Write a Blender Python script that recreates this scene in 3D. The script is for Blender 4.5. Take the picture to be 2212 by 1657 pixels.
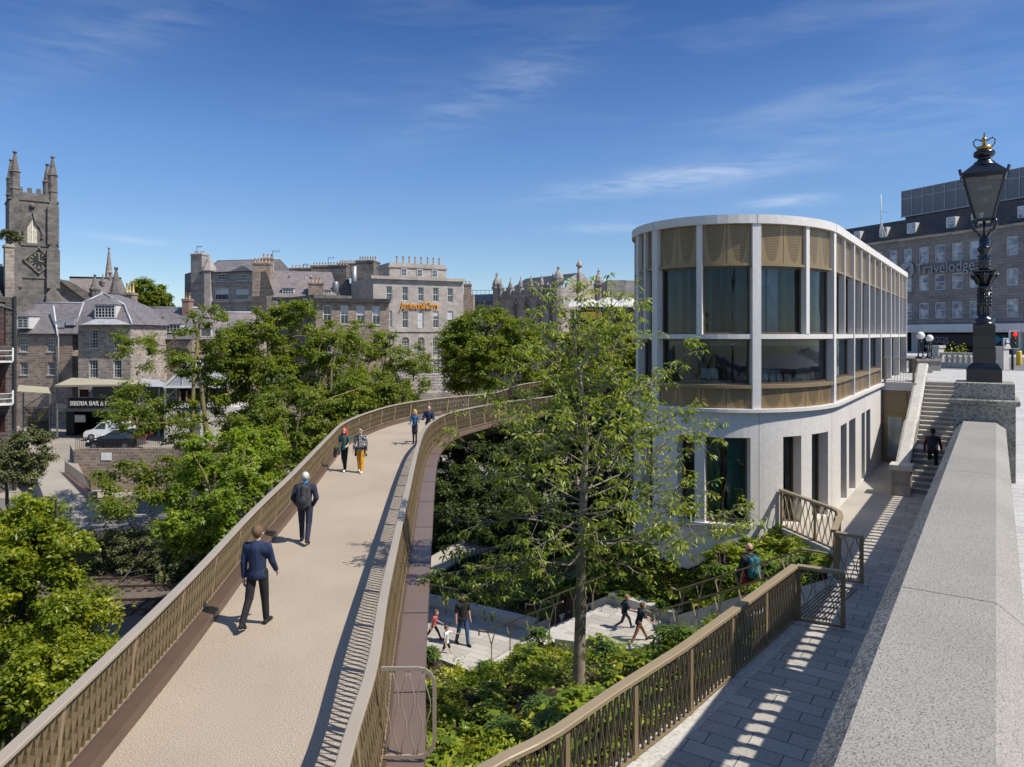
import bpy, bmesh, math, random
import numpy as np
from mathutils import Vector, Matrix
R = math.radians
for o in list(bpy.data.objects): bpy.data.objects.remove(o)
S = bpy.context.scene
C = S.collection
# ---------------------------------------------------------------- camera
FP, CX, HY = 1570.0, 1106.0, 722.0      # focal length, axis and horizon in a 2212 px wide frame; eye at the origin, level view along +Y
cam_d = bpy.data.cameras.new('camera'); cam = bpy.data.objects.new('camera', cam_d); C.objects.link(cam)
cam.location = (0, 0, 0); cam.rotation_euler = (R(90), 0, 0)
cam_d.sensor_width = 36; cam_d.lens = FP/2212*36; cam_d.shift_y = -(828.5-HY)/2212
cam_d.clip_start = .05; cam_d.clip_end = 3000
S.camera = cam
# ---------------------------------------------------------------- sky and sun
SUN_ELEV, SHADOW_AZ = 53.0, R(158)     # shadows fall towards -X, a little away
sd = Vector((math.cos(SHADOW_AZ)*math.cos(R(SUN_ELEV)), math.sin(SHADOW_AZ)*math.cos(R(SUN_ELEV)), -math.sin(R(SUN_ELEV))))
sl = bpy.data.lights.new('sun', 'SUN'); sl.energy = 5.0; sl.angle = R(.53); sl.color = (1, .94, .83)
so = bpy.data.objects.new('sun', sl); C.objects.link(so); so.rotation_euler = sd.to_track_quat('-Z', 'Y').to_euler()
w = bpy.data.worlds.new("World"); S.world = w; w.use_nodes = True
nt = w.node_tree; nt.nodes.clear(); N = nt.nodes.new; L = nt.links.new
out = N('ShaderNodeOutputWorld'); bg = N('ShaderNodeBackground'); sky = N('ShaderNodeTexSky')
sky.sky_type = 'NISHITA'; sky.sun_disc = False; sky.sun_elevation = R(SUN_ELEV)
sky.sun_rotation = math.atan2(-sd.x, -sd.y)
sky.altitude = 600; sky.air_density = 1.0; sky.dust_density = .25; sky.ozone_density = 3.2
SKYTINT = [(0, (.67, .72, .78)), (.09, (.60, .67, .76)), (.245, (.51, .66, .83)), (.42, (.27, .44, .68)), (.62, (1, 1, 1))]  # last stop, overhead and out of view, is brightened to add fill light
tc = N('ShaderNodeTexCoord')
def wisp(rot, scl, lo, hi, seed, nsc):
    m = N('ShaderNodeMapping'); m.inputs['Rotation'].default_value = rot; m.inputs['Scale'].default_value = scl; m.inputs['Location'].default_value = (seed, seed*.37, 0)
    L(tc.outputs['Generated'], m.inputs['Vector'])
    n = N('ShaderNodeTexNoise'); n.inputs['Scale'].default_value = nsc; n.inputs['Detail'].default_value = 7; n.inputs['Roughness'].default_value = .58
    n.inputs['Distortion'].default_value = .35
    L(m.outputs[0], n.inputs['Vector'])
    r = N('ShaderNodeMapRange'); r.inputs[1].default_value = lo; r.inputs[2].default_value = hi; r.clamp = True
    L(n.outputs['Fac'], r.inputs[0]); return r.outputs[0]
def mth(op, a, b):
    m = N('ShaderNodeMath'); m.operation = op; m.use_clamp = False
    for i, v in enumerate((a, b)):
        if isinstance(v, (int, float)): m.inputs[i].default_value = v
        else: L(v, m.inputs[i])
    return m.outputs[0]
w1 = wisp((0, R(-16), 0), (1.2, 1.2, 9), .49, .74, 3.1, 2.3)
w2 = wisp((0, R(0), 0), (.8, .8, 1.4), .44, .66, 8.3, 1.9)
cl = mth('MULTIPLY', mth('MULTIPLY', w1, w2), .16)
def streak(px, py, ln, wd, tilt, k):   # a drawn-out cirrus wisp at a fixed place in the sky
    c = Vector(((px-CX)/FP, 1, (HY-py)/FP)).normalized(); h = Vector((1, 0, 0)); h = (h-c*h.dot(c)).normalized(); v = c.cross(h)*-1
    if v.z < 0: v = -v
    a = h*math.cos(R(tilt))+v*math.sin(R(tilt)); b = v*math.cos(R(tilt))-h*math.sin(R(tilt)); o = []
    for ax, s_ in ((a, ln), (b, wd)):
        d = N('ShaderNodeVectorMath'); d.operation = 'DOT_PRODUCT'; L(tc.outputs['Generated'], d.inputs[0]); d.inputs[1].default_value = tuple(ax/s_)
        o.append(mth('POWER', mth('ABSOLUTE', d.outputs['Value'], 0), 2))
    m = N('ShaderNodeMapping'); m.vector_type = 'POINT'; L(tc.outputs['Generated'], m.inputs['Vector']); m.inputs['Rotation'].default_value = (0, R(tilt), 0); m.inputs['Scale'].default_value = (7, 7, 46)
    n = N('ShaderNodeTexNoise'); n.inputs['Scale'].default_value = 1.6; n.inputs['Detail'].default_value = 8; n.inputs['Roughness'].default_value = .62; n.inputs['Distortion'].default_value = .5; L(m.outputs[0], n.inputs['Vector'])
    r = N('ShaderNodeMapRange'); r.inputs[1].default_value = .36; r.inputs[2].default_value = .75; L(n.outputs['Fac'], r.inputs[0])
    g = mth('POWER', 2.718, mth('MULTIPLY', mth('ADD', o[0], o[1]), -1)); return mth('MULTIPLY', mth('MULTIPLY', g, r.outputs[0]), k)
for q in ((1450, 388, .15, .014, 8, .5), (1080, 190, .13, .03, 24, .2), (1700, 434, .06, .007, 4, .5), (240, 80, .17, .03, 18, .12), (1300, 492, .06, .006, 0, .35), (300, 520, .05, .005, -8, .3), (1900, 250, .2, .05, 14, .13)): cl = mth('ADD', cl, streak(*q))
cl = mth('MINIMUM', cl, .6)
# a low, pale milkiness near the horizon belongs to the air
geo = N('ShaderNodeSeparateXYZ'); L(tc.outputs['Generated'], geo.inputs[0])
rp = N('ShaderNodeValToRGB'); e = rp.color_ramp.elements; L(geo.outputs[2], rp.inputs[0])
for i, (p_, c_) in enumerate(SKYTINT):
    if i > 1: e.new(p_)
    e[i].position = p_; e[i].color = (*c_, 1)
hs = N('ShaderNodeMixRGB'); hs.blend_type = 'MULTIPLY'; hs.inputs[0].default_value = 1; L(sky.outputs[0], hs.inputs[1]); L(rp.outputs[0], hs.inputs[2])
mx = N('ShaderNodeMixRGB'); L(cl, mx.inputs[0]); mx.inputs[2].default_value = (5.6, 6.0, 6.6, 1)
L(hs.outputs[0], mx.inputs[1]); L(mx.outputs[0], bg.inputs[0]); L(bg.outputs[0], out.inputs[0])
bg.inputs[1].default_value = .149
S.view_settings.view_transform = 'Standard'; S.view_settings.look = 'None'; S.view_settings.gamma = 1; S.view_settings.exposure = .12
S.cycles.use_denoising = True; S.cycles.max_bounces = 8; S.cycles.transparent_max_bounces = 12
S.cycles.diffuse_bounces = 4; S.cycles.glossy_bounces = 3; S.cycles.caustics_reflective = False; S.cycles.caustics_refractive = False
S.cycles.sample_clamp_indirect = 4
# ---------------------------------------------------------------- frames
u = Vector((.5544, .8322, 0)); vr = Vector((.8322, -.5544, 0))   # along and across the street bridge
UA = math.atan2(u.y, u.x)
def W(px, py, d): return Vector(((px-CX)/FP*d, d, (HY-py)/FP*d))
def G(px, py, z): d = FP*(-z)/(py-HY); return W(px, py, d)
def F(s, t, z=0): p = u*s + vr*t; return Vector((p.x, p.y, z))
# ---------------------------------------------------------------- materials
MATS = {}
def newmat(name):
    m = bpy.data.materials.new(name); m.use_nodes = True; MATS[name] = m
    n = m.node_tree; return m, n, n.nodes['Principled BSDF']
def ramp(n, fac, stops):
    r = n.nodes.new('ShaderNodeValToRGB'); e = r.color_ramp.elements
    while len(e) < len(stops): e.new(.5)
    for i, (p, c) in enumerate(stops): e[i].position = p; e[i].color = (*c, 1)
    n.links.new(fac, r.inputs[0]); return r.outputs[0]
def noise(n, vec, sc, det=5, rough=.55):
    t = n.nodes.new('ShaderNodeTexNoise'); t.inputs['Scale'].default_value = sc; t.inputs['Detail'].default_value = det; t.inputs['Roughness'].default_value = rough
    n.links.new(vec, t.inputs['Vector']); return t.outputs['Fac']
def mul(c, k): return tuple(min(1, x*k) for x in c)
def mixc(n, fac, a, b, mode='MIX'):
    m = n.nodes.new('ShaderNodeMixRGB'); m.blend_type = mode
    for i, v in enumerate((fac, a, b)):
        if isinstance(v, (int, float)): m.inputs[i].default_value = v
        elif isinstance(v, tuple): m.inputs[i].default_value = (*v, 1)
        else: n.links.new(v, m.inputs[i])
    return m.outputs[0]
def bumpn(n, h, st, dist, b):
    k = n.nodes.new('ShaderNodeBump'); k.inputs['Strength'].default_value = st; k.inputs['Distance'].default_value = dist
    n.links.new(h, k.inputs['Height']); n.links.new(k.outputs[0], b.inputs['Normal'])
def plain(name, c, rough=.6, metal=0, var=.15, sc=3, bump=0, bsc=60, spec=.5, coat=0):
    m, n, b = newmat(name); tcn = n.nodes.new('ShaderNodeTexCoord')
    f = noise(n, tcn.outputs['Object'], sc)
    col = ramp(n, f, [(.3, mul(c, 1-var)), (.7, mul(c, 1+var))])
    n.links.new(col, b.inputs['Base Color']); b.inputs['Roughness'].default_value = rough; b.inputs['Metallic'].default_value = metal
    b.inputs['Specular IOR Level'].default_value = spec; b.inputs['Coat Weight'].default_value = coat
    if bump: bumpn(n, noise(n, tcn.outputs['Object'], bsc), bump, .01, b)
    return m
def speckle(name, c1, c2, c3, sc, rough=.8, bump=.3, big=.35, bigc=.8, dist=.004):
    """granite-like or resin-bound grain: fine voronoi/noise speckles over broad mottling"""
    m, n, b = newmat(name); tcn = n.nodes.new('ShaderNodeTexCoord'); v = tcn.outputs['Object']
    f = noise(n, v, sc, 3, .7); col = ramp(n, f, [(.33, c1), (.47, c2), (.6, c3)])
    g = noise(n, v, big, 5); sh = ramp(n, g, [(.3, (bigc,)*3), (.7, (1.0,)*3)])
    n.links.new(mixc(n, 1.0, col, sh, 'MULTIPLY'), b.inputs['Base Color']); b.inputs['Roughness'].default_value = rough
    if bump: bumpn(n, f, bump, dist, b)
    return m
def masonry(name, c1, c2, mort, bw=.6, bh=.3, mortw=.02, rough=.9, bump=.5, blotch=.7, off=.5, distort=0.0):
    """coursed stone or brick on upright walls: x+y along, z up, in the wall's own frame"""
    m, n, b = newmat(name); tcn = n.nodes.new('ShaderNodeTexCoord')
    sp = n.nodes.new('ShaderNodeSeparateXYZ'); n.links.new(tcn.outputs['Object'], sp.inputs[0])
    ad = n.nodes.new('ShaderNodeMath'); ad.operation = 'ADD'; n.links.new(sp.outputs[0], ad.inputs[0]); n.links.new(sp.outputs[1], ad.inputs[1])
    cb = n.nodes.new('ShaderNodeCombineXYZ'); n.links.new(ad.outputs[0], cb.inputs[0]); n.links.new(sp.outputs[2], cb.inputs[1])
    vec = cb.outputs[0]
    if distort:
        nz = n.nodes.new('ShaderNodeTexNoise'); nz.inputs['Scale'].default_value = 1.7; n.links.new(vec, nz.inputs['Vector'])
        vm = n.nodes.new('ShaderNodeVectorMath'); vm.operation = 'SCALE'; n.links.new(nz.outputs['Color'], vm.inputs[0]); vm.inputs['Scale'].default_value = distort
        va = n.nodes.new('ShaderNodeVectorMath'); va.operation = 'ADD'; n.links.new(vec, va.inputs[0]); n.links.new(vm.outputs[0], va.inputs[1]); vec = va.outputs[0]
    br = n.nodes.new('ShaderNodeTexBrick'); n.links.new(vec, br.inputs['Vector'])
    br.inputs['Scale'].default_value = 1; br.inputs['Brick Width'].default_value = bw; br.inputs['Row Height'].default_value = bh
    br.inputs['Mortar Size'].default_value = mortw; br.inputs['Mortar Smooth'].default_value = .3; br.offset = off; br.inputs['Bias'].default_value = -.1
    br.inputs['Color1'].default_value = (*c1, 1); br.inputs['Color2'].default_value = (*c2, 1); br.inputs['Mortar'].default_value = (*mort, 1)
    g = noise(n, tcn.outputs['Object'], .55, 9, .72); sh = ramp(n, g, [(.32, (blotch*.85,)*3), (.48, (.93, .90, .87)), (.66, (1.16, 1.11, 1.04))])
    n.links.new(mixc(n, 1.0, br.outputs['Color'], sh, 'MULTIPLY'), b.inputs['Base Color']); b.inputs['Roughness'].default_value = rough
    inv = n.nodes.new('ShaderNodeMath'); inv.operation = 'SUBTRACT'; inv.inputs[0].default_value = 1; n.links.new(br.outputs['Fac'], inv.inputs[1])
    bumpn(n, inv.outputs[0], bump, .02, b)
    return m
def leafmat(name, dark, lite, rough=.45, trans=.35, yel=None):
    m, n, b = newmat(name); at = n.nodes.new('ShaderNodeAttribute'); at.attribute_name = 'tint'
    st = [(0, dark), (.6, lite)] + ([(1, yel)] if yel else [])
    col = ramp(n, at.outputs['Fac'], st)
    n.links.new(col, b.inputs['Base Color']); b.inputs['Roughness'].default_value = rough; b.inputs['Specular IOR Level'].default_value = .45
    tr = n.nodes.new('ShaderNodeBsdfTranslucent'); n.links.new(mixc(n, 1.0, col, (1.9, 1.75, .5), 'MULTIPLY'), tr.inputs[0])
    mx = n.nodes.new('ShaderNodeMixShader'); mx.inputs[0].default_value = trans
    o = n.nodes['Material Output']; n.links.new(b.outputs[0], mx.inputs[1]); n.links.new(tr.outputs[0], mx.inputs[2]); n.links.new(mx.outputs[0], o.inputs[0])
    return m
def glassmat(name, tint=(.05, .09, .1), refl=.5, wav=0, rough=.02):
    m, n, b = newmat(name); n.nodes.remove(b)
    gl = n.nodes.new('ShaderNodeBsdfGlossy'); gl.inputs['Roughness'].default_value = rough; gl.inputs[0].default_value = (.85, .95, 1, 1)
    tp = n.nodes.new('ShaderNodeBsdfTransparent'); tp.inputs[0].default_value = (*tint, 1)
    fr = n.nodes.new('ShaderNodeLayerWeight'); fr.inputs['Blend'].default_value = refl
    mx = n.nodes.new('ShaderNodeMixShader'); n.links.new(fr.outputs['Fresnel'], mx.inputs[0]); n.links.new(tp.outputs[0], mx.inputs[1]); n.links.new(gl.outputs[0], mx.inputs[2])
    n.links.new(mx.outputs[0], n.nodes['Material Output'].inputs[0])
    if wav:
        tcn = n.nodes.new('ShaderNodeTexCoord'); mp = n.nodes.new('ShaderNodeMapping'); mp.inputs['Scale'].default_value = (1, 1, .12); n.links.new(tcn.outputs['Object'], mp.inputs[0])
        k = n.nodes.new('ShaderNodeBump'); k.inputs['Strength'].default_value = wav; k.inputs['Distance'].default_value = .05
        n.links.new(noise(n, mp.outputs[0], 2.2, 2), k.inputs['Height']); n.links.new(k.outputs[0], gl.inputs['Normal']); n.links.new(k.outputs[0], fr.inputs['Normal'])
    return m
# ---------------------------------------------------------------- mesh builder
class MB:
    def __init__(s): s.v = []; s.f = []; s.m = []; s.cur = 0; s.sm = []; s.smooth = False
    def face(s, *idx): s.f.append(idx); s.m.append(s.cur); s.sm.append(s.smooth)
    def quad(s, *p):
        n = len(s.v); s.v += [tuple(q) for q in p]; s.face(*range(n, n+len(p)))
    def hexa(s, b, t):   # bottom 4 and top 4 corners (same winding)
        n = len(s.v); s.v += [tuple(q) for q in b] + [tuple(q) for q in t]; k = len(b)
        s.face(*[n+i for i in reversed(range(k))]); s.face(*[n+k+i for i in range(k)])
        for i in range(k): j = (i+1) % k; s.face(n+i, n+j, n+k+j, n+k+i)
    def box(s, x0, x1, y0, y1, z0, z1):
        s.hexa([(x0, y0, z0), (x1, y0, z0), (x1, y1, z0), (x0, y1, z0)], [(x0, y0, z1), (x1, y0, z1), (x1, y1, z1), (x0, y1, z1)])
    def prism(s, poly, z0, z1): s.hexa([(p[0], p[1], z0) for p in poly], [(p[0], p[1], z1) for p in poly])
    def bar(s, a, b, w, h=None, up=(0, 0, 1)):
        a = Vector(a); b = Vector(b); h = h or w; d = (b-a).normalized(); up = Vector(up)
        if abs(d.dot(up)) > .98: up = Vector((0, 1, 0)) if abs(d.y) < .9 else Vector((1, 0, 0))
        x = d.cross(up).normalized()*w/2; y = x.cross(d).normalized()*h/2
        s.hexa([a-x-y, a+x-y, a+x+y, a-x+y], [b-x-y, b+x-y, b+x+y, b-x+y])
    def tube(s, pts, r, n=6, caps=True):
        pts = [Vector(p) for p in pts]; rs = r if isinstance(r, (list, tuple)) else [r]*len(pts); st = len(s.v); sm = s.smooth; s.smooth = True
        px = None
        for i, p in enumerate(pts):
            d = (pts[min(i+1, len(pts)-1)]-pts[max(i-1, 0)]); d = d.normalized() if d.length > 1e-9 else Vector((0, 0, 1))
            if px is None: px = d.orthogonal().normalized()
            else:
                px = px - d*px.dot(d); px = px.normalized() if px.length > 1e-6 else d.orthogonal().normalized()
            py = d.cross(px)
            for k in range(n):
                a = 2*math.pi*k/n; s.v.append(tuple(p + (px*math.cos(a)+py*math.sin(a))*rs[i]))
        for i in range(len(pts)-1):
            for k in range(n):
                k2 = (k+1) % n; s.face(st+i*n+k, st+i*n+k2, st+(i+1)*n+k2, st+(i+1)*n+k)
        if caps: s.face(*[st+k for k in reversed(range(n))]); s.face(*[st+(len(pts)-1)*n+k for k in range(n)])
        s.smooth = sm
    def sweep(s, pts, prof, closed=False, up=Vector((0, 0, 1)), sm=False):
        """profile of (side, up) points carried along a plan curve; side is to the right of travel"""
        pts = [Vector(p) for p in pts]; st = len(s.v); n = len(prof); o = s.smooth; s.smooth = sm
        for i, p in enumerate(pts):
            a = pts[max(i-1, 0)]; b = pts[min(i+1, len(pts)-1)]
            if closed: a = pts[i-1]; b = pts[(i+1) % len(pts)]
            d = Vector((b.x-a.x, b.y-a.y, 0)).normalized(); x = Vector((d.y, -d.x, 0))
            for q in prof: s.v.append(tuple(p + x*q[0] + up*q[1]))
        m = len(pts)
        for i in range(m if closed else m-1):
            j = (i+1) % m
            for k in range(n):
                k2 = (k+1) % n; s.face(st+i*n+k, st+j*n+k, st+j*n+k2, st+i*n+k2)
        if not closed: s.face(*[st+k for k in range(n)]); s.face(*[st+(m-1)*n+k for k in reversed(range(n))])
        s.smooth = o
    def lathe(s, prof, cx=0, cy=0, n=16, rot=0, sq=False):
        """profile of (radius, z); n=4 with rot=45 deg makes a square section of half-width radius"""
        st = len(s.v); k4 = math.sqrt(2) if n == 4 else 1; o = s.smooth; s.smooth = n > 8
        for r, z in prof:
            for k in range(n):
                a = 2*math.pi*k/n + rot; s.v.append((cx+math.cos(a)*r*k4, cy+math.sin(a)*r*k4, z))
        for i in range(len(prof)-1):
            for k in range(n):
                k2 = (k+1) % n; s.face(st+i*n+k, st+i*n+k2, st+(i+1)*n+k2, st+(i+1)*n+k)
        s.smooth = False
        s.face(*[st+k for k in reversed(range(n))]); s.face(*[st+(len(prof)-1)*n+k for k in range(n)])
        s.smooth = o
    def ball(s, c, r, n=10, m=7, sc=(1, 1, 1)):
        st = len(s.v); o = s.smooth; s.smooth = True
        for i in range(m+1):
            th = math.pi*i/m
            for k in range(n):
                a = 2*math.pi*k/n; s.v.append((c[0]+r*sc[0]*math.sin(th)*math.cos(a), c[1]+r*sc[1]*math.sin(th)*math.sin(a), c[2]-r*sc[2]*math.cos(th)))
        for i in range(m):
            for k in range(n):
                k2 = (k+1) % n; s.face(st+i*n+k, st+i*n+k2, st+(i+1)*n+k2, st+(i+1)*n+k)
        s.smooth = o
    def build(s, name, mat, parent=None, world=False, kind=None):
        v = np.array(s.v, dtype=np.float64).reshape(-1, 3)
        if world and parent is not None:
            loc = np.array(parent.location); a = parent.rotation_euler.z; v = v-loc; c_, s_ = math.cos(-a), math.sin(-a)
            v = np.stack([v[:, 0]*c_-v[:, 1]*s_, v[:, 0]*s_+v[:, 1]*c_, v[:, 2]], 1)
        me = bpy.data.meshes.new(name); me.from_pydata(v.tolist(), [], s.f)
        mats = mat if isinstance(mat, (list, tuple)) else [mat]
        for m in mats: me.materials.append(MATS[m] if isinstance(m, str) else m)
        if len(mats) > 1: me.polygons.foreach_set('material_index', s.m)
        if any(s.sm): me.polygons.foreach_set('use_smooth', s.sm)
        me.update(); o = bpy.data.objects.new(name, me); C.objects.link(o)
        if parent is not None: o.parent = parent
        if kind: o['kind'] = kind
        return o
def root(name, label, cat, loc=(0, 0, 0), rz=0, group=None, kind=None):
    o = bpy.data.objects.new(name, None); C.objects.link(o); o.location = loc; o.rotation_euler = (0, 0, rz); o.empty_display_size = .2
    tag(o, label, cat, group, kind); return o
def tag(o, label, cat=None, group=None, kind=None):
    if label: o['label'] = label
    if cat: o['category'] = cat
    if group: o['group'] = group
    if kind: o['kind'] = kind
    return o
def kids(o): return [c for c in bpy.data.objects if c.parent == o]
KC = {}
def dup(o, loc, rz=0, label=None, group=None, scale=None):
    if o.name not in KC: KC[o.name] = [(c, kids(c)) for c in kids(o)]
    r = o.copy(); C.objects.link(r); r.location = loc; r.rotation_euler = (0, 0, rz)
    if scale: r.scale = (scale,)*3
    if label: r['label'] = label
    if group: r['group'] = group
    for c, g in KC[o.name]:
        k = c.copy(); C.objects.link(k); k.parent = r
        for d in g: e = d.copy(); C.objects.link(e); e.parent = k
    return r
def spline(ctrl, step=.5):
    """Catmull-Rom through plan points, resampled evenly"""
    P = [Vector(p) for p in ctrl]; P = [2*P[0]-P[1]] + P + [2*P[-1]-P[-2]]; raw = []
    for i in range(1, len(P)-2):
        for k in range(24):
            t = k/24; a, b, c, d = P[i-1:i+3]
            raw.append(.5*((2*b)+(c-a)*t+(2*a-5*b+4*c-d)*t*t+(3*b-a-3*c+d)*t**3))
    raw.append(P[-2]); L_ = [0]
    for a, b in zip(raw, raw[1:]): L_.append(L_[-1]+(b-a).length)
    n = max(2, int(L_[-1]/step)); res = []; j = 0
    for i in range(n+1):
        x = L_[-1]*i/n
        while j < len(raw)-2 and L_[j+1] < x: j += 1
        f = (x-L_[j])/max(1e-9, L_[j+1]-L_[j]); res.append(raw[j].lerp(raw[j+1], min(1, f)))
    return res
# ================================================================ materials
plain('bronze', (.255, .19, .105), .45, .12, .06, 2, .05)
plain('bronze_rail', (.32, .25, .16), .42, .12, .05, 2)
plain('bronze_pale', (.40, .335, .26), .4, .12, .05, 1.5)
plain('brown_steel', (.15, .10, .07), .4, .3, .12, 1.2)
plain('bronze_dark', (.21, .16, .10), .5, .12, .06, 2)
plain('frame_bronze', (.13, .10, .065), .45, .4, .08, 3)
speckle('resin', (.12, .085, .06), (.345, .275, .205), (.62, .52, .41), 62, .9, 0, .35, .82)
speckle('granite', (.03, .027, .024), (.30, .275, .24), (.385, .355, .315), 140, .8, 0, 1.0, .8, .004)
speckle('granite_rough', (.11, .10, .09), (.29, .27, .245), (.45, .425, .385), 40, .95, 1.0, 1.8, .62, .02)
speckle('pale_granite', (.36, .345, .32), (.50, .48, .44), (.60, .58, .54), 18, .85, .2, .7, .8)
speckle('precast', (.62, .585, .55), (.66, .63, .60), (.70, .67, .64), 9, .7, .05, .5, .93)
speckle('terrace', (.30, .27, .23), (.42, .38, .33), (.52, .48, .42), 25, .9, .15, .5, .85)
def paving(name, c1, c2, mort, bw, bh, rough=.8, off=.37):
    m, n, b = newmat(name); tcn = n.nodes.new('ShaderNodeTexCoord'); br = n.nodes.new('ShaderNodeTexBrick'); n.links.new(tcn.outputs['Object'], br.inputs['Vector'])
    br.inputs['Scale'].default_value = 1; br.inputs['Brick Width'].default_value = bw; br.inputs['Row Height'].default_value = bh; br.inputs['Mortar Size'].default_value = .007
    br.inputs['Mortar Smooth'].default_value = .1; br.offset = off; br.squash = 1.4; br.squash_frequency = 3; br.inputs['Bias'].default_value = .1
    br.inputs['Color1'].default_value = (*c1, 1); br.inputs['Color2'].default_value = (*c2, 1); br.inputs['Mortar'].default_value = (*mort, 1)
    g = ramp(n, noise(n, tcn.outputs['Object'], 30, 3, .7), [(.35, (.75,)*3), (.6, (1.08,)*3)]); h = ramp(n, noise(n, tcn.outputs['Object'], .6, 5), [(.35, (.86, .85, .84)), (.7, (1,)*3)])
    c = mixc(n, 1.0, mixc(n, 1.0, br.outputs['Color'], g, 'MULTIPLY'), h, 'MULTIPLY'); n.links.new(c, b.inputs['Base Color']); b.inputs['Roughness'].default_value = rough
    inv = mixc(n, br.outputs['Fac'], (1, 1, 1), (0, 0, 0)); bumpn(n, inv, .4, .005, b); return m
paving('slab_paving', (.38, .355, .325), (.53, .49, .44), (.07, .07, .07), .72, .33)
paving('street_paving', (.46, .45, .45), (.54, .53, .52), (.2, .2, .2), .9, .3)
paving('plaza_paving', (.38, .36, .33), (.55, .51, .46), (.2, .19, .17), .6, .3)
plain('soil', (.045, .030, .022), .95, 0, .5, 6, .8, 30)
plain('asphalt', (.16, .15, .15), .9, 0, .12, .8, .3, 80)
plain('yard', (.30, .265, .225), .95, 0, .2, .25, .3, 50)
plain('ballast', (.14, .105, .085), .95, 0, .45, 9, 1, 40)
plain('scrub_ground', (.055, .06, .025), .95, 0, .5, 3, 1, 20)
plain('white_paint', (.75, .75, .72), .6, 0, .08)
plain('black_metal', (.004, .006, .013), .24, 0, .1, 2, .02, 10, .5, .3)
plain('dark_metal', (.03, .032, .035), .5, .2)
plain('grey_metal', (.30, .31, .32), .45, .5)
plain('gold', (.55, .33, .08), .3, .9)
plain('interior', (.10, .12, .14), .8, 0, .5, .9)
plain('interior_floor', (.30, .27, .22), .6)
plain('void', (.012, .012, .014), .9)
glassmat('pavilion_glass', (.58, .68, .72), .34, .35)
glassmat('teal_glass', (.55, .80, .72), .45, .45)
m_, n, b = newmat('lamp_glass'); b.inputs['Base Color'].default_value = (.17, .175, .165, 1); b.inputs['Roughness'].default_value = .15
tp_ = n.nodes.new('ShaderNodeBsdfTransparent'); mx_ = n.nodes.new('ShaderNodeMixShader'); mx_.inputs[0].default_value = .35; n.links.new(b.outputs[0], mx_.inputs[1]); n.links.new(tp_.outputs[0], mx_.inputs[2]); n.links.new(mx_.outputs[0], n.nodes['Material Output'].inputs[0])
plain('lamp_inner', (.55, .56, .55), .3)
# ================================================================ railing builder
def along(pts):
    L_ = [0]
    for a, b in zip(pts, pts[1:]): L_.append(L_[-1]+(b-a).length)
    def at(x):
        x = max(0, min(L_[-1], x)); j = 0
        lo, hi = 0, len(L_)-2
        while lo < hi:
            mid = (lo+hi+1)//2
            if L_[mid] <= x: lo = mid
            else: hi = mid-1
        f = (x-L_[lo])/max(1e-9, L_[lo+1]-L_[lo]); p = pts[lo].lerp(pts[lo+1], f); d = pts[lo+1]-pts[lo]; d.z = 0
        return p, d.normalized()
    return L_[-1], at
def railing(name, label, base, lean, h, bay, sp, mats, group=None, amp=.035, dep=.055, th=.009, hw=.15, hh=.05, waves=1.5, post=True, drop=.06, first=0):
    """base: points of the foot line; lean: metres the top leans to the right of travel (negative: left)"""
    tot, at = along(base); r = root(name, label, 'railing', base[0], 0, group)
    def P(x, z, off=0.0, al=0.0):
        p, d = at(x); q = Vector((d.y, -d.x, 0)); return p + q*(lean*z/h+off) + d*al + Vector((0, 0, z))
    m = MB(); k = max(2, int(tot/.4)); tops = [P(tot*i/k, h) for i in range(k+1)]
    m.sweep(tops, [(-hw/2, -hh), (hw/2, -hh), (hw/2, -.012), (hw/2-.012, 0), (-hw/2+.012, 0), (-hw/2, -.012)]); m.build('handrail', mats[0], r, True)
    m = MB(); m.sweep([P(tot*i/k, drop) for i in range(k+1)], [(-.03, -.012), (.03, -.012), (.03, .012), (-.03, .012)]); m.build('bottom_rail', mats[1], r, True)
    nb = max(1, round(tot/bay)); bl = tot/nb
    for i in range(nb+1):
        if not post: break
        x = min(max(i*bl, .03), tot-.03); m = MB(); p, d = at(x)
        m.bar(P(x, -.01), P(x, h-hh), .03, .085, up=d); m.build('post', mats[1], r, True)
    for i in range(nb):
        m = MB(); n = max(2, int((bl-.08)/sp)); 
        for j in range(n):
            x = i*bl+.04+(j+.5)*(bl-.08)/n; sg = 1 if j % 2 else -1; z0, z1 = drop+.012, h-hh; prev = None; q = 9
            pts = [P(x, z0+(z1-z0)*a/q, 0, sg*amp*math.cos(waves*2*math.pi*a/q)) for a in range(q+1)]
            _, d = at(x); nn = Vector((d.y, -d.x, 0))*dep/2; tt = d*th/2
            st = len(m.v)
            for p in pts: m.v += [tuple(p-nn-tt), tuple(p-nn+tt), tuple(p+nn+tt), tuple(p+nn-tt)]
            for a in range(q):
                for c in range(4): c2 = (c+1) % 4; m.face(st+a*4+c, st+a*4+c2, st+a*4+4+c2, st+a*4+4+c)
        m.build('infill_panel', mats[2], r, True)
    return r
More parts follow.
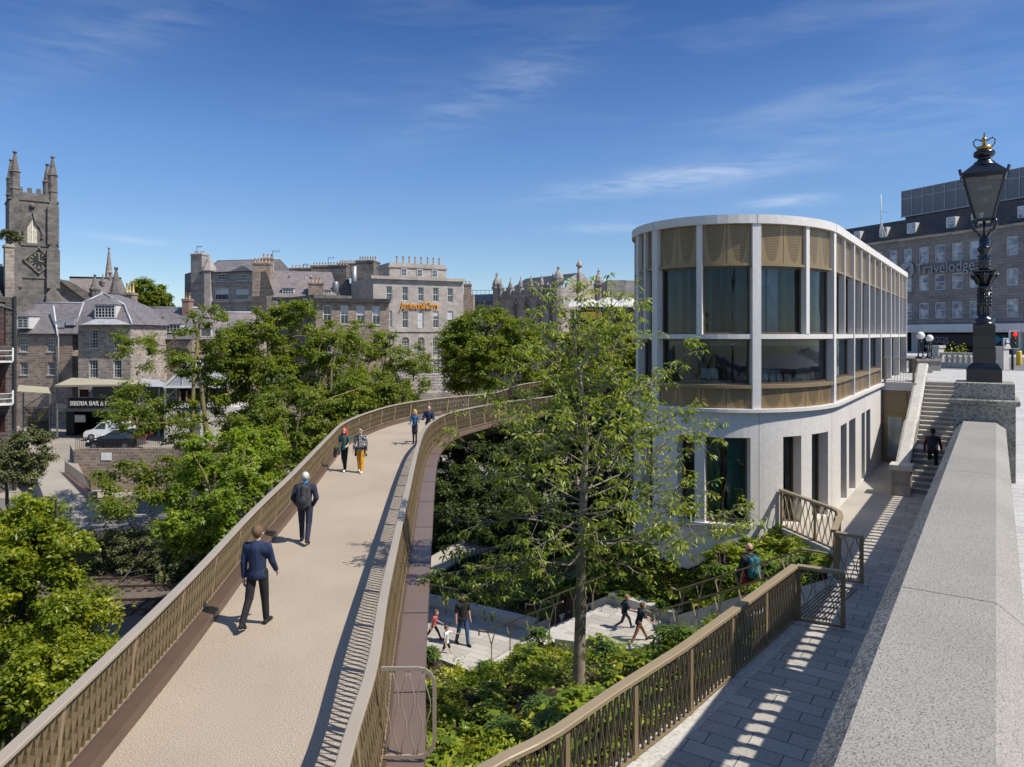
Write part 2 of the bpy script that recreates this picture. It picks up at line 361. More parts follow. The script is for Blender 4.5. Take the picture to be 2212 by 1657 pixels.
# ================================================================ footbridge
DZ = -5.3
LT = [(-4.75, 2.5), (-5.03, 7.25), (-5.5, 12.27), (-6.1, 17.1), (-6.6, 22), (-7.52, 30), (-7.92, 34.1), (-7.72, 38.3), (-7.0, 42.6), (-5.8, 45.6), (-4.0, 48.4), (-1.4, 51.5), (-.2, 56), (1.0, 61), (4.2, 66.5), (9, 71)]
RT = [(-1.25, 2.5), (-1.64, 6.97), (-1.75, 9.06), (-2.02, 11.35), (-2.27, 13.85), (-2.75, 18.9), (-3.47, 26.6), (-3.84, 31.85), (-3.75, 35.7), (-3.17, 39), (-1.6, 42.7), (-.15, 45.2), (3.0, 49.5), (4.6, 55), (6.5, 60.5), (11, 65)]
Lc = spline([Vector((x, y, DZ)) for x, y in LT], .5); Rc = spline([Vector((x, y, DZ)) for x, y in RT], .5)
def resamp(c, n):
    t, at = along(c); return [at(t*i/n) for i in range(n+1)]
NB = 130; LQ = resamp(Lc, NB); RQ = resamp(Rc, NB)
def side(q, off, z): p, d = q; return p + Vector((d.y, -d.x, 0))*off + Vector((0, 0, z-DZ))
def strip(mb, rows):
    st = len(mb.v); k = len(rows[0])
    for r_ in rows: mb.v += [tuple(p) for p in r_]
    for i in range(len(rows)-1):
        for j in range(k-1): a = st+i*k+j; mb.face(a, a+1, a+k+1, a+k)
    return mb
br = root('footbridge', 'curved footbridge with buff resin deck and brown steel edges sweeping through the trees', 'footbridge', (LQ[0][0]+RQ[0][0])/2)
m = MB(); strip(m, [[side(a, .14, DZ), side(b, -.12, DZ)] for a, b in zip(LQ, RQ)]); m.build('deck_surface', 'resin', br, True)
m = MB(); strip(m, [[side(a, .14, DZ-.02), side(a, .14, DZ+.12), side(a, .115, DZ+.15), side(a, -.15, DZ+.15), side(a, -.15, DZ-.03)] for a in LQ]); m.build('kerb', 'brown_steel', br, True)
m = MB(); strip(m, [[side(b, -.12, DZ-.01), side(b, -.10, DZ+.03), side(b, .20, DZ+.03), side(b, .20, DZ-.02)] for b in RQ]); m.build('kerb', 'brown_steel', br, True)
plain('ledge_steel', (.18, .125, .095), .35, .1, .08, .8)
m = MB(); strip(m, [[side(b, .18, DZ+.006), side(b, .66, DZ-.01), side(b, .67, DZ-.10)] for b in RQ]); m.build('edge_plate', 'ledge_steel', br, True)
m = MB(); strip(m, [[side(a, -.67, DZ-.10), side(a, -.66, DZ-.01), side(a, -.14, DZ+.006)] for a in LQ]); m.build('edge_plate', 'ledge_steel', br, True)
m = MB(); m.smooth = True
rows = []
for a, b in zip(LQ, RQ):
    A = side(a, -.65, DZ-.10); B = side(b, .65, DZ-.10); mid = (A+B)/2
    rows.append([A.lerp(B, f)+Vector((0, 0, -1.15*(1-(2*f-1)**2)**.62)) for f in (0, .03, .1, .2, .35, .5, .65, .8, .9, .97, 1)])
strip(m, rows); m.build('soffit', 'brown_steel', br, True)
m = MB()
for i in range(4, NB, 6):
    b = RQ[i]; m.bar(side(b, .665, DZ+.0), side(b, .20, DZ+.012), .012, .006)
m.build('plate_joint', 'dark_metal', br, True)
lb = [side(q, -.0-.0, DZ+.15)+Vector((0, 0, 0)) for q in LQ]; lbase = [side(q, -.13, DZ+.15) for q in LQ]; rbase = [side(q, .13, DZ+.03) for q in RQ]
railing('bridge_railing', 'bronze wavy-baluster railing on the far left edge of the footbridge', lbase, .13, 1.0, 1.95, .072, ('bronze_pale', 'bronze_rail', 'bronze'), 'railings along the footbridge', amp=.028)
railing('bridge_railing', 'bronze wavy-baluster railing on the inner edge of the footbridge beside the garden', rbase, -.13, 1.12, 1.75, .072, ('bronze_pale', 'bronze_rail', 'bronze'), 'railings along the footbridge', amp=.028)
# rounded guard panel fixed outside the inner railing
gp = root('guard_panel', 'rounded bronze guard panel with wavy bars bracketed out over the bridge edge plate', 'guard panel', (-1.62, 9.0, DZ))
def loopshape(x1, z0, z1, r_):
    pts = [(0, z1), (x1-r_, z1)] + [(x1-r_+r_*math.sin(a), z1-r_+r_*math.cos(a)) for a in [R(t) for t in (22, 45, 68, 90)]]
    pts += [(x1-r_+r_*math.cos(a), z0+r_-r_*math.sin(a)) for a in [R(t) for t in (0, 22, 45, 68, 90)]] + [(0, z0)]; return pts
lp = loopshape(.66, .07, 1.16, .2)
m = MB()
for a, b in zip(lp, lp[1:]): m.bar((a[0], 0, a[1]), (b[0], 0, b[1]), .045, .028, up=(0, 1, 0))
m.build('frame', 'bronze_pale', gp)
m = MB()
for j in range(6):
    x = .08+j*.1; sg = 1 if j % 2 else -1; t_ = 1.13 if x < .5 else 1.02
    m.tube([(x+sg*.034*math.cos(1.5*2*math.pi*a/10), 0, .09+(t_-.09)*a/10) for a in range(11)], .008, 5)
m.build('wavy_bar', 'bronze_pale', gp, kind=None)
# ================================================================ walkway, parapet, street
WZ, SZ = -5.7, -2.15
def flat(name, poly, z, mat, kind='structure', rz=UA-R(90), label=None, cat=None, thick=0):
    """a sheet with its own frame turned to the street so that its paving courses run across it"""
    mb = MB(); mb.quad(*[(p[0], p[1], 0) for p in poly]); r = MB()
    c, s_ = math.cos(-rz), math.sin(-rz); vv = [(p[0]*c-p[1]*s_, p[0]*s_+p[1]*c) for p in poly]
    if thick: r.prism(vv, -thick, 0)
    else: r.quad(*[(a, b, 0) for a, b in vv])
    o = r.build(name, mat); o.location = (0, 0, z); o.rotation_euler = (0, 0, rz); o['kind'] = kind
    if label: o['label'] = label
    if cat: o['category'] = cat
    return o
NR = [Vector((-1.5, 6.4, WZ)), Vector((-.16, 7.83, WZ)), Vector((.40, 8.29, WZ)), Vector((1.36, 9.42, WZ)), Vector((2.48, 10.64, WZ)), Vector((4.1, 12.6, WZ)), Vector((5.62, 14.44, WZ))]
gate0, gate1 = Vector((6.42, 14.02, WZ)), Vector((7.97, 16.5, WZ))
def xy(v): return (v.x, v.y)
flat('walkway', [xy(F(1.5, -.4)), xy(F(30.2, -.4)), xy(F(30.2, -2.9)), xy(F(18.6, -2.9)), xy(gate1+Vector((-.35, .5, 0))), xy(Vector((7.4, 16.95, 0))), xy(Vector((6.4, 16.35, 0))), xy(Vector((5.55, 14.75, 0))), (5.5, 14.5), (4.0, 12.7), (2.35, 10.72), (1.22, 9.5), (.26, 8.4), (-.3, 7.95), (-1.9, 6.3), (-1.0, 3.0)], WZ, 'slab_paving', thick=.3)
m = MB(); m.sweep([p+Vector((0, 0, .004)) for p in NR], [(-.12, -.33), (.24, -.33), (.24, 0), (-.12, 0)]); m.build('walkway_kerb', 'pale_granite', kind='structure')
flat('terrace', [(8.0, 16.62), xy(F(19.4, -2.9)), xy(F(36.6, -2.9)), xy(F(36.6, -4.45)), xy(F(25.5, -4.5)), (8.35, 21.9), (8.1, 21.6), (8.62, 18.9), (7.6, 17.0)], WZ+.004, 'terrace', thick=.3)
nr = railing('walkway_railing', 'long bronze railing with crossing wavy balusters along the paved walkway', NR, 0, 1.13, 1.55, .068, ('bronze_rail', 'bronze', 'bronze_dark'), 'railings round the walkway', hw=.15, hh=.06, amp=.03, th=.007, dep=.036)
railing('walkway_railing', 'short open gate-end railing panel beside the tactile strip nearest the camera', [NR[-1]+Vector((.04, 0, 0)), gate0], 0, 1.13, 1.2, .12, ('bronze_rail', 'bronze', 'bronze'), 'railings round the walkway', hw=.14, hh=.07, dep=.022, th=.018, amp=.045)
P1, P2, P3, P4 = Vector((7.95, 21.5, WZ)), Vector((8.55, 18.86, WZ)), Vector((7.46, 16.87, WZ)), gate1
br2 = spline([P1, P1.lerp(P2, .5), P2.lerp(P1, .12), P2.lerp(P3, .12)+Vector((0, 0, 0)), P2.lerp(P3, .5), P3.lerp(P2, .06)], .3)
railing('walkway_railing', 'bronze railing curving out from the white pavilion wall above the flower bed', br2, 0, 1.13, 1.55, .12, ('bronze_rail', 'bronze', 'bronze'), 'railings round the walkway', hw=.14, hh=.07, dep=.03, amp=.045)
railing('walkway_railing', 'short open gate-end railing panel on the far side of the garden steps', [P3+Vector((.05, -.02, 0)), P4], 0, 1.13, .9, .11, ('bronze_rail', 'bronze', 'bronze'), 'railings round the walkway', hw=.12, hh=.07, dep=.022, th=.018, amp=.045)
m = MB(); m.sweep([p+Vector((0, 0, .002)) for p in br2], [(-.12, -.2), (.14, -.2), (.14, .03), (-.12, .03)]); m.build('walkway_kerb', 'pale_granite', kind='structure')
m = MB(); m.sweep([NR[-1]+Vector((-.1, 0, .0)), gate0+Vector((.1, 0, 0))], [(-.14, -.2), (.14, -.2), (.14, .03), (-.14, .03)]); m.sweep([P3+Vector((0, 0, 0)), P4+Vector((.1, 0, 0))], [(-.14, -.2), (.14, -.2), (.14, .03), (-.14, .03)]); m.build('walkway_kerb', 'pale_granite', kind='structure')
# ribbed tactile strip between the two gate panels
m = MB(); a0, a1 = gate0+Vector((-.55, .62, 0)), gate1+Vector((-.55, -.05, 0)); ax = Vector((.83, -.55, 0))
for i in range(9):
    o_ = Vector((-.83, .55, 0))*(.0)+ Vector((.8322, -.5544, 0))*(i*.07-.2); m.bar(a0+o_+Vector((0, 0, .004)), a1+o_+Vector((0, 0, .004)), .03, .006)
m.build('tactile_strip', 'dark_metal', kind='structure')
# parapet: copings, stone balusters, retaining wall
pw = root('parapet_wall', 'grey granite bridge parapet with broad bevelled coping running towards the lamp', 'parapet', F(1, -.2, SZ), UA)
prof = [(-.116, -1.46), (.515, -1.46), (.505, -1.40), (.40, -1.28), (.0, -1.28), (-.116, -1.37)]   # side is measured leftwards (+) from the eye's own line
def coping(s0, s1, sag=0):
    mb = MB(); g = .004
    A = [F(s0+g, -q[0], q[1]) for q in prof]; B = [F(s1-g, -q[0], q[1]) for q in prof]
    mb.hexa([A[i] for i in range(6)], [B[i] for i in range(6)]); mb.m[3] = mb.m[4] = 1; return mb
js = [-3, .5, 4.16, 7.98, 10.05, 11.3, 12.7]
for a, b in zip(js, js[1:]): coping(a, b).build('coping_stone', ['granite', 'granite_rough'], pw, True)
js = [13.5, 15.6, 18, 20.5, 23, 25.5, 28, 30.5, 33, 35.5, 38.2]
for a, b in zip(js, js[1:]): coping(a, b).build('coping_stone', ['granite', 'granite_rough'], pw, True)
rw = MB(); rw.hexa([F(-3, -.12, WZ-.4), F(38.2, -.12, WZ-.4), F(38.2, .1, WZ-.4), F(-3, .1, WZ-.4)], [F(-3, -.12, SZ-.02), F(38.2, -.12, SZ-.02), F(38.2, .1, SZ-.02), F(-3, .1, SZ-.02)])
masonry('granite_wall', (.33, .31, .29), (.42, .40, .37), (.22, .21, .2), .9, .4, .012, .85, .4, .7)
rw.build('retaining_wall', 'granite_wall', pw, True)
m = MB(); k = 0; s_ = -2.9
while s_ < 38:
    if not 12.6 < s_ < 13.6:
        c = F(s_, .045, 0); prev = None
        for z0, z1, r0, r1 in ((-2.15, -2.05, .075, .075), (-2.05, -1.9, .05, .075), (-1.9, -1.7, .075, .045), (-1.7, -1.56, .045, .05), (-1.56, -1.455, .075, .075)):
            q = [F(s_+a*r0, .045+b*r0*.9, z0) for a, b in ((-1, -1), (1, -1), (1, 1), (-1, 1))]; q2 = [F(s_+a*r1, .045+b*r1*.9, z1) for a, b in ((-1, -1), (1, -1), (1, 1), (-1, 1))]
            m.hexa(q, q2)
    s_ += .36
m.build('baluster_row', 'granite', pw, True)
# street level
st_poly = [F(-6, .02), F(36.4, .02), F(36.4, -.5), F(38.3, -.5), F(38.3, -2.66), F(36.5, -2.9), F(36.5, -4.35), F(47.6, -4.35), F(47.6, -16), F(85, -30), F(140, -60), F(160, 60), F(60, 60), F(-6, 40)]
flat('street_pavement', [xy(p) for p in st_poly], SZ, 'street_paving', thick=.35)
flat('road', [xy(F(52, -14)), xy(F(52, 60)), xy(F(82, 60)), xy(F(82, -14))], SZ+.004, 'asphalt')
# stone stairs from the walkway up to the street
sb = MB(); z = WZ; s_ = 29.7; lo = -2.65; hi = -.5; riser = (SZ-WZ)/22
masonry('stair_stone', (.36, .34, .31), (.44, .42, .38), (.25, .24, .22), 1.4, 5, .004, .85, .3, .6)
def step(mb, s0, s1, z0, z1): mb.hexa([F(s0, lo, z0), F(s1, lo, z0), F(s1, hi, z0), F(s0, hi, z0)], [F(s0, lo, z1), F(s1, lo, z1), F(s1, hi, z1), F(s0, hi, z1)])
sn = MB()
for i in range(22):
    z += riser; tread = 1.35 if i == 7 else .335
    step(sb, s_, 38.4, z-riser, z-.04)
    sn.hexa([F(s_-.025, lo, z-.04), F(s_+tread, lo, z-.04), F(s_+tread, hi, z-.04), F(s_-.025, hi, z-.04)], [F(s_-.025, lo, z), F(s_+tread, lo, z), F(s_+tread, hi, z), F(s_-.025, hi, z)])
    s_ += tread
ss = root('stone_stairs', 'wide granite staircase climbing from the walkway to the street', 'stairs', F(29.7, -1.6, WZ), UA)
sb.build('risers', 'stair_stone', ss, True); sn.build('treads', 'pale_granite', ss, True)
bw = root('stair_wall', 'sloping granite side wall with smooth coping left of the stone stairs', 'wall', F(29.5, -2.85, WZ), UA)
prs = [(29.6, -4.75), (32.6, -3.45), (33.4, -3.4), (38.6, -1.35)]
m = MB()
for (s0, z0), (s1, z1) in zip(prs, prs[1:]):
    m.hexa([F(s0, -3.0, WZ-.3), F(s1, -3.0, WZ-.3), F(s1, -2.66, WZ-.3), F(s0, -2.66, WZ-.3)], [F(s0, -3.0, z0-.12), F(s1, -3.0, z1-.12), F(s1, -2.66, z1-.12), F(s0, -2.66, z0-.12)])
m.build('wall', 'granite_rough', bw, True)
m = MB(); tot = [(a[0]+(b[0]-a[0])*i/n, a[1]+(b[1]-a[1])*i/n) for a, b, n in zip(prs, prs[1:], (3, 1, 4)) for i in range(n)]+[prs[-1]]
for (s0, z0), (s1, z1) in zip(tot, tot[1:]):
    g = .006; pr = [(-3.06, -.12), (-3.06, -.05), (-2.98, .0), (-2.68, 0), (-2.60, -.05), (-2.60, -.12)]
    m.hexa([F(s0+g, t, z0+q) for t, q in pr], [F(s1-g, t, z1+q) for t, q in pr])
m.build('coping', 'pale_granite', bw, True)
m = MB(); m.hexa([F(28.9, -3.1, WZ), F(29.58, -3.1, WZ), F(29.58, -2.5, WZ), F(28.9, -2.5, WZ)], [F(28.9, -3.1, -4.8), F(29.58, -3.1, -4.8), F(29.58, -2.5, -4.8), F(28.9, -2.5, -4.8)]); m.build('end_pier', 'granite_wall', bw, True)
m = MB(); m.hexa([F(28.82, -3.18, -4.8), F(29.66, -3.18, -4.8), F(29.66, -2.42, -4.8), F(28.82, -2.42, -4.8)], [F(28.84, -3.16, -4.62), F(29.64, -3.16, -4.62), F(29.64, -2.44, -4.62), F(28.84, -2.44, -4.62)]); m.build('pier_cap', 'pale_granite', bw, True)
# ================================================================ lamp pier and street lamp
lc = F(13.1, -.15)
pr_ = root('stone_pier', 'blocky lichen-stained granite pier carrying the black street lamp', 'pier', (lc.x, lc.y, SZ), UA)
def sqb(mb, hw, z0, z1, hw2=None):
    hw2 = hw if hw2 is None else hw2; mb.hexa([(-hw, -hw, z0), (hw, -hw, z0), (hw, hw, z0), (-hw, hw, z0)], [(-hw2, -hw2, z1), (hw2, -hw2, z1), (hw2, hw2, z1), (-hw2, hw2, z1)])
speckle('pier_granite', (.10, .095, .075), (.33, .31, .26), (.44, .42, .36), 30, .9, .8, 2.4, .55, .01)
Z = lambda z: z-SZ
m = MB(); sqb(m, .385, 0, Z(-1.05)); m.build('shaft_block', 'pier_granite', pr_)
m = MB(); sqb(m, .40, Z(-1.05), Z(-1.03), .44); sqb(m, .44, Z(-1.03), Z(-.975), .44); sqb(m, .44, Z(-.975), Z(-.955), .42); m.build('cornice', 'pier_granite', pr_)
m = MB(); sqb(m, .375, Z(-.955), Z(-.725)); sqb(m, .375, Z(-.725), Z(-.715), .36); m.build('cap_block', 'pier_granite', pr_)
PL = -.712; K = .00701   # metres per picture unit at the lamp's distance
def zz(py): return (722-py)*K - PL
lm = root('street_lamp', 'ornate black cast-iron street lamp with four-sided glass lantern and gilt crown', 'street lamp', (lc.x, lc.y, PL), UA)
m = MB(); m.smooth = False
sqb(m, .27, 0, zz(797)); sqb(m, .27, zz(797), zz(790), .235); sqb(m, .235, zz(790), zz(784), .19); m.build('plinth', 'black_metal', lm)
m = MB(); sqb(m, .172, zz(786), zz(752)); sqb(m, .172, zz(752), zz(751), .18); sqb(m, .168, zz(751), zz(731)); sqb(m, .176, zz(731), zz(729)); sqb(m, .166, zz(729), zz(708), .172); sqb(m, .172, zz(708), zz(703), .172)
for z0 in (778, 745): 
    for sx in (-1, 1): m.box(sx*.174-.003, sx*.174+.003, -.11, .11, zz(z0), zz(z0-20)); m.box(-.11, .11, sx*.174-.003, sx*.174+.003, zz(z0), zz(z0-20))
m.build('pedestal', 'black_metal', lm)
m = MB(); m.lathe([(.17, zz(704)), (.185, zz(702)), (.17, zz(697)), (.13, zz(695)), (.16, zz(692)), (.155, zz(689)), (.105, zz(686)), (.098, zz(680)), (.094, zz(630)), (.11, zz(625)), (.118, zz(620)), (.1, zz(617))], n=20)
for k in range(8):
    a = 2*math.pi*k/8; m.tube([(.094*math.cos(a), .094*math.sin(a), zz(682)), (.09*math.cos(a), .09*math.sin(a), zz(632))], .018, 6)
random.seed(5)
for k in range(30):
    a = 2*math.pi*k/6+.3; zf = zz(628)-(k//6)*.055; m.ball((.105*math.cos(a), .105*math.sin(a), zf), .02, 6, 4)
m.build('column', 'black_metal', lm)
m = MB(); m.lathe([(.085, zz(617)), (.10, zz(608)), (.14, zz(600)), (.165, zz(594)), (.175, zz(589))], n=16)
for k in range(8):
    a = 2*math.pi*k/8
    m.tube([(.10*math.cos(a), .10*math.sin(a), zz(614)), (.13*math.cos(a), .13*math.sin(a), zz(604)), (.19*math.cos(a), .19*math.sin(a), zz(598)), (.205*math.cos(a), .205*math.sin(a), zz(593)), (.18*math.cos(a), .18*math.sin(a), zz(596))], [.03, .035, .03, .02, .012], 5)
m.smooth = False; sqb(m, .17, zz(590), zz(588), .19); sqb(m, .19, zz(588), zz(585), .19); m.build('capital', 'black_metal', lm)
m = MB(); m.lathe([(.10, zz(585)), (.085, zz(578)), (.10, zz(570)), (.095, zz(560)), (.08, zz(550)), (.085, zz(545)), (.115, zz(540)), (.12, zz(537)), (.09, zz(534)), (.085, zz(530)), (.09, zz(517)), (.07, zz(513)), (.03, zz(511))], n=16)
for k in range(24):
    a = 2*math.pi*k/6+(k//6)*.5; m.ball((.093*math.cos(a), .093*math.sin(a), zz(575)+(k//6)*.05), .02, 6, 4)
m.build('shaft', 'black_metal', lm)
m = MB(); m.tube([(0, 0, zz(512)), (0, 0, zz(476))], .022, 8)
for k in range(4):
    a = math.pi/4+k*math.pi/2; c, s2 = math.cos(a), math.sin(a)
    pts = [(.05, 520), (.07, 512), (.14, 502), (.22, 496), (.26, 488), (.25, 479), (.20, 476), (.155, 480), (.16, 487)]
    m.tube([(c*r_, s2*r_, zz(p)) for r_, p in pts], [.028, .024, .02, .018, .018, .018, .018, .018, .022], 6)
m.build('scroll_bracket', 'black_metal', lm)
b0, b1, zb, zt = .132, .315, zz(476), zz(386)
m = MB(); sqb(m, b0+.015, zb-.03, zb); 
for sx in (-1, 1):
    for sy in (-1, 1): m.bar((sx*b0, sy*b0, zb), (sx*b1, sy*b1, zt), .028); m.tube([(sx*(b0+.01), sy*(b0+.01), zb), (sx*(b0+.01), sy*(b0+.01), zb-.07)], [.025, .015], 6)
for a, hw, z_ in ((0, b0, zb), (1, b1, zt)):
    for sx in (-1, 1): m.bar((-hw, sx*hw, z_), (hw, sx*hw, z_), .03); m.bar((sx*hw, -hw, z_), (sx*hw, hw, z_), .03)
m.build('lantern_frame', 'black_metal', lm)
m = MB()
for sx in (-1, 1): m.quad((-b0, sx*b0, zb), (b0, sx*b0, zb), (b1, sx*b1, zt), (-b1, sx*b1, zt)); m.quad((sx*b0, -b0, zb), (sx*b0, b0, zb), (sx*b1, b1, zt), (sx*b1, -b1, zt))
m.build('lantern_glass', 'lamp_glass', lm)
m = MB(); sqb(m, b1+.02, zt+.0, zt+.05, b1+.035); sqb(m, b1+.035, zt+.05, zz(358), .17)
for sx in (-1, 1):
    for sy in (-1, 1): m.bar((sx*(b1+.03), sy*(b1+.03), zt+.02), (sx*(b1+.055), sy*(b1+.055), zt+.115), .035)
m.smooth = True; m.lathe([(.20, zz(360)), (.20, zz(357)), (.165, zz(355)), (.17, zz(352)), (.12, zz(348)), (.10, zz(344)), (.115, zz(342)), (.165, zz(338)), (.175, zz(333)), (.16, zz(328)), (.11, zz(325)), (.07, zz(324))], n=24)
m.build('lantern_roof', 'black_metal', lm)
m = MB(); m.lathe([(.115, zz(325)), (.128, zz(318)), (.122, zz(318)), (.108, zz(325))], n=20); m.lathe([(.03, zz(324)), (.04, zz(315)), (.03, zz(308)), (.05, zz(303)), (.03, zz(298))], n=10)
m.box(-.045, .045, -.012, .012, zz(299), zz(292)); m.box(-.018, .018, -.013, .013, zz(301), zz(288)); m.build('gilt_crown', 'gold', lm)
m = MB()
for k in range(4):
    a = k*math.pi/2; c, s2 = math.cos(a), math.sin(a); pts = [(.12, 319), (.16, 312), (.165, 305), (.13, 300), (.08, 302), (.04, 306)]
    m.tube([(c*r_, s2*r_, zz(p)) for r_, p in pts], .009, 5)
    for r_, p in pts[:4]: m.ball((c*r_, s2*r_, zz(p)), .014, 6, 4)
m.build('crown_arch', 'dark_metal', lm)
m = MB(); m.lathe([(.07, zt-.02), (.10, zt-.12), (.125, zt-.15), (.12, zt-.155), (.09, zt-.12)], n=20); m.lathe([(.03, zt-.28), (.05, zt-.33), (.02, zt-.36)], n=12); m.build('luminaire', 'lamp_inner', lm)
for o in kids(lm): o.data.transform(Matrix.Diagonal((.832, .832, 1, 1)))
# ================================================================ white pavilion
PS0, PT, PTC, PA, PB_, PS1 = 25.5, -4.3, -7.6, 4.36, 3.3, 47.4
outl = []   # (s, t, ns, nt) from the far right corner round the nose to the far left corner
def addl(s, t, ns, nt_): outl.append((s, t, ns, nt_))
for i in range(45): addl(PS1-(PS1-PS0)*i/45, PT, 0, 1)
for i in range(73):
    a = math.pi*i/72; ns, n2 = -math.sin(a)/PA, math.cos(a)/PB_; k = math.hypot(ns, n2); addl(PS0-PA*math.sin(a), PTC+PB_*math.cos(a), ns/k, n2/k)
for i in range(1, 46): addl(PS0+(PS1-PS0)*i/45, 2*PTC-PT, 0, -1)
AL = [0]
for a, b in zip(outl, outl[1:]): AL.append(AL[-1]+math.hypot(a[0]-b[0], a[1]-b[1]))
ALN = np.array(AL); OUT = np.array(outl)
def PP(a, off, z):   # point at arc length a, off metres outwards
    s, t, ns, n2 = [float(np.interp(a, ALN, OUT[:, k])) for k in range(4)]; return F(s+ns*off, t+n2*off, z)
def arc_s(s): return PS1-s
def arc_px(px, off=0):
    best = None; A0 = PS1-PS0
    for i in range(0, 700):
        a = A0+i*.02; p = PP(a, off, 0); q = CX+FP*p.x/p.y
        if best is None or abs(q-px) < best[0]: best = (abs(q-px), a)
        if i > 5 and q < 1374: break
    return best[1]
pv = root('pavilion', 'white rounded two-storey pavilion with slim fins, bronze perforated panels and tall curved glass', 'building', F(36, PTC, WZ), UA)
def band(mb, a0, a1, o0, o1, z0, z1, stp=.3):
    n = max(1, int(math.ceil((a1-a0)/stp)))
    rows = [[PP(a0+(a1-a0)*i/n, o0, z0), PP(a0+(a1-a0)*i/n, o1, z0), PP(a0+(a1-a0)*i/n, o1, z1), PP(a0+(a1-a0)*i/n, o0, z1)] for i in range(n+1)]
    st = len(mb.v)
    for r_ in rows: mb.v += [tuple(p) for p in r_]
    for i in range(n):
        for k in range(4): k2 = (k+1) % 4; mb.face(st+i*4+k, st+i*4+4+k, st+i*4+4+k2, st+i*4+k2)
    mb.face(st, st+1, st+2, st+3); mb.face(st+n*4+3, st+n*4+2, st+n*4+1, st+n*4)
AE = AL[-1]; RZ = 3.52
# main fins: straight side by station, nose by bearing
mains = [0.12, 3.9, 7.55, 11.2, 14.85, 18.6, 22.35] + [arc_px(1634), arc_px(1416), arc_px(1379)+.05]
mains[6] = arc_px(1802)
x = mains[-1]
while x+3.4 < AE: x += 3.4; mains.append(x)
m = MB(); band(m, 0, AE, -.45, .07, 3.26, RZ); m.build('roof_fascia', 'precast', pv, True)
m = MB(); n0 = len(m.v); pts = [PP(AE*i/160, -.44, RZ-.12) for i in range(161)]; m.v += [tuple(p) for p in pts]; m.face(*range(161)); m.build('roof', 'pale_granite', pv, True)
m = MB(); band(m, 0, AE, -.45, .0, -.14, 0); m.build('mid_band', 'precast', pv, True)
m = MB(); band(m, 0, AE, -.6, .14, -2.30, -2.20); m.build('ledge', 'precast', pv, True)
for i, a in enumerate(mains):
    nose = 6 <= i <= 9; wd = .26 if nose else .16
    m = MB(); band(m, a-wd/2, a+wd/2, -.40, .035, -2.20, 3.26, .2); m.build('fin', 'precast', pv, True)
half = []
for i in range(len(mains)-1):
    a = (mains[i]+mains[i+1])/2
    if i == 6: a = arc_px(1745)
    if i == 7: a = arc_px(1510)
    half.append(a); m = MB(); band(m, a-.055 if i not in (6, 7) else a-.08, a+.055 if i not in (6, 7) else a+.08, -.36, .01, 0, 3.26, .2); m.build('fin', 'precast', pv, True)
# perforated panels with a scallop-shaped field of holes
m_, n, b = newmat('perforated'); uvn = n.nodes.new('ShaderNodeUVMap'); sp = n.nodes.new('ShaderNodeSeparateXYZ'); n.links.new(uvn.outputs[0], sp.inputs[0])
def M2(op, a, b_=None, c=None):
    k = n.nodes.new('ShaderNodeMath'); k.operation = op
    for i, v in enumerate((a, b_, c)):
        if v is None: continue
        if isinstance(v, (int, float)): k.inputs[i].default_value = v
        else: n.links.new(v, k.inputs[i])
    return k.outputs[0]
cx = M2('ABSOLUTE', M2('SUBTRACT', sp.outputs[0], .5)); par = M2('MULTIPLY', M2('POWER', M2('MULTIPLY', cx, 2.25), 2.6), 1.15)
inside = M2('GREATER_THAN', M2('SUBTRACT', sp.outputs[1], .05), par); inside = M2('MULTIPLY', inside, M2('LESS_THAN', cx, .445))
row = M2('FLOOR', M2('MULTIPLY', sp.outputs[1], 24)); fx = M2('FRACT', M2('ADD', M2('MULTIPLY', sp.outputs[0], 14), M2('MULTIPLY', M2('MODULO', row, 2), .5))); fy = M2('FRACT', M2('MULTIPLY', sp.outputs[1], 24))
dd = M2('ADD', M2('POWER', M2('SUBTRACT', fx, .5), 2), M2('POWER', M2('SUBTRACT', fy, .5), 2)); dot = M2('LESS_THAN', dd, .115)
msk = M2('MULTIPLY', inside, dot)
n.links.new(mixc(n, msk, (.29, .205, .105), (.035, .025, .018)), b.inputs['Base Color']); b.inputs['Roughness'].default_value = .45; b.inputs['Metallic'].default_value = .35
def panel(a0, a1, z0, z1, off):
    mb = MB(); k = max(2, int((a1-a0)/.25)); uv = []
    for i in range(k):
        f0, f1 = i/k, (i+1)/k; b0_, b1_ = a0+(a1-a0)*f0, a0+(a1-a0)*f1
        # arc length runs from right to left in the picture, so u does as well
        mb.quad(PP(b0_, off, z0), PP(b0_, off, z1), PP(b1_, off, z1), PP(b1_, off, z0)); uv += [(f0, 0), (f0, 1), (f1, 1), (f1, 0)]
    o = mb.build('perforated_panel', 'perforated', pv, True); l = o.data.uv_layers.new(name='UVMap')
    for i, q in enumerate(uv): l.data[i].uv = q
    return o
marks = sorted([(a, .13 if 6 <= i <= 9 else .08) for i, a in enumerate(mains)]+[(a, .08 if i in (6, 7) else .055) for i, a in enumerate(half)])
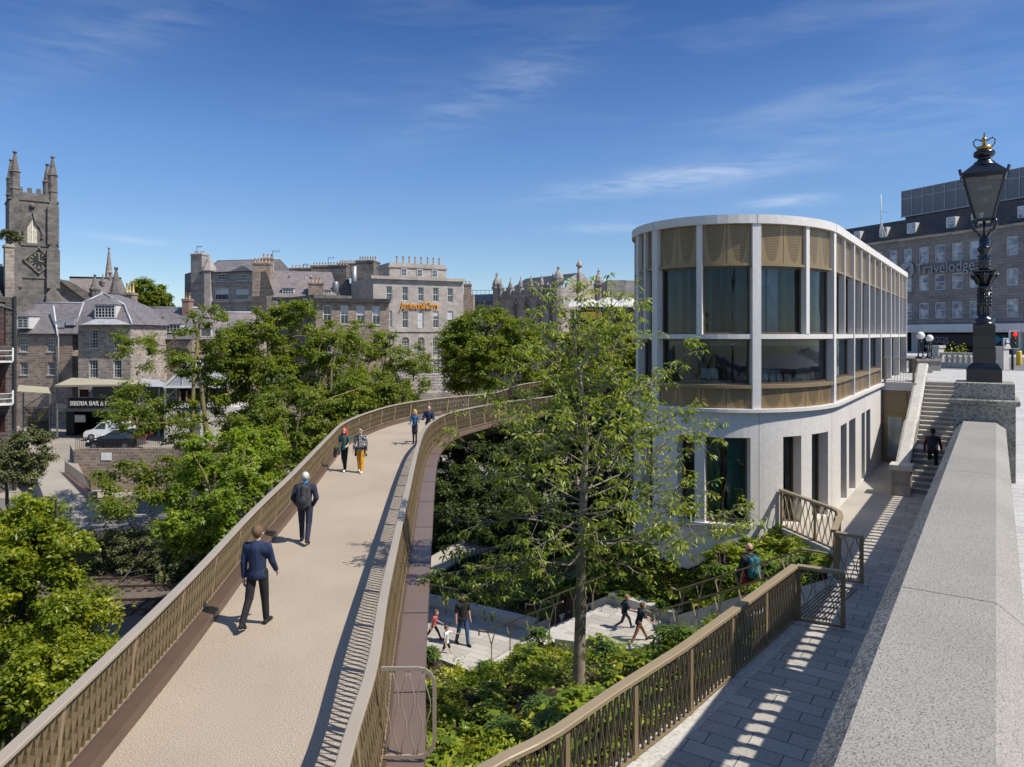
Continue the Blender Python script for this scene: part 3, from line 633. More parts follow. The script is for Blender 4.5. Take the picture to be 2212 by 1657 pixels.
def window(a0, a1, z0, z1, off, mat='pavilion_glass', fr=.055, muls=()):
    mb = MB()
    band(mb, a0, a0+fr, off-.06, off+.04, z0, z1); band(mb, a1-fr, a1, off-.06, off+.04, z0, z1); band(mb, a0+fr, a1-fr, off-.06, off+.04, z0, z0+fr); band(mb, a0+fr, a1-fr, off-.06, off+.04, z1-fr, z1)
    for q in muls: band(mb, q-.02, q+.02, off-.05, off+.03, z0+fr, z1-fr)
    w_ = mb.build('window', 'frame_bronze', pv, True)
    mb = MB(); mb.smooth = True; k = max(1, int((a1-a0)/.3)); mb2 = mb
    strip(mb, [[PP(a0+fr+(a1-a0-2*fr)*i/k, off, z0+fr), PP(a0+fr+(a1-a0-2*fr)*i/k, off, z1-fr)] for i in range(k+1)])
    p = mb.build('pane', mat, None); v = p.data; inv = pv.matrix_basis.inverted(); v.transform(inv); p.parent = w_
for (a, ha), (b2, hb) in zip(marks, marks[1:]):
    l, r_ = a+ha, b2-hb
    if r_-l < .3: continue
    mid = (l+r_)/2; wide = (r_-l) > 1.2
    m = MB(); band(m, l, r_, -.16, -.02, 2.02, 2.10); m.build('sill_band', 'bronze', pv, True)
    if wide: panel(l+.01, mid-.008, 2.10, 3.26, -.10); panel(mid+.008, r_-.01, 2.10, 3.26, -.10)
    else: panel(l+.01, r_-.01, 2.10, 3.26, -.10)
    window(l, r_, .0, 2.02, -.22)
for i, (a, b2) in enumerate(zip(mains, mains[1:])):
    ha = .13 if 6 <= i <= 9 else .08; hb = .13 if 5 <= i <= 8 else .08; l, r_ = a+ha, b2-hb
    if i < 3: window(l, r_, -2.20, -.14, -.3, 'teal_glass'); continue
    window(l, r_, -1.50, -.14, -.24)
    m = MB(); band(m, l, r_, -.3, .03, -1.60, -1.50); m.build('sill_band', 'bronze', pv, True)
    k = 4 if i in (6, 7) else 3
    for j in range(k): panel(l+(r_-l)*j/k+.008, l+(r_-l)*(j+1)/k-.008, -2.20, -1.60, -.06)
# lower storey: solid curved wall pierced by tall openings
GZ = -9.5; ZL, ZS = -3.05, -5.62
opens = [(arc_px(b_), arc_px(a_)) for a_, b_ in ((1386, 1409), (1463, 1500), (1522, 1621), (1692, 1731), (1754, 1789))]
A0 = PS1-PS0
def aside(px): # straight side: station under a picture column at the fin line
    d = FP*4.3/(.8322*(2152-px)); return PS1-(d-2.38)/.8322
sops = [(aside(b_), aside(a_)) for a_, b_ in ((1816, 1829), (1834, 1848), (1861, 1868), (1871, 1880))]
allo = sorted([(o_, -5.62 if i < 3 else -5.66) for i, o_ in enumerate(opens)]+[(o_, -5.66) for o_ in sops])
cur = 0; wl = MB()
for (o0, o1), zs in allo:
    if o0 > cur: band(wl, cur, o0, -.5, 0, GZ, -2.30, .25)
    band(wl, o0, o1, -.5, 0, GZ, zs, .25); band(wl, o0, o1, -.5, 0, ZL, -2.30, .25)
    cur = o1
band(wl, cur, AE, -.5, 0, GZ, -2.30, .25); wl.build('lower_wall', 'precast', pv, True)
m = MB(); band(m, opens[2][0]-.05, opens[0][1]+2, -.02, .07, -5.70, -5.60); m.build('sill', 'precast', pv, True)
for (o0, o1), zs in allo:
    window(o0+.004, o1-.004, zs+.004, ZL-.004, -.33, 'teal_glass')
for ja in (arc_px(1640), arc_px(1797), arc_px(1410), aside(1868), aside(1838)):
    m = MB(); band(m, ja-.006, ja+.006, -.003, .003, -6.8, -2.31); m.build('wall_joint', 'grey_metal', pv, True)
for ja in (arc_px(1634), arc_px(1416), arc_px(1802)):
    m = MB(); band(m, ja-.006, ja+.006, .06, .074, 3.26, RZ+.003); m.build('fascia_joint', 'grey_metal', pv, True)
# what shows through the glass: floors, ceilings, a dark core, a few desks
m = MB()
for z0, z1 in ((-2.6, -2.28), (-.35, -.02), (3.0, 3.2)):
    pts = [PP(AE*i/100, -.46, 0) for i in range(101)]; m.hexa([Vector((p.x, p.y, z0)) for p in pts[::2]], [Vector((p.x, p.y, z1)) for p in pts[::2]])
m.build('floor_slab', 'interior_floor', pv, True)
m = MB(); m.hexa([F(29, -9, GZ), F(46, -9, GZ), F(46, -6.3, GZ), F(29, -6.3, GZ)], [F(29, -9, 3.2), F(46, -9, 3.2), F(46, -6.3, 3.2), F(29, -6.3, 3.2)])
m.build('inner_core', 'interior', pv, True)
plain('reflection_teal', (.16, .34, .30), .6, 0, .35, 1.2)  # added panels: their teal colour stands in for reflections in the lower glass
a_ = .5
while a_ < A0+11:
    m = MB(); band(m, a_, a_+1.6, -.95, -.9, -5.6, -2.75); m.build('reflection_panel', 'reflection_teal', pv, True); a_ += 1.9
plain('curtain', (.42, .46, .52), .8, 0, .2); plain('interior_wood', (.20, .15, .08), .6); plain('ivory', (.5, .5, .48), .5)
plain('curtain_green', (.10, .16, .10), .8, 0, .3, 2)
crng = random.Random(3); ca = A0-1
while ca < A0+13:
    wd_ = crng.uniform(.12, .5); m = MB(); band(m, ca, ca+wd_, -.62-crng.random()*.2, -.58, .03, 2.98); m.build('curtain', crng.choice(['curtain', 'curtain_green', 'interior', 'interior_wood', 'curtain']), pv, True); ca += wd_+crng.choice([.1, .2, .5, .9])

for k, (s0, t0) in enumerate(((23.4, -6.5), (23.2, -8.4), (25, -5.8))):
    m = MB(); m.hexa([F(s0, t0, -1.55), F(s0+.6, t0, -1.55), F(s0+.6, t0+1.2, -1.55), F(s0, t0+1.2, -1.55)], [F(s0, t0, -1.51), F(s0+.6, t0, -1.51), F(s0+.6, t0+1.2, -1.51), F(s0, t0+1.2, -1.51)])
    for q in (.05, 1.15): m.bar(F(s0+.3, t0+q, -2.26), F(s0+.3, t0+q, -1.55), .05)
    m.hexa([F(s0+.2, t0+.3, -1.45), F(s0+.24, t0+.3, -1.45), F(s0+.24, t0+.85, -1.45), F(s0+.2, t0+.85, -1.45)], [F(s0+.2, t0+.3, -1.12), F(s0+.24, t0+.3, -1.12), F(s0+.24, t0+.85, -1.12), F(s0+.2, t0+.85, -1.12)])
    m.bar(F(s0+.22, t0+.57, -1.52), F(s0+.22, t0+.57, -1.4), .05); m.build('desk', 'ivory', pv, True)
# ================================================================ bronze entrance block under the street terrace
eb = root('entrance_block', 'bronze-clad entrance with glazed door tucked under the street terrace', 'entrance', F(36.5, -3.6, WZ), UA)
m = MB(); m.hexa([F(36.5, -4.29, WZ), F(37.5, -4.29, WZ), F(37.5, -3.02, WZ), F(36.5, -3.02, WZ)], [F(36.5, -4.29, -2.5), F(37.5, -4.29, -2.5), F(37.5, -3.02, -2.5), F(36.5, -3.02, -2.5)]); m.build('cladding', 'bronze', eb, True)
m = MB(); m.hexa([F(36.38, -4.28, -2.5), F(36.6, -4.28, -2.5), F(36.6, -2.9, -2.5), F(36.38, -2.9, -2.5)], [F(36.38, -4.28, -2.14), F(36.6, -4.28, -2.14), F(36.6, -2.9, -2.14), F(36.38, -2.9, -2.14)]); m.build('slab_edge', 'precast', eb, True)
m = MB()
for z_ in (-2.56, -3.12, -3.5): m.bar(F(36.485, -4.26, z_), F(36.485, -3.05, z_), .03)
for t_ in (-4.22, -3.3): m.bar(F(36.485, t_, WZ), F(36.485, t_, -2.5), .03)
m.build('panel_trim', 'bronze_rail', eb, True)
m = MB()
for t0, t1, z0, z1 in ((-4.18, -4.05, -5.68, -3.52), (-3.48, -3.34, -5.68, -3.52), (-4.05, -3.48, -5.68, -5.5), (-4.05, -3.48, -3.68, -3.52)):
    m.hexa([F(36.43, t0, z0), F(36.5, t0, z0), F(36.5, t1, z0), F(36.43, t1, z0)], [F(36.43, t0, z1), F(36.5, t0, z1), F(36.5, t1, z1), F(36.43, t1, z1)])
dr = m.build('door', 'bronze', eb, True)
plain('door_glass', (.25, .33, .36), .08, 0, .3, 1, spec=.9)
m = MB(); m.quad(*[F(36.45, t_, z_)-F(36.5, -3.6, WZ) for t_, z_ in ((-4.05, -5.5), (-3.48, -5.5), (-3.48, -3.68), (-4.05, -3.68))]); p = m.build('pane', 'door_glass'); p.data.transform(Matrix.Rotation(-UA, 4, 'Z')); p.parent = dr
railing('terrace_railing', 'plain upright bronze railing on the street terrace above the glazed door', [F(36.45, -4.2, SZ), F(36.45, -3.0, SZ)], 0, 1.1, 1.2, .11, ('bronze_rail', 'bronze', 'bronze'), None, hw=.05, hh=.03, amp=0.0, dep=.03, th=.012)
# ================================================================ landings, garden steps
L1, L2 = -8.4, -9.98
A1, A2 = Vector((3.6, 19.37)), Vector((4.775, 21.05))            # foot of the upper flight
T1, T2 = Vector((5.60, 14.95)), Vector((6.45, 16.3))          # its head
K1, K2 = Vector((1.28, 20.12)), Vector((3.01, 22.73))           # head of the lower flight
D1, D2 = Vector((-1.01, 21.71)), Vector((.754, 24.41))          # its foot
flat('upper_landing', [A1, A2, K2, K1], L1, 'plaza_paving', thick=.3)
flat('lower_landing', [D1, D2, (-1.68, 25.91), (-5.73, 28.17), (-6.59, 25.69), (-2.91, 23.2)], L2, 'plaza_paving', thick=.3)
def flight(name, label, a0, a1, b0, b1, z0, z1, n):
    r = root(name, label, 'steps', (a0.x, a0.y, z0)); m = MB()
    for i in range(n):
        f0, f1 = i/n, (i+1)/n; p0, p1 = a0.lerp(b0, f0), a1.lerp(b1, f0); q0, q1 = a0.lerp(b0, f1), a1.lerp(b1, f1); z = z0+(z1-z0)*(i+1)/n
        if i == n-1: continue
        m.hexa([(p0.x, p0.y, z-.5), (p1.x, p1.y, z-.5), (q1.x, q1.y, z-.5), (q0.x, q0.y, z-.5)], [(p0.x, p0.y, z), (p1.x, p1.y, z), (q1.x, q1.y, z), (q0.x, q0.y, z)])
    m.build('tread', 'pale_granite', r, True); return r
def kerbline(name, pts, wd=.35, hgt=.32, mat='pale_granite', side_=1):
    m = MB(); m.sweep([Vector(p) for p in pts], [(0, -.35), (wd*side_, -.35), (wd*side_, hgt), (0, hgt)] if side_ > 0 else [(wd*side_, -.35), (0, -.35), (0, hgt), (wd*side_, hgt)]); o = m.build(name, mat, kind='structure'); return o
flight('garden_steps', 'upper flight of pale granite garden steps below the gate panels', T1, T2, A1, A2, WZ, L1, 16)
flight('garden_steps', 'short lower flight of granite steps between the two landings', K1, K2, D1, D2, L1, L2, 10)
def v3(p, z): return Vector((p.x if hasattr(p, 'x') else p[0], p.y if hasattr(p, 'x') else p[1], z))
kerbline('garden_kerb', [v3(A2, L1), v3(K2+Vector((.0, .0)), L1)], .38, .30)
kerbline('garden_kerb', [v3(T2, WZ-.02), v3(A2, L1)], .25, .22, side_=-1)
kerbline('garden_kerb', [v3(K2, L1), v3(D2, L2)], .38, .22)
kerbline('garden_kerb', [v3(D2, L2), v3((-1.68, 25.91), L2), v3((-5.73, 28.17), L2)], .38, .30)
kerbline('garden_kerb', [v3(A1, L1), v3(K1, L1)], .38, .12, side_=-1)
kerbline('garden_kerb', [v3(D1, L2), v3((-2.91, 23.2), L2)], .45, .12, side_=-1)
kerbline('garden_kerb', [v3(T1, WZ-.02), v3(A1, L1)], .25, .12)
WALLP = []
for i_ in range(9): a_ = arc_px(1690)+(arc_px(1379)+1.0-arc_px(1690))*i_/8; q_ = PP(a_, .25, 0); WALLP.append((q_.x, q_.y, -6.0-1.3*i_/8))
for i_ in range(1, 4): q_ = PP(arc_px(1379)+1.0+i_*1.2, .3, 0); WALLP.append((q_.x, q_.y, -7.3-.3*i_))
# ================================================================ the flower-bed slopes (one sheet of soil)
CP = [(-1.2, 6, -7.0), (-1.0, 10, -7.4), (.6, 9.2, -6.5), (.2, 12.6, -7.7), (-2.6, 16, -9.6), (-2.4, 23.0, -11.2), (-1.2, 24.2, -11.35), (1.45, 22.3, -9.75), (3.9, 21.4, -9.6), (4.4, 18.4, -8.3), (5.0, 15.6, -6.6), (-1.0, 18, -9.8),
      (5.2, 14.4, -6.0), (2.4, 11.1, -6.2), (3.6, 12.7, -6.2), (1.5, 10.2, -6.3), (2.6, 14.0, -7.3), (-4.6, 25.5, -11.6), (-5, 18, -11.0), (-6, 12, -11), (-7, 6, -10),
      (7.2, 17.2, -5.95), (8.2, 19, -5.95), (7.6, 21, -6.2), (6.2, 17.2, -6.4), (6.3, 19.6, -7.4), (5.9, 22.2, -8.6), (3.6, 26, -9.35), (.9, 28, -11.1), (-1.8, 29.6, -11.25), (6.6, 23.2, -7.4), (7.0, 21.8, -6.7), (2.5, 30, -10.8), (-2, 33, -11.5), (4, 31, -11), (-9, 30, -11.8), (-6, 36, -12), (0, 38, -12), (8, 34, -11.5), (-11, 22, -12.5), (-12, 12, -12.5)]
CP = [tuple(v*.884 for v in c) if c[2] < -8.5 and c[0] > -5.5 and c[1] < 30 else c for c in CP]+[(1.5, 16.2, -7.9), (7.6, 18.6, -5.88), (8.1, 20.3, -5.88), (7.05, 17.5, -5.88), (7.6, 21.2, -5.95), (6.9, 16.9, -5.85)]+WALLP+[(6.2, 20.2, -6.7), (5.5, 20.9, -7.3), (7.0, 19.6, -6.25), (6.5, 18.4, -6.4), (5.35, 19.6, -7.6), (3.2, 23.6, -8.1), (2.0, 24.2, -8.6), (5.2, 21.0, -7.7)]
CPN = np.array(CP)
def bedz(x, y):
    d = (CPN[:, 0]-x)**2+(CPN[:, 1]-y)**2+.02; w_ = d**-1.9; return float((w_*CPN[:, 2]).sum()/w_.sum())
def inpoly(x, y, poly):
    c = False; n = len(poly); j = n-1
    for i in range(n):
        xi, yi = poly[i]; xj, yj = poly[j]
        if (yi > y) != (yj > y) and x < (xj-xi)*(y-yi)/(yj-yi)+xi: c = not c
        j = i
    return c
hard = [[tuple(A1), tuple(A2), tuple(K2), tuple(K1)], [tuple(T1), tuple(T2), tuple(A2), tuple(A1)], [tuple(K1), tuple(K2), tuple(D2), tuple(D1)], [tuple(D1), tuple(D2), (-1.68, 25.91), (-5.73, 28.17), (-6.59, 25.69), (-2.91, 23.2)]]
walk = [(-1.9, 6.3), (-.3, 7.95), (.26, 8.4), (1.22, 9.5), (2.35, 10.72), (4.0, 12.7), (5.5, 14.5), (6.4, 16.35), (7.4, 16.9), (8.5, 18.86), (8.0, 21.2), (9.4, 21.4), (14, 20), (12, 8), (0, 3)]
pol = [(p.x, p.y) for p in [F(47.4, PT), F(PS0, PT)]] + [(PP(a, .02, 0).x, PP(a, .02, 0).y) for a in np.arange(A0, A0+12, .4)] + [(F(47, -11).x, F(47, -11).y)]
def seg_d(x, y, a, b): ax, ay = a; bx, by = b; t = max(0, min(1, ((x-ax)*(bx-ax)+(y-ay)*(by-ay))/max(1e-9, (bx-ax)**2+(by-ay)**2))); return math.hypot(x-ax-t*(bx-ax), y-ay-t*(by-ay))
def near_hard(x, y):
    for p in hard:
        if inpoly(x, y, p): return True
    return inpoly(x, y, walk) or inpoly(x, y, pol)
m = MB(); gx = np.arange(-14, 10.01, .24); gy = np.arange(5, 36.01, .24); ok = {}
def bz2(x, y):
    z = bedz(x, y)
    for p, zz_ in ((hard[0], L1), (hard[3], L2)):
        if inpoly(x, y, p): return min(z, zz_-.35)
    for p, zz_ in ((hard[0], L1), (hard[3], L2)):
        z = min(z, zz_-.02+2.2*max(0, min(seg_d(x, y, p[i-1], p[i]) for i in range(len(p)))-.32))
    if inpoly(x, y, hard[1]) or inpoly(x, y, hard[2]): return z-1.0
    if inpoly(x, y, walk): return min(z, WZ-.18)
    return z
st = 0
for y in gy:
    for x in gx: m.v.append((x, y, bz2(x, y)))
nx = len(gx)
for j in range(len(gy)-1):
    for i in range(nx-1): a = j*nx+i; m.face(a, a+1, a+nx+1, a+nx)
m.smooth = True; m.build('flower_bed_soil', 'soil', kind='structure')
# path and shaded ground beyond
flat('garden_path', [tuple(G(905, 1262, -10.6).xy), tuple(G(1010, 1200, -10.6).xy), tuple(G(1200, 1150, -10.6).xy), tuple(G(1200, 1120, -10.6).xy), tuple(G(1000, 1165, -10.6).xy), tuple(G(880, 1230, -10.6).xy)], -10.58, 'terrace', thick=.1)
# ================================================================ garden handrails on Y-shaped posts
def yrail(label, a, b, z0, z1, n, hgt=.95, tail=None):
    """a, b: plan points of foot and head"""
    r = root('handrail', label, 'handrail', (a[0], a[1], z0), 0, 'handrails on Y-shaped posts beside the garden steps'); A = Vector((a[0], a[1], z0)); B = Vector((b[0], b[1], z1)); up = Vector((0, 0, hgt))
    d = (B-A); m = MB(); pts = [A-Vector((d.x, d.y, 0)).normalized()*.25+up-Vector((0, 0, .02)), A+up, B+up]
    if tail: pts.append(Vector((tail[0], tail[1], z1+hgt)))
    for p, q in zip(pts, pts[1:]): m.bar(p, q, .05, .04)
    m.bar(pts[0]+Vector((0, 0, .02)), pts[0]-Vector((0, 0, .16)), .04, .03); m.build('rail', 'bronze_rail', r, True)
    for i in range(n):
        f = (i+.35)/n; P = A.lerp(B, f); dd = d.normalized(); m = MB(); fork = P+Vector((0, 0, hgt*.52))
        m.bar(P-Vector((0, 0, .3)), fork, .035, .035, up=(0, 1, 0)); m.bar(fork, P+up+dd*.19, .03, .03, up=(0, 1, 0)); m.bar(fork, P+up-dd*.19, .03, .03, up=(0, 1, 0)); m.build('forked_post', 'bronze_rail', r, True)
yrail('forked handrail on the camera side of the upper steps, ending by the running boys', (A1.x+.1, A1.y), (5.6, 14.7), L1+.02, WZ-.05, 6)
yrail('forked handrail on the pavilion side of the upper steps, behind the man in red trousers', (A2.x, A2.y+.05), (6.5, 16.2), L1+.02, WZ-.05, 6, tail=(6.9, 15.9))
yrail('forked handrail along the camera side of the lower steps, reaching the foliage', (D1.x+.2, D1.y+.3), (1.42, 20.25), L2+.02, L1, 4)
yrail('forked handrail behind the lower steps, rising towards the sapling', (D2.x-.1, D2.y-.2), (2.9, 22.5), L2+.02, L1, 4)
yrail('forked handrail at the far left edge of the lower landing, behind the boy in pink', (-5.35, 27.6), (-1.9, 25.7), L2, L2, 5)
yr2 = None
m = MB(); q = G(955, 1270, -10.6); q.z = -10.56; m.prism([(q.x-.35, q.y-.6), (q.x+.7, q.y-.35), (q.x+.45, q.y+.6), (q.x-.6, q.y+.4)], -10.575, -10.55); o = m.build('manhole_cover', 'brown_steel'); tag(o, 'square rusty manhole cover set in the grey path beside the bridge', 'manhole cover')
# ================================================================ leaves and trees
rng = np.random.default_rng(7); DENS = 2.6
def leaves(name, P, Nn, size, mat, parent=None, tint=None, asp=.5, droop=0, fold=.18, kind=None, jit=.35):
    """P centres, Nn facing directions; every leaf is a folded pointed blade of two quads' width"""
    n = len(P); P = np.asarray(P, float); Nn = np.asarray(Nn, float); Nn = Nn/np.maximum(1e-6, np.linalg.norm(Nn, axis=1))[:, None]
    rd = rng.normal(size=(n, 3)); rd[:, 2] -= droop; ax = rd-(rd*Nn).sum(1)[:, None]*Nn; ax /= np.maximum(1e-6, np.linalg.norm(ax, axis=1))[:, None]
    sd_ = np.cross(Nn, ax); s = size*(1+jit*rng.uniform(-1, 1, n))[:, None]
    v0 = P; v1 = P+ax*s*.45+sd_*s*asp*.5+Nn*s*fold*.6; v2 = P+ax*s; v3_ = P+ax*s*.45-sd_*s*asp*.5+Nn*s*fold*.6; v2 = v2-Nn*s*.12
    V = np.stack([v0, v1, v2, v3_], 1).reshape(-1, 3)
    me = bpy.data.meshes.new(name); me.vertices.add(n*4); me.vertices.foreach_set('co', V.astype(np.float32).ravel())
    # two triangles folded on the midrib
    idx = (np.arange(n)*4)[:, None]+np.array([0, 1, 2, 0, 2, 3])[None, :]
    me.loops.add(n*6); me.loops.foreach_set('vertex_index', idx.ravel().astype(np.int32)); me.polygons.add(n*2); me.polygons.foreach_set('loop_start', (np.arange(n*2)*3).astype(np.int32))
    try: me.polygons.foreach_set('loop_total', np.full(n*2, 3, np.int32))
    except Exception: pass
    me.update(calc_edges=True); at = me.attributes.new('tint', 'FLOAT', 'POINT')
    t = rng.uniform(0, 1, n) if tint is None else np.clip(tint, 0, 1); at.data.foreach_set('value', np.repeat(t, 4).astype(np.float32))
    me.materials.append(MATS[mat]); o = bpy.data.objects.new(name, me); C.objects.link(o)
    if parent is not None: o.parent = parent
    if kind: o['kind'] = kind
    return o
def unit(n): a = rng.normal(size=(n, 3)); return a/np.linalg.norm(a, axis=1)[:, None]
leafmat('leaf_sycamore', (.075, .115, .015), (.175, .225, .03), .45, .48, (.30, .33, .05))
leafmat('leaf_maple', (.10, .17, .015), (.21, .29, .03), .45, .48, (.36, .42, .05))
leafmat('leaf_hornbeam', (.08, .13, .010), (.21, .26, .02), .35, .48, (.46, .45, .04))
leafmat('leaf_olive', (.05, .06, .025), (.13, .145, .05), .6, .2, (.22, .22, .09))
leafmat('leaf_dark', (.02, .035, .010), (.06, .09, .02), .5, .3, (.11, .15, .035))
leafmat('leaf_cherry', (.10, .15, .02), (.21, .28, .045), .32, .48, (.38, .40, .09))
leafmat('leaf_lime_tree', (.10, .15, .012), (.25, .29, .025), .45, .4, (.42, .40, .04))
leafmat('leaf_lime', (.14, .18, .02), (.28, .31, .03), .5, .35, (.45, .42, .05))
leafmat('leaf_garden', (.10, .17, .016), (.26, .33, .035), .4, .42, (.46, .48, .06))
plain('bark_sycamore', (.17, .14, .06), .9, 0, .35, 2, .5, 20); plain('bark_dark', (.07, .06, .05), .9, 0, .3, 4, .5, 25); plain('bark_cherry', (.26, .215, .17), .7, 0, .35, 5, .6, 30)
def limb(mb, a, b, r0, r1, n=5, wob=.06, seg=5):
    a = np.array(a, float); b = np.array(b, float); L_ = np.linalg.norm(b-a); pts = []
    off = rng.normal(size=3)*L_*wob; off[2] = abs(off[2])
    for i in range(seg+1): f = i/seg; pts.append(a+(b-a)*f+off*math.sin(math.pi*f)+rng.normal(size=3)*L_*.008)
    mb.tube(pts, [r0+(r1-r0)*i/seg for i in range(seg+1)], n, False); return pts
def tree(name, label, base, top, ells, nclump, nleaf, size, leaf, bark='bark_sycamore', r0=.22, group=None, asp=.6, clump=.6, flat_=.55, stems=1, cat='tree', lean=(0, 0), upb=.9, tmix=.35, stemtop=None):
    """ells: crown ellipsoids ((cx,cy,cz),(rx,ry,rz),weight) in world space; leaves sit in flattened clumps at the ends of real branches"""
    r = root(name, label, cat, base, 0, group); B = np.array(base, float)
    cl_ = []; ws = np.array([e[2] for e in ells], float); ws /= ws.sum()
    for e, w_ in zip(ells, ws):
        k = max(1, int(round(nclump*w_))); d = unit(k); rr = rng.uniform(.35, 1, k)**.45; cl_.append(np.array(e[0])+d*rr[:, None]*np.array(e[1]))
    cl_ = np.concatenate(cl_); m = MB(); T = np.array(top, float)
    sts = []
    for s_ in range(stems):
        o_ = rng.normal(size=3)*np.array([.5, .5, 0])*(stems > 1); tp = T+rng.normal(size=3)*np.array([1.2, 1.0, .8])*(stems > 1)
        sts.append(limb(m, B+o_*.3, tp, r0, r0*.25, 8, .04, 9))
    allp = np.array([p for s_ in sts for p in s_[2:]])
    # secondary limbs to cluster groups
    nh = max(4, len(cl_)//9); heads = cl_[rng.choice(len(cl_), nh, replace=False)]; hp = []
    for h in heads:
        dz = h[2]-allp[:, 2]; dist = np.linalg.norm(allp-h, axis=1)+np.where(dz < 0, 3.0, 0)*np.abs(dz); q = allp[np.argmin(dist)]
        e_ = q+(h-q)*.8; pts = limb(m, q, e_, r0*.33, r0*.10, 6, .10, 5); hp += pts[2:]
    hp = np.array(hp+list(allp))
    for c in cl_:
        q = hp[np.argmin(np.linalg.norm(hp-c, axis=1))]; limb(m, q, c, r0*.09+.008, .008, 4, .12, 3)
    m.build('trunk', bark, r, True)
    clump = clump*1.3; per = max(3, int(nleaf*DENS)//len(cl_)); k = len(cl_)*per; idx = np.repeat(np.arange(len(cl_)), per); g = rng.normal(size=(k, 3)); cs = clump*rng.uniform(.6, 1.3, len(cl_))[idx][:, None]
    nt_ = 7; td = unit(len(cl_)*nt_)+np.repeat((cl_-cl_.mean(0))/(np.linalg.norm(cl_-cl_.mean(0), axis=1)[:, None]+1e-6)*.45, nt_, 0); td[:, 2] *= flat_; td /= np.linalg.norm(td, axis=1)[:, None]; tl = rng.uniform(.5, 1.5, len(td))
    ti = idx*nt_+rng.integers(0, nt_, k); f_ = rng.uniform(0, 1, k)**.7
    P = cl_[idx]+td[ti]*(f_*tl[ti])[:, None]*cs*.95+g*np.array([1, 1, .6])*(.035+cs*.13); g = g*.6+td[ti]*.5; Nn = g*.5+unit(k)*.8+np.array([0, 0, upb]); ct = rng.uniform(0, 1, len(cl_))[idx]
    tint = (1-tmix)*rng.uniform(.0, 1, k)*.9+tmix*ct+.10*g[:, 2]
    P = P-B; leaves('crown', P, Nn, size, leaf, r, tint, asp); return r
# background sycamores beyond the bridge, from photo bearings at their own distances
def E(px, py, d, rx, ry, rz, w_=1): p = W(px, py, d); return ((p.x, p.y, p.z), (rx, ry, rz), w_)
GT = 'sycamores between the footbridge and the old houses'
def B0(px, d, z): return ((px-CX)/FP*d, d, z)
tree('sycamore_tree', 'sycamore with yellow lichened limbs crossing in front of the parked van', B0(455, 52, -13.5), W(420, 700, 52), [E(330, 880, 50, 3.2, 2.5, 2.2), E(420, 740, 52, 2.6, 2.2, 2.8), E(265, 1030, 48, 1.8, 2, .9, .35), E(440, 930, 52, 2.4, 2.2, 3.4, 1.2), E(370, 1030, 48, 2.2, 2, 1.5, .8), E(290, 1080, 46, 2.0, 2, .9, .45), E(300, 760, 52, 1.5, 1.6, 1.4, .3)], 150, 11000, .2, 'leaf_sycamore', r0=.26, group=GT, stems=2, clump=.62)
tree('sycamore_tree', 'tall open sycamore in front of the dark gabled chimney', B0(560, 54, -13.5), W(600, 690, 55), [E(560, 740, 55, 2.7, 2.6, 2.6), E(640, 720, 56, 2.8, 2.5, 2.4), E(580, 860, 54, 3.6, 3, 3.4, 1.6), E(500, 800, 54, 2.2, 2.2, 3)], 190, 17000, .21, 'leaf_sycamore', r0=.25, group=GT, stems=3, clump=.62)
tree('sycamore_tree', 'broad sycamore below the four sash windows of the brown stone house', B0(690, 50, -13.5), W(700, 740, 52), [E(690, 820, 52, 3.2, 2.6, 2.8), E(730, 770, 54, 2.6, 2.4, 2.2), E(650, 900, 50, 3, 2.6, 2.6, 1.2), E(760, 880, 50, 2.4, 2.2, 1.8), E(700, 970, 48, 2.4, 2, 1.6)], 180, 16000, .2, 'leaf_sycamore', r0=.2, group=GT, stems=4, clump=.6)
tree('sycamore_tree', 'thin many-stemmed sycamore in front of the grey shop-sign building', B0(800, 58, -13), W(840, 760, 58), [E(820, 800, 58, 2.6, 2.4, 2.8), E(870, 830, 58, 2.0, 2.2, 2.0), E(790, 740, 60, 2.2, 2.0, 2.0), E(900, 780, 60, 1.2, 1.5, 1.3, .3), E(830, 870, 56, 2.4, 2, 1.1)], 110, 8000, .19, 'leaf_sycamore', 'bark_dark', r0=.15, group=GT, stems=5, clump=.55)
tree('maple_tree', 'bright green maple leaning over the left railing of the bridge', B0(560, 34, -14), W(500, 960, 36), [E(480, 1010, 36, 1.9, 1.9, 1.9), E(540, 1010, 35, 1.2, 1.4, 1.2), E(440, 1060, 36, 1.5, 1.6, 1.5), E(520, 1100, 32, 1.8, 1.6, 1.6), E(420, 1140, 34, 1.1, 1.4, 1.1), E(560, 960, 38, 1.1, 1.2, 1.0)], 150, 17000, .17, 'leaf_maple', r0=.16, stems=2, clump=.42)
tree('understorey_shrub', 'dull green bank of shrubs above the railway cutting', B0(300, 47, -14.5), W(310, 1170, 47), [E(150, 1190, 47, 2.4, 1.6, 1.3), E(215, 1195, 47, 2.2, 1.6, 1.3), E(280, 1185, 47, 2.2, 1.6, 1.5), E(340, 1180, 47, 2.4, 1.6, 1.7), E(410, 1180, 46, 2.2, 1.6, 1.7), E(460, 1190, 45, 1.8, 1.6, 1.7), E(370, 1225, 45.5, 2.4, 1.2, .9)], 170, 14000, .15, 'leaf_olive', 'bark_dark', r0=.10, stems=6, clump=.45, cat='shrub')
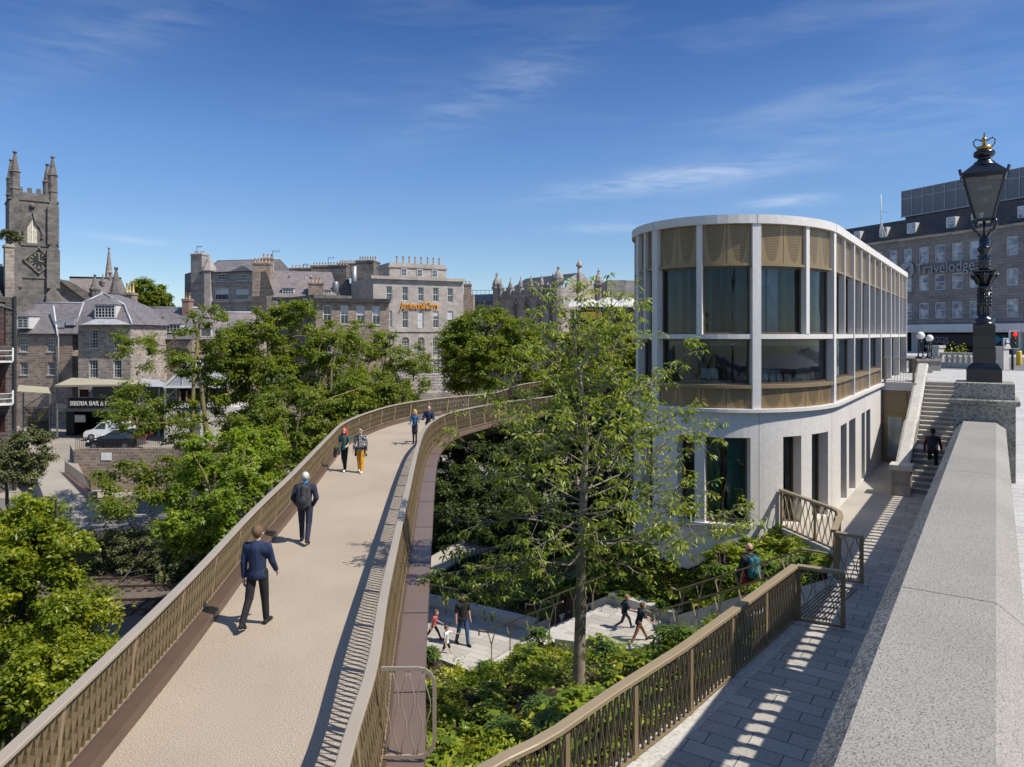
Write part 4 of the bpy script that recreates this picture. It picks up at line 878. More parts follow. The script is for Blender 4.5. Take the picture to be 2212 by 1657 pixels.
tree('hornbeam_tree', 'large yellow-green hornbeam filling the lower left corner', B0(-10, 18.5, -14.5), W(60, 1120, 18.5), [E(20, 1180, 18.5, 1.0, 1.1, .9), E(90, 1200, 18.5, .95, 1.1, .8), E(60, 1320, 18, 1.5, 1.5, 1.2, 1.6), E(140, 1370, 17.5, .9, 1.1, .9), E(-40, 1300, 18.5, 1.3, 1.4, 1.8), E(100, 1450, 16.5, 1.1, 1.1, .8), E(0, 1480, 16.5, 1.2, 1.2, 1.2), E(170, 1440, 17, .6, .8, .6, .5), E(60, 1105, 19, .5, .6, .4, .4)], 330, 26000, .115, 'leaf_hornbeam', 'bark_dark', r0=.12, stems=4, clump=.28)
tree('sycamore_tree', 'low spreading sycamore crowding the left side of the bridge behind the maple', B0(640, 44, -13.5), W(640, 900, 44), [E(640, 960, 44, 2.2, 2, 1.7), E(690, 900, 46, 2.0, 2, 1.6), E(600, 1000, 42, 1.7, 1.8, 1.5), E(740, 860, 48, 2.0, 1.8, 1.3), E(570, 930, 45, 2.0, 1.8, 1.6), E(800, 840, 50, 2.2, 1.8, 1.1)], 150, 11000, .19, 'leaf_sycamore', r0=.14, group=GT, stems=4, clump=.55)
tree('bushy_tree', 'olive-green bushy tree at the left edge beside the ramp', B0(30, 46, -13), W(30, 930, 46), [E(10, 960, 46, 2.0, 1.8, 1.5), E(60, 970, 46, 1.2, 1.4, 1.2), E(30, 1020, 45, 1.6, 1.6, 1.0), E(-40, 1000, 46, 2, 1.6, 1.8)], 90, 9000, .16, 'leaf_olive', 'bark_dark', r0=.14, clump=.4)
tree('round_tree', 'dense round lime-green tree beside the grey building near the gothic hall', B0(1060, 70, -12), W(1050, 680, 70), [E(1050, 720, 70, 3.3, 3, 2.6), E(1000, 800, 70, 2.2, 2.4, 2.0), E(1090, 800, 68, 3.0, 2.6, 2.6), E(1030, 760, 68, 3, 2.4, 2.4), E(1120, 730, 70, 1.8, 2, 2.2), E(1000, 740, 70, 2.2, 2, 2.0)], 250, 19000, .25, 'leaf_sycamore', 'bark_dark', r0=.3, clump=.7)
tree('round_tree', 'yellow-green tree half hidden behind the sapling, below the pale fabric canopy', B0(1240, 56, -12), W(1250, 760, 56), [E(1190, 770, 56, 2.3, 2.2, 2.2), E(1280, 755, 56, 2.6, 2.2, 2.3), E(1350, 740, 56, 1.6, 2, 2.0), E(1340, 800, 54, 1.7, 2.2, 2.2), E(1230, 850, 54, 2.6, 2.2, 1.6), E(1310, 880, 52, 2.0, 2.0, 1.8), E(1370, 770, 54, 1.0, 1.2, 1.7)], 210, 15000, .2, 'leaf_lime_tree', 'bark_dark', r0=.25, clump=.55)
tree('distant_tree', 'dense rounded tree rising above the slate roofs behind the houses', B0(320, 130, -8), W(318, 630, 130), [E(318, 635, 130, 3.0, 3, 2.6), E(300, 655, 130, 2.4, 2.6, 2), E(340, 655, 130, 2.2, 2.4, 2)], 120, 9500, .4, 'leaf_sycamore', 'bark_dark', r0=.4, clump=.8)
tree('wall_shrub', 'wild bush growing out of the chimney at the left edge', B0(22, 60, 7.35), W(22, 518, 60), [E(30, 512, 60, .5, .45, .42), E(14, 505, 60, .5, .4, .33, .5), E(4, 512, 60, .35, .35, .25, .3)], 40, 1400, .11, 'leaf_olive', 'bark_dark', r0=.03, clump=.2, cat='shrub')
# dark wooded slope beneath and beyond the bridge
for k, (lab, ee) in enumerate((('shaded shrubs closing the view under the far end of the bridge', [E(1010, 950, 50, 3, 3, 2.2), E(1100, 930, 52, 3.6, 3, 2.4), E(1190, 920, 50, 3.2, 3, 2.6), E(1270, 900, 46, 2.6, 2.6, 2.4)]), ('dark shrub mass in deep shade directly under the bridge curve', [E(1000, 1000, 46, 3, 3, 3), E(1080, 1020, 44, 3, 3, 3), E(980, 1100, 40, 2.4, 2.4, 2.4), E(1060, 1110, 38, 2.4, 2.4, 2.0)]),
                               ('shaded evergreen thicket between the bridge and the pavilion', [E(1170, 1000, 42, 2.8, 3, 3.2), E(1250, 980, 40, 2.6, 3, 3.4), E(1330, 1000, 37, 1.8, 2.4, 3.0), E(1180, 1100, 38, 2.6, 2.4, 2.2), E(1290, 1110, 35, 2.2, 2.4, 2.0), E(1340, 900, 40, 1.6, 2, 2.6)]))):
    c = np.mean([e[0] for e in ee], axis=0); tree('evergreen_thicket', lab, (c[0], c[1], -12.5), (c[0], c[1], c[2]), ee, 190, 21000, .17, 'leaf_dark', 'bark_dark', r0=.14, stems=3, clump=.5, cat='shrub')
# ================================================================ the young cherry in the flower bed
def sapling():
    base = np.array([1.505, 16.2, -7.97]); r = root('young_cherry_tree', 'slender young cherry with an open leafy crown standing in the flower bed', 'tree', tuple(base)); m = MB()
    def pz(py): return (HY-py)/FP*16.2
    tr = [(1250, 1492, 0), (1252, 1400, .0), (1255, 1300, .02), (1256, 1220, .0), (1258, 1130, -.02), (1262, 1040, .0), (1266, 960, .03), (1262, 880, 0), (1250, 800, .05), (1240, 730, 0), (1236, 672, 0)]
    pts = [np.array([(px-CX)/FP*(16.2+dy), 16.2+dy, pz(py)]) for px, py, dy in tr]; rad = [.15, .13, .12, .105, .09, .078, .062, .047, .034, .022, .01]
    m.tube(pts, rad, 12, False)
    def tp(f): i = f*(len(pts)-1); j = min(int(i), len(pts)-2); return pts[j]+(pts[j+1]-pts[j])*(i-j), rad[j]+(rad[j+1]-rad[j])*(i-j)
    # drawn limbs: start fraction on the leader, end bearing/height, end depth offset
    ends = [(.30, 930, 1245, -.3), (.33, 975, 1180, 1.0), (.36, 1000, 1290, -1.2), (.34, 1100, 1265, -1.6), (.38, 960, 1120, .5), (.42, 1020, 1040, 1.2), (.45, 985, 960, 0), (.40, 1150, 1190, -2.0), (.5, 1040, 880, -.5), (.52, 1090, 980, 1.5),
            (.33, 1580, 1130, -.9), (.36, 1500, 1200, .7), (.40, 1610, 1095, .3), (.42, 1530, 1060, -.8), (.46, 1560, 950, .4), (.5, 1490, 900, -1), (.55, 1500, 745, .1), (.48, 1450, 1010, 1.3), (.32, 1400, 1250, -1.4), (.35, 1460, 1170, -1.8),
            (.55, 1090, 830, .7), (.6, 1130, 760, -.6), (.65, 1150, 690, 0), (.62, 1370, 740, -.3), (.66, 1390, 655, .5), (.7, 1320, 640, -.4), (.76, 1180, 645, .3), (.6, 1440, 820, .9), (.7, 1280, 700, .8), (.8, 1250, 625, .1), (.58, 1210, 900, -1.5), (.52, 1330, 950, -1.8), (.46, 1200, 1050, -2.0), (.42, 1360, 1100, -2.0), (.38, 1290, 1180, -1.8), (.64, 1340, 840, -1.2), (.5, 1420, 930, -1.5), (.55, 1140, 940, -1.4), (.45, 1380, 880, 1.6), (.44, 1140, 1100, 1.5)]
    LP, LN, LT_ = [], [], []
    def rosette(c, k, spread=.11):
        for _ in range(k):
            a = rng.uniform(0, 2*math.pi); out_ = np.array([math.cos(a), math.sin(a), rng.uniform(-.9, .25)]); LP.append(c+out_*rng.uniform(.01, spread*.7)); LN.append((out_, ) ); LT_.append(rng.uniform(0, 1))
    for f, px, py, dy in ends:
        a, ra = tp(f); d = 16.2+dy; e = np.array([(px-CX)/FP*d, d, (HY-py)/FP*d])
        L_ = np.linalg.norm(e-a); sag = np.array([0, 0, .10*L_]); n = 8; br_ = []; kink = rng.normal(size=3)*.05*L_
        for i in range(n+1): g = i/n; br_.append(a+(e-a)*g+sag*math.sin(math.pi*g)*(1 if f > .45 else .4)+kink*math.sin(2*math.pi*g)+rng.normal(size=3)*.02)
        m.tube(br_, [max(.005, ra*.30*(1-.85*i/n)) for i in range(n+1)], 6, False)
        rosette(br_[-1], 12)
        nt_ = int(6+L_*5.2)
        for _ in range(nt_):
            g = rng.uniform(.22, 1); i = min(int(g*n), n-1); q = br_[i]+(br_[i+1]-br_[i])*(g*n-i); dr = (e-a)/L_*rng.uniform(.3, 1)+unit(1)[0]*.8; dr[2] += .12; dr /= np.linalg.norm(dr); tl = rng.uniform(.25, .95)*(1.15-.4*g)
            tw = [q, q+dr*tl*.5+rng.normal(size=3)*.02, q+dr*tl+np.array([0, 0, -.03*tl])]; m.tube(tw, [.009, .006, .003], 4, False)
            rosette(tw[-1], rng.integers(7, 12)); rosette(tw[1], rng.integers(2, 5)); rosette((tw[1]+tw[2])/2, rng.integers(3, 6))
    for k in range(26):   # short spurs on the leader
        q, ra = tp(rng.uniform(.55, 1)); dr = unit(1)[0]; dr[2] = abs(dr[2]); e = q+dr*rng.uniform(.2, .6); m.tube([q, e], [.008, .004], 4, False); rosette(e, 8)
    for f in (.18, .21, .24, .27, .30): q, ra = tp(f); m.ball(q+np.array([rng.choice([-1, 1])*ra*.75, -.03, 0]), .05, 7, 5)
    m.build('trunk', 'bark_cherry', r, True)
    P = np.array(LP); O = np.array([x[0] for x in LN]); n = len(P)
    # blades hang outwards from the twig tips
    up = unit(n)*.5+np.array([0, 0, .9]); ax = O*1.0+np.array([0, 0, -.25]); ax /= np.linalg.norm(ax, axis=1)[:, None]; Nn = up-(up*ax).sum(1)[:, None]*ax; Nn /= np.linalg.norm(Nn, axis=1)[:, None]
    sd_ = np.cross(Nn, ax); s = rng.uniform(.09, .165, n)[:, None]; P = P-base
    V = np.stack([P, P+ax*s*.35+sd_*s*.17+Nn*s*.05, P+ax*s*.75+sd_*s*.13+Nn*s*.02, P+ax*s-Nn*s*.12, P+ax*s*.75-sd_*s*.13+Nn*s*.02, P+ax*s*.35-sd_*s*.17+Nn*s*.05, P+ax*s*.5-Nn*s*.03], 1).reshape(-1, 3)
    F6 = [(0, 1, 6), (1, 2, 6), (2, 3, 6), (3, 4, 6), (4, 5, 6), (5, 0, 6)]
    idx = ((np.arange(n)*7)[:, None, None]+np.array(F6)[None]).reshape(-1)
    me = bpy.data.meshes.new('crown'); me.vertices.add(n*7); me.vertices.foreach_set('co', V.astype(np.float32).ravel()); me.loops.add(len(idx)); me.loops.foreach_set('vertex_index', idx.astype(np.int32)); me.polygons.add(len(idx)//3); me.polygons.foreach_set('loop_start', (np.arange(len(idx)//3)*3).astype(np.int32)); me.update(calc_edges=True)
    at = me.attributes.new('tint', 'FLOAT', 'POINT'); at.data.foreach_set('value', np.repeat(np.array(LT_), 7).astype(np.float32)); me.materials.append(MATS['leaf_cherry']); o = bpy.data.objects.new('crown', me); C.objects.link(o); o.parent = r
    print('cherry leaves', n)
sapling()
# ================================================================ valley floor
m = MB()
def vz(x, y):   # level of the valley floor away from the garden
    z = -13.0
    if x < -8: z = -13.4
    return z
flat('valley_ground', [(-900, -40), (-900, 900), (900, 900), (900, -40)], -16.2, 'scrub_ground', rz=0)
flat('railway_bed', [(-60, 30), (-60, 46.4), (6, 47), (6, 34), (-14, 30)], -15.2, 'ballast', rz=0, thick=1)
flat('cutting_bank', [(-60, 46.3), (-60, 50.1), (-8, 50.1), (-8, 47)], -14.2, 'scrub_ground', rz=0, thick=1)
flat('road', [(-80, 50), (-80, 58.4), (-8, 60), (8, 64), (8, 52), (-8, 50)], -13.5, 'asphalt', rz=0, thick=1)
flat('pavement', [(-80, 58.4), (-80, 60), (-8, 62.5), (-8, 60)], -13.38, 'yard', rz=0, thick=.5)
flat('yard', [(-80, 60), (-80, 120), (30, 120), (30, 62), (-8, 62.5)], -13.3, 'yard', rz=0, thick=.5)
flat('parking_terrace', [tuple(W(160, 0, 62.6).xy), tuple(W(120, 0, 82).xy), tuple(W(480, 0, 82).xy), tuple(W(480, 0, 63.1).xy)], -10.1, 'yard', rz=0, thick=3)
m = MB()
for a in (-24.0, -19.4, -14.8, -10.2): m.bar((a-10, 54.2+(a+24)*.03, -13.494), (a-8.1, 54.26+(a+24)*.03, -13.494), .13, .004)
m.build('lane_marking', 'white_paint', kind='structure')
# ramp from the road up beside the terrace
m = MB(); a, b, c, d = G(110, 1120, -13.3), G(225, 1120, -13.3), W(150, 0, 66), W(55, 0, 66)
m.hexa([(a.x, a.y, -14), (b.x, b.y, -14), (c.x, c.y, -14), (d.x, d.y, -14)], [(a.x, a.y, -13.28), (b.x, b.y, -13.28), (c.x, c.y, -10.08), (d.x, d.y, -10.08)])
m.hexa([(d.x, d.y, -14), (c.x, c.y, -14), (W(160, 0, 80).x, 80, -14), (W(30, 0, 80).x, 80, -14)], [(d.x, d.y, -10.08), (c.x, c.y, -10.08), (W(160, 0, 80).x, 80, -10.08), (W(30, 0, 80).x, 80, -10.08)]); m.build('ramp', 'yard', kind='structure')
# railway tracks
plain('rail_steel', (.12, .075, .055), .45, .6); plain('sleeper', (.10, .08, .065), .9)
for k, y0 in enumerate((39.6, 43.4)):
    r = root('railway_track', ('nearer' if k == 0 else 'farther')+' railway track of rusty rails on brown ballast', 'railway track', (-30, y0, -15.2), R(5)); m = MB()
    for s_ in (-.75, .75): m.box(0, 36, s_-.04, s_+.04, .12, .26)
    m.build('rails', 'rail_steel', r); m = MB()
    for i in range(56): m.box(i*.65, i*.65+.25, -1.25, 1.25, 0.0, .12)
    m.build('sleepers', 'sleeper', r)
plain('green_paint', (.0, .16, .10), .5, .1)
r = root('palisade_fence', 'green steel palisade fence beside the railway behind the hornbeam', 'fence', (-20.5, 33.2, -15.9), R(8)); m = MB()
for i in range(70): m.hexa([(i*.22, 0, .1), (i*.22+.07, 0, .1), (i*.22+.07, .02, .1), (i*.22, .02, .1)], [(i*.22+.02, 0, 2.3), (i*.22+.05, 0, 2.3), (i*.22+.05, .02, 2.3), (i*.22+.02, .02, 2.3)])
m.build('pales', 'green_paint', r); m = MB(); m.box(-.1, 15.5, .02, .06, .5, .56); m.box(-.1, 15.5, .02, .06, 1.85, 1.91); m.build('cross_rail', 'green_paint', r)
r = root('palisade_fence', 'dark green palisade fence in the shade beneath the bridge beside the thicket', 'fence', (-2.6, 33.2, -12.2), R(35)); m = MB()
for i in range(26): m.box(i*.22, i*.22+.06, 0, .02, 0, 2.2)
m.build('pales', 'green_paint', r)
# ================================================================ building tools
masonry('ashlar_grey', (.29, .265, .25), (.40, .37, .35), (.24, .23, .23), .9, .42, .012, .85, .35, .72)
masonry('ashlar_dark', (.145, .135, .128), (.215, .20, .19), (.09, .085, .08), .8, .38, .014, .9, .45, .5)
masonry('ashlar_clean', (.37, .34, .315), (.47, .435, .405), (.33, .31, .30), 1.0, .42, .012, .85, .3, .82)
masonry('rubble_brown', (.24, .17, .13), (.42, .34, .28), (.36, .32, .28), .55, .26, .035, .95, .7, .7, .5, .12)
masonry('rubble_grey', (.26, .22, .19), (.48, .43, .38), (.37, .34, .31), .6, .3, .04, .95, .7, .7, .5, .1)
masonry('rubble_black', (.06, .055, .055), (.12, .105, .10), (.20, .19, .18), .62, .32, .02, .95, .6, .6, .5, .02)
masonry('brick_red', (.26, .13, .10), (.34, .20, .15), (.3, .27, .24), .23, .08, .012, .9, .3, .7)
masonry('slate', (.16, .15, .165), (.22, .205, .22), (.10, .095, .10), .3, .2, .012, .6, .5, .75)
masonry('slate_purple', (.19, .165, .175), (.25, .22, .23), (.13, .11, .12), .3, .2, .012, .6, .5, .8)
masonry('slate_black', (.035, .035, .04), (.07, .068, .075), (.02, .02, .02), .4, .24, .014, .55, .6, .7)
masonry('hotel_stone', (.20, .195, .20), (.265, .255, .26), (.10, .095, .10), .75, .32, .02, .85, .3, .8)
masonry('rustic', (.36, .335, .33), (.45, .42, .41), (.14, .13, .13), 1.6, .42, .05, .9, 1.0, .75)
plain('window_white', (.62, .62, .60), .5, 0, .05); plain('lead', (.42, .42, .45), .5, .2, .2); plain('pot', (.46, .30, .19), .8, 0, .25, 2); plain('pot_yellow', (.55, .42, .18), .8)
plain('blind', (.55, .56, .56), .7); plain('curtain_blue', (.40, .44, .50), .7, 0, .25, 8)
def windowglass(name, c1, c2, rough=.08):
    m_, n, b = newmat(name); tcn = n.nodes.new('ShaderNodeTexCoord'); n.links.new(ramp(n, noise(n, tcn.outputs['Object'], 1.1, 3), [(.4, c1), (.62, c2)]), b.inputs['Base Color']); b.inputs['Roughness'].default_value = rough; b.inputs['Specular IOR Level'].default_value = .9
windowglass('house_glass', (.012, .014, .018), (.055, .065, .08)); windowglass('hotel_glass', (.10, .14, .21), (.42, .46, .52)); windowglass('red_window', (.02, .02, .02), (.10, .05, .05))
class Bld:
    def __init__(s, name, label, pxl, dl, pxr, dr, zb, cat='building', group=None):
        s.L = Vector(((pxl-CX)/FP*dl, dl)); R_ = Vector(((pxr-CX)/FP*dr, dr)); s.a = math.atan2(R_.y-s.L.y, R_.x-s.L.x); s.w = (R_-s.L).length
        s.zb = zb; s.r = root(name, label, cat, (s.L.x, s.L.y, zb), s.a, group); s.dx = Vector((math.cos(s.a), math.sin(s.a))); s.dy = Vector((-s.dx.y, s.dx.x))
    def x(s, px, y=0):
        k = (px-CX)/FP; P = s.L+s.dy*y    # P + t*dx on ray (k,1)
        t = (k*P.y-P.x)/(s.dx.x-k*s.dx.y); return t
    def d(s, px, y=0): t = s.x(px, y); return (s.L+s.dy*y+s.dx*t).y
    def z(s, px, py, y=0): return (HY-py)/FP*s.d(px, y)-s.zb
    def p(s, px, py, y=0): return (s.x(px, y), y, s.z(px, py, y))
    def wall(s, px0, px1, py0, depth, ops, mat, z0=0, name='wall', rev=.2, px_z=None, arch=()):
        """front wall from z0 up to the picture height py0, with real openings (px0, px1, py0, py1)"""
        x0, x1 = s.x(px0), s.x(px1); zt = s.z((px0+px1)/2 if px_z is None else px_z, py0); o = []
        for q in ops:
            a, b = s.x(q[0]), s.x(q[1]); mid = (q[0]+q[1])/2; o.append((a, b, s.z(mid, q[3]), s.z(mid, q[2])))
        X = sorted({x0, x1, *[v for q in o for v in q[:2] if x0 < v < x1]}); Zs = sorted({z0, zt, *[v for q in o for v in q[2:] if z0 < v < zt]}); m = MB()
        for a, b in zip(X, X[1:]):
            for c, d in zip(Zs, Zs[1:]):
                cx_, cz = (a+b)/2, (c+d)/2
                if any(q[0] < cx_ < q[1] and q[2] < cz < q[3] for q in o): continue
                m.quad((a, 0, c), (b, 0, c), (b, 0, d), (a, 0, d))
        for a, b, c, d in o:
            m.quad((a, 0, c), (a, rev, c), (a, rev, d), (a, 0, d)); m.quad((b, 0, c), (b, 0, d), (b, rev, d), (b, rev, c)); m.quad((a, 0, c), (b, 0, c), (b, rev, c), (a, rev, c)); m.quad((a, 0, d), (a, rev, d), (b, rev, d), (b, 0, d))
        m.quad((x0, 0, z0), (x0, 0, zt), (x0, depth, zt), (x0, depth, z0)); m.quad((x1, 0, z0), (x1, depth, z0), (x1, depth, zt), (x1, 0, zt)); m.quad((x0, 0, zt), (x1, 0, zt), (x1, depth, zt), (x0, depth, zt)); m.quad((x0, depth, z0), (x0, depth, zt), (x1, depth, zt), (x1, depth, z0))
        m.build(name, mat, s.r); return zt
    def win(s, q, nx=2, nz=4, frame='window_white', glass='house_glass', fw=.09, y=.16, sill=True, blind=0, arch=False, archmat=None, bw=.035, silm='pale_granite'):
        mid = (q[0]+q[1])/2; a, b, c, d = s.x(q[0]), s.x(q[1]), s.z(mid, q[3]), s.z(mid, q[2]); m = MB(); e = .004
        a += e; b -= e; c += e; d -= e; f = fw
        m.box(a, a+f, y-.06, y, c, d); m.box(b-f, b, y-.06, y, c, d); m.box(a+f, b-f, y-.06, y, c, c+f); m.box(a+f, b-f, y-.06, y, d-f, d)
        m.box(a+f, b-f, y-.055, y, (c+d)/2-f*.4, (c+d)/2+f*.4) if nz > 1 else None
        for i in range(1, nx): x = a+(b-a)*i/nx; m.box(x-bw/2, x+bw/2, y-.03, y-.002, c+f, d-f)
        for i in range(1, nz):
            if i*2 == nz: continue
            z = c+(d-c)*i/nz; m.box(a+f, b-f, y-.03, y-.002, z-bw/2, z+bw/2)
        w_ = m.build('window', frame, s.r); m = MB(); m.quad((a, y+.01, c), (b, y+.01, c), (b, y+.01, d), (a, y+.01, d)); m.build('pane', glass, w_)
        if blind: m = MB(); zb_ = d-(d-c)*blind; m.box(a+f, b-f, y-.002, y+.006, zb_, d-f); m.build('blind', 'blind', w_)
        if sill: m = MB(); m.box(a-.08, b+.08, -.07, .05, c-.12, c-.005); m.build('sill', silm, w_)
        if arch:
            m = MB(); r_ = (b-a)/2+.01; cx_ = (a+b)/2; N_ = 8
            for sg in (-1, 1):
                for i in range(N_):
                    t0, t1 = math.pi/2*i/N_, math.pi/2*(i+1)/N_; p0 = (cx_+sg*r_*math.sin(t0), d-r_+r_*math.cos(t0)); p1 = (cx_+sg*r_*math.sin(t1), d-r_+r_*math.cos(t1))
                    m.quad((p0[0], .0-.003, p0[1]), (p1[0], -.003, p1[1]), (p1[0], -.003, d+.03), (p0[0], -.003, d+.03)); m.quad((p0[0], -.003, p0[1]), (p0[0], y-.06, p0[1]), (p1[0], y-.06, p1[1]), (p1[0], -.003, p1[1]))
            m.build('arch_head', archmat, w_)
        return w_
    def box(s, name, px0, px1, py0, py1, mat, y0=0, y1=1.0, pz=None):
        a, b = s.x(px0, y0), s.x(px1, y0); mid = (px0+px1)/2 if pz is None else pz; m = MB(); m.box(a, b, y0, y1, s.z(mid, py1, y0), s.z(mid, py0, y0)); return m.build(name, mat, s.r)
    def cornice(s, px0, px1, py0, py1, mat, out=.25, name='cornice', y1=.4): return s.box(name, px0, px1, py0, py1, mat, -out, y1)
    def gable(s, px0, px1, pye, pyr, depth, mat, hip=0, ov=.25, flat_top=None, wallm=None):
        """pitched roof, ridge parallel to the front; pyr read at ridge depth"""
        x0, x1 = s.x(px0), s.x(px1); mid = (px0+px1)/2; ze = s.z(mid, pye); h = depth/2; zr = s.z(mid, pyr, h); m = MB()
        A = [(x0-.05, -ov, ze), (x1+.05, -ov, ze), (x1-hip+.05, h, zr), (x0+hip-.05, h, zr)]; B = [(x0-.05, depth+ov, ze), (x1+.05, depth+ov, ze)]
        m.quad(*A); m.quad(B[1], B[0], A[3], A[2]); m.quad(A[0], A[3], B[0]); m.quad(A[1], B[1], A[2]); m.quad(A[0], B[0], B[1], A[1]); o = m.build('roof', mat, s.r)
        m = MB(); m.tube([(x0+hip, h, zr+.03), (x1-hip, h, zr+.03)], .1, 6); m.build('ridge', 'lead', o); m = MB(); m.box(x0-.05, x1+.05, -ov-.1, -ov+.02, ze-.12, ze+.02); m.build('gutter', 'dark_metal', o); return ze, zr
    def dormer(s, q, y, roofpy, nx=3, nz=4, roof='slate', back=2.2):
        a, b = s.x(q[0], y), s.x(q[1], y); mid = (q[0]+q[1])/2; c, d = s.z(mid, q[3], y), s.z(mid, q[2], y); m = MB(); e = .10
        m.box(a-e, b+e, y+.02, y+back, c-.1, d+.06); o = m.build('dormer', 'window_white', s.r)
        m = MB(); m.quad((a, y-.0, c), (b, y-.0, c), (b, y-.0, d), (a, y-.0, d)); m.build('pane', 'house_glass', o); m = MB(); bw = .05
        for i in range(nx+1): x = a+(b-a)*i/nx; m.box(x-bw*(1 if 0 < i < nx else 1.6)/2, x+bw*(1 if 0 < i < nx else 1.6)/2, y-.05, y-.004, c, d)
        for i in range(nz+1): z = c+(d-c)*i/nz; w_ = bw*(2 if i in (0, nz) else .8)/2; m.box(a, b, y-.052, y-.006, z-w_, z+w_)
        m.build('sash', 'window_white', o)
        zr = s.z(mid, roofpy, y+.9); m = MB(); xm = (a+b)/2; A = [(a-.2, y-.15, d+.06), (b+.2, y-.15, d+.06), (b+.2, y+back, d+.06), (a-.2, y+back, d+.06)]; T_ = (xm, y+.9, zr); T2_ = (xm, y+back+1, zr)
        m.quad(A[0], A[1], T_); m.quad(A[1], A[2], T2_, T_); m.quad(A[3], A[0], T_, T2_); m.build('dormer_roof', roof, o)
        return o
    def chimney(s, px0, px1, py0, py1, y, mat, th=.9, pots=0, pot='pot', poth=.55, cap=True, pxs=None):
        a, b = s.x(px0, y), s.x(px1, y); mid = (px0+px1)/2; z0, z1 = s.z(mid, py1, y), s.z(mid, py0, y); m = MB(); m.box(a, b, y, y+th, z0, z1)
        if cap: m.box(a-.08, b+.08, y-.08, y+th+.08, z1-.28, z1-.08)
        o = m.build('chimney', mat, s.r); X = [s.x(q, y) for q in pxs] if pxs else [a+(b-a)*(i+.5)/pots for i in range(pots)]
        pm = None
        for x in X:
            if pm is None:
                m = MB(); m.lathe([(.16, 0), (.17, .06), (.13, .1), (.11, poth-.1), (.14, poth-.06), (.14, poth)], n=9); pm = m.build('chimney_pot', pot, o); q = pm
            else: q = pm.copy(); C.objects.link(q)
            q.location = (x, y+th/2, z1-.02)
        return o
def text(parent, body, size, loc, mat, ext=.03, rotz=0, name='lettering', shear=0, align='LEFT', sx=1.0):
    cu = bpy.data.curves.new(name, 'FONT'); cu.body = body; cu.size = size; cu.extrude = ext; cu.shear = shear; cu.align_x = align; o = bpy.data.objects.new(name, cu); C.objects.link(o); o.rotation_euler = (R(90), 0, rotz); o.location = loc; o.scale = (sx, 1, 1)
    dg = bpy.context.evaluated_depsgraph_get(); me = bpy.data.meshes.new_from_object(o.evaluated_get(dg)); q = bpy.data.objects.new(name, me); C.objects.link(q); q.rotation_euler = o.rotation_euler; q.location = o.location; q.scale = o.scale
    me.materials.clear(); me.materials.append(MATS[mat]); bpy.data.objects.remove(o); q.parent = parent; return q
plain('sign_white', (.78, .78, .76), .5); plain('sign_orange', (.75, .33, .03), .4); plain('sign_grey', (.26, .28, .32), .4, .3); plain('sign_black', (.018, .018, .02), .5)
# ================================================================ church
t = Bld('church', 'dark granite church with pinnacled clock tower and steep slate nave', 20, 108, 126, 111.9, -8, 'church')
hd = 6.8
t.wall(20, 126, 431, hd, [(58, 82, 474, 525)], 'ashlar_dark', name='tower', rev=.35)
zc = t.z(70, 431); x0, x1 = 0, t.w; m = MB()
for z_ in (t.z(70, 431), t.z(70, 528), t.z(70, 598)): m = MB(); m.box(-.12, x1+.12, -.16, hd+.1, z_-.22, z_+.05); m.build('string_course', 'ashlar_dark', t.r)
m = MB(); m.box(.3, x1-.3, -.05, .3, zc, zc+.95); zt_ = zc+.95; k = 7; wd = (x1-2.2)/k
for i in range(0, k, 2): m.box(1.1+i*wd, 1.1+(i+1)*wd, -.05, .3, zt_, zt_+.75)
m.box(.3, .6, .3, hd, zc, zc+.95); m.box(x1-.6, x1-.3, .3, hd, zc, zc+.95); m.build('battlement', 'ashlar_dark', t.r)
for i, (px, y) in enumerate(((31, 0), (113, 0), (31, hd-.4), (113, hd-.4))):
    x = .72 if px == 31 else x1-.72; a = .66; m = MB(); b_ = zc-.3
    zt_ = t.z(32, 372) if px == 31 else t.z(113, 380); ztop = t.z(32, 326) if px == 31 else t.z(113, 337)
    m.lathe([(a, b_), (a, zt_-2.6), (a*1.14, zt_-2.5), (a*1.14, zt_-2.3), (a, zt_-2.2), (a, zt_), (a*1.2, zt_+.1), (a*.9, zt_+.25), (.2, ztop-.5), (.16, ztop-.35), (.34, ztop-.15), (.3, ztop)], cx=x, cy=y+.3, n=8, rot=R(22.5)); m.build('pinnacle', 'ashlar_dark', t.r)
for x in (.7, x1-.7):   # angle buttresses with gablets
    m = MB()
    for z1, z2, w_, dp in ((0, t.z(70, 622), .95, .75), (t.z(70, 622), t.z(70, 526), .85, .6), (t.z(70, 526), zc, .75, .42)):
        m.box(x-w_, x+w_, -dp, 0, z1, z2-.9); m.hexa([(x-w_, -dp, z2-.9), (x+w_, -dp, z2-.9), (x+w_, 0, z2-.9), (x-w_, 0, z2-.9)], [(x-.05, -dp+.1, z2+.35), (x+.05, -dp+.1, z2+.35), (x+.05, 0, z2+.35), (x-.05, 0, z2+.35)])
    m.build('buttress', 'ashlar_dark', t.r)
a, b, c, d = t.x(58), t.x(82), t.z(70, 525), t.z(70, 474); m = MB(); cxm = (a+b)/2
plain('louvre_cream', (.78, .72, .60), .7)
for i in range(26): z_ = c+(d-c)*i/26; m.hexa([(a+.05, .12, z_), (b-.05, .12, z_), (b-.05, .25, z_+.1), (a+.05, .25, z_+.1)], [(a+.05, .12, z_+.04), (b-.05, .12, z_+.04), (b-.05, .25, z_+.14), (a+.05, .25, z_+.14)])
m.box(cxm-.06, cxm+.06, .06, .2, c, d); m.box(a, b, .3, .34, c, d); m.build('belfry_louvre', 'louvre_cream', t.r)
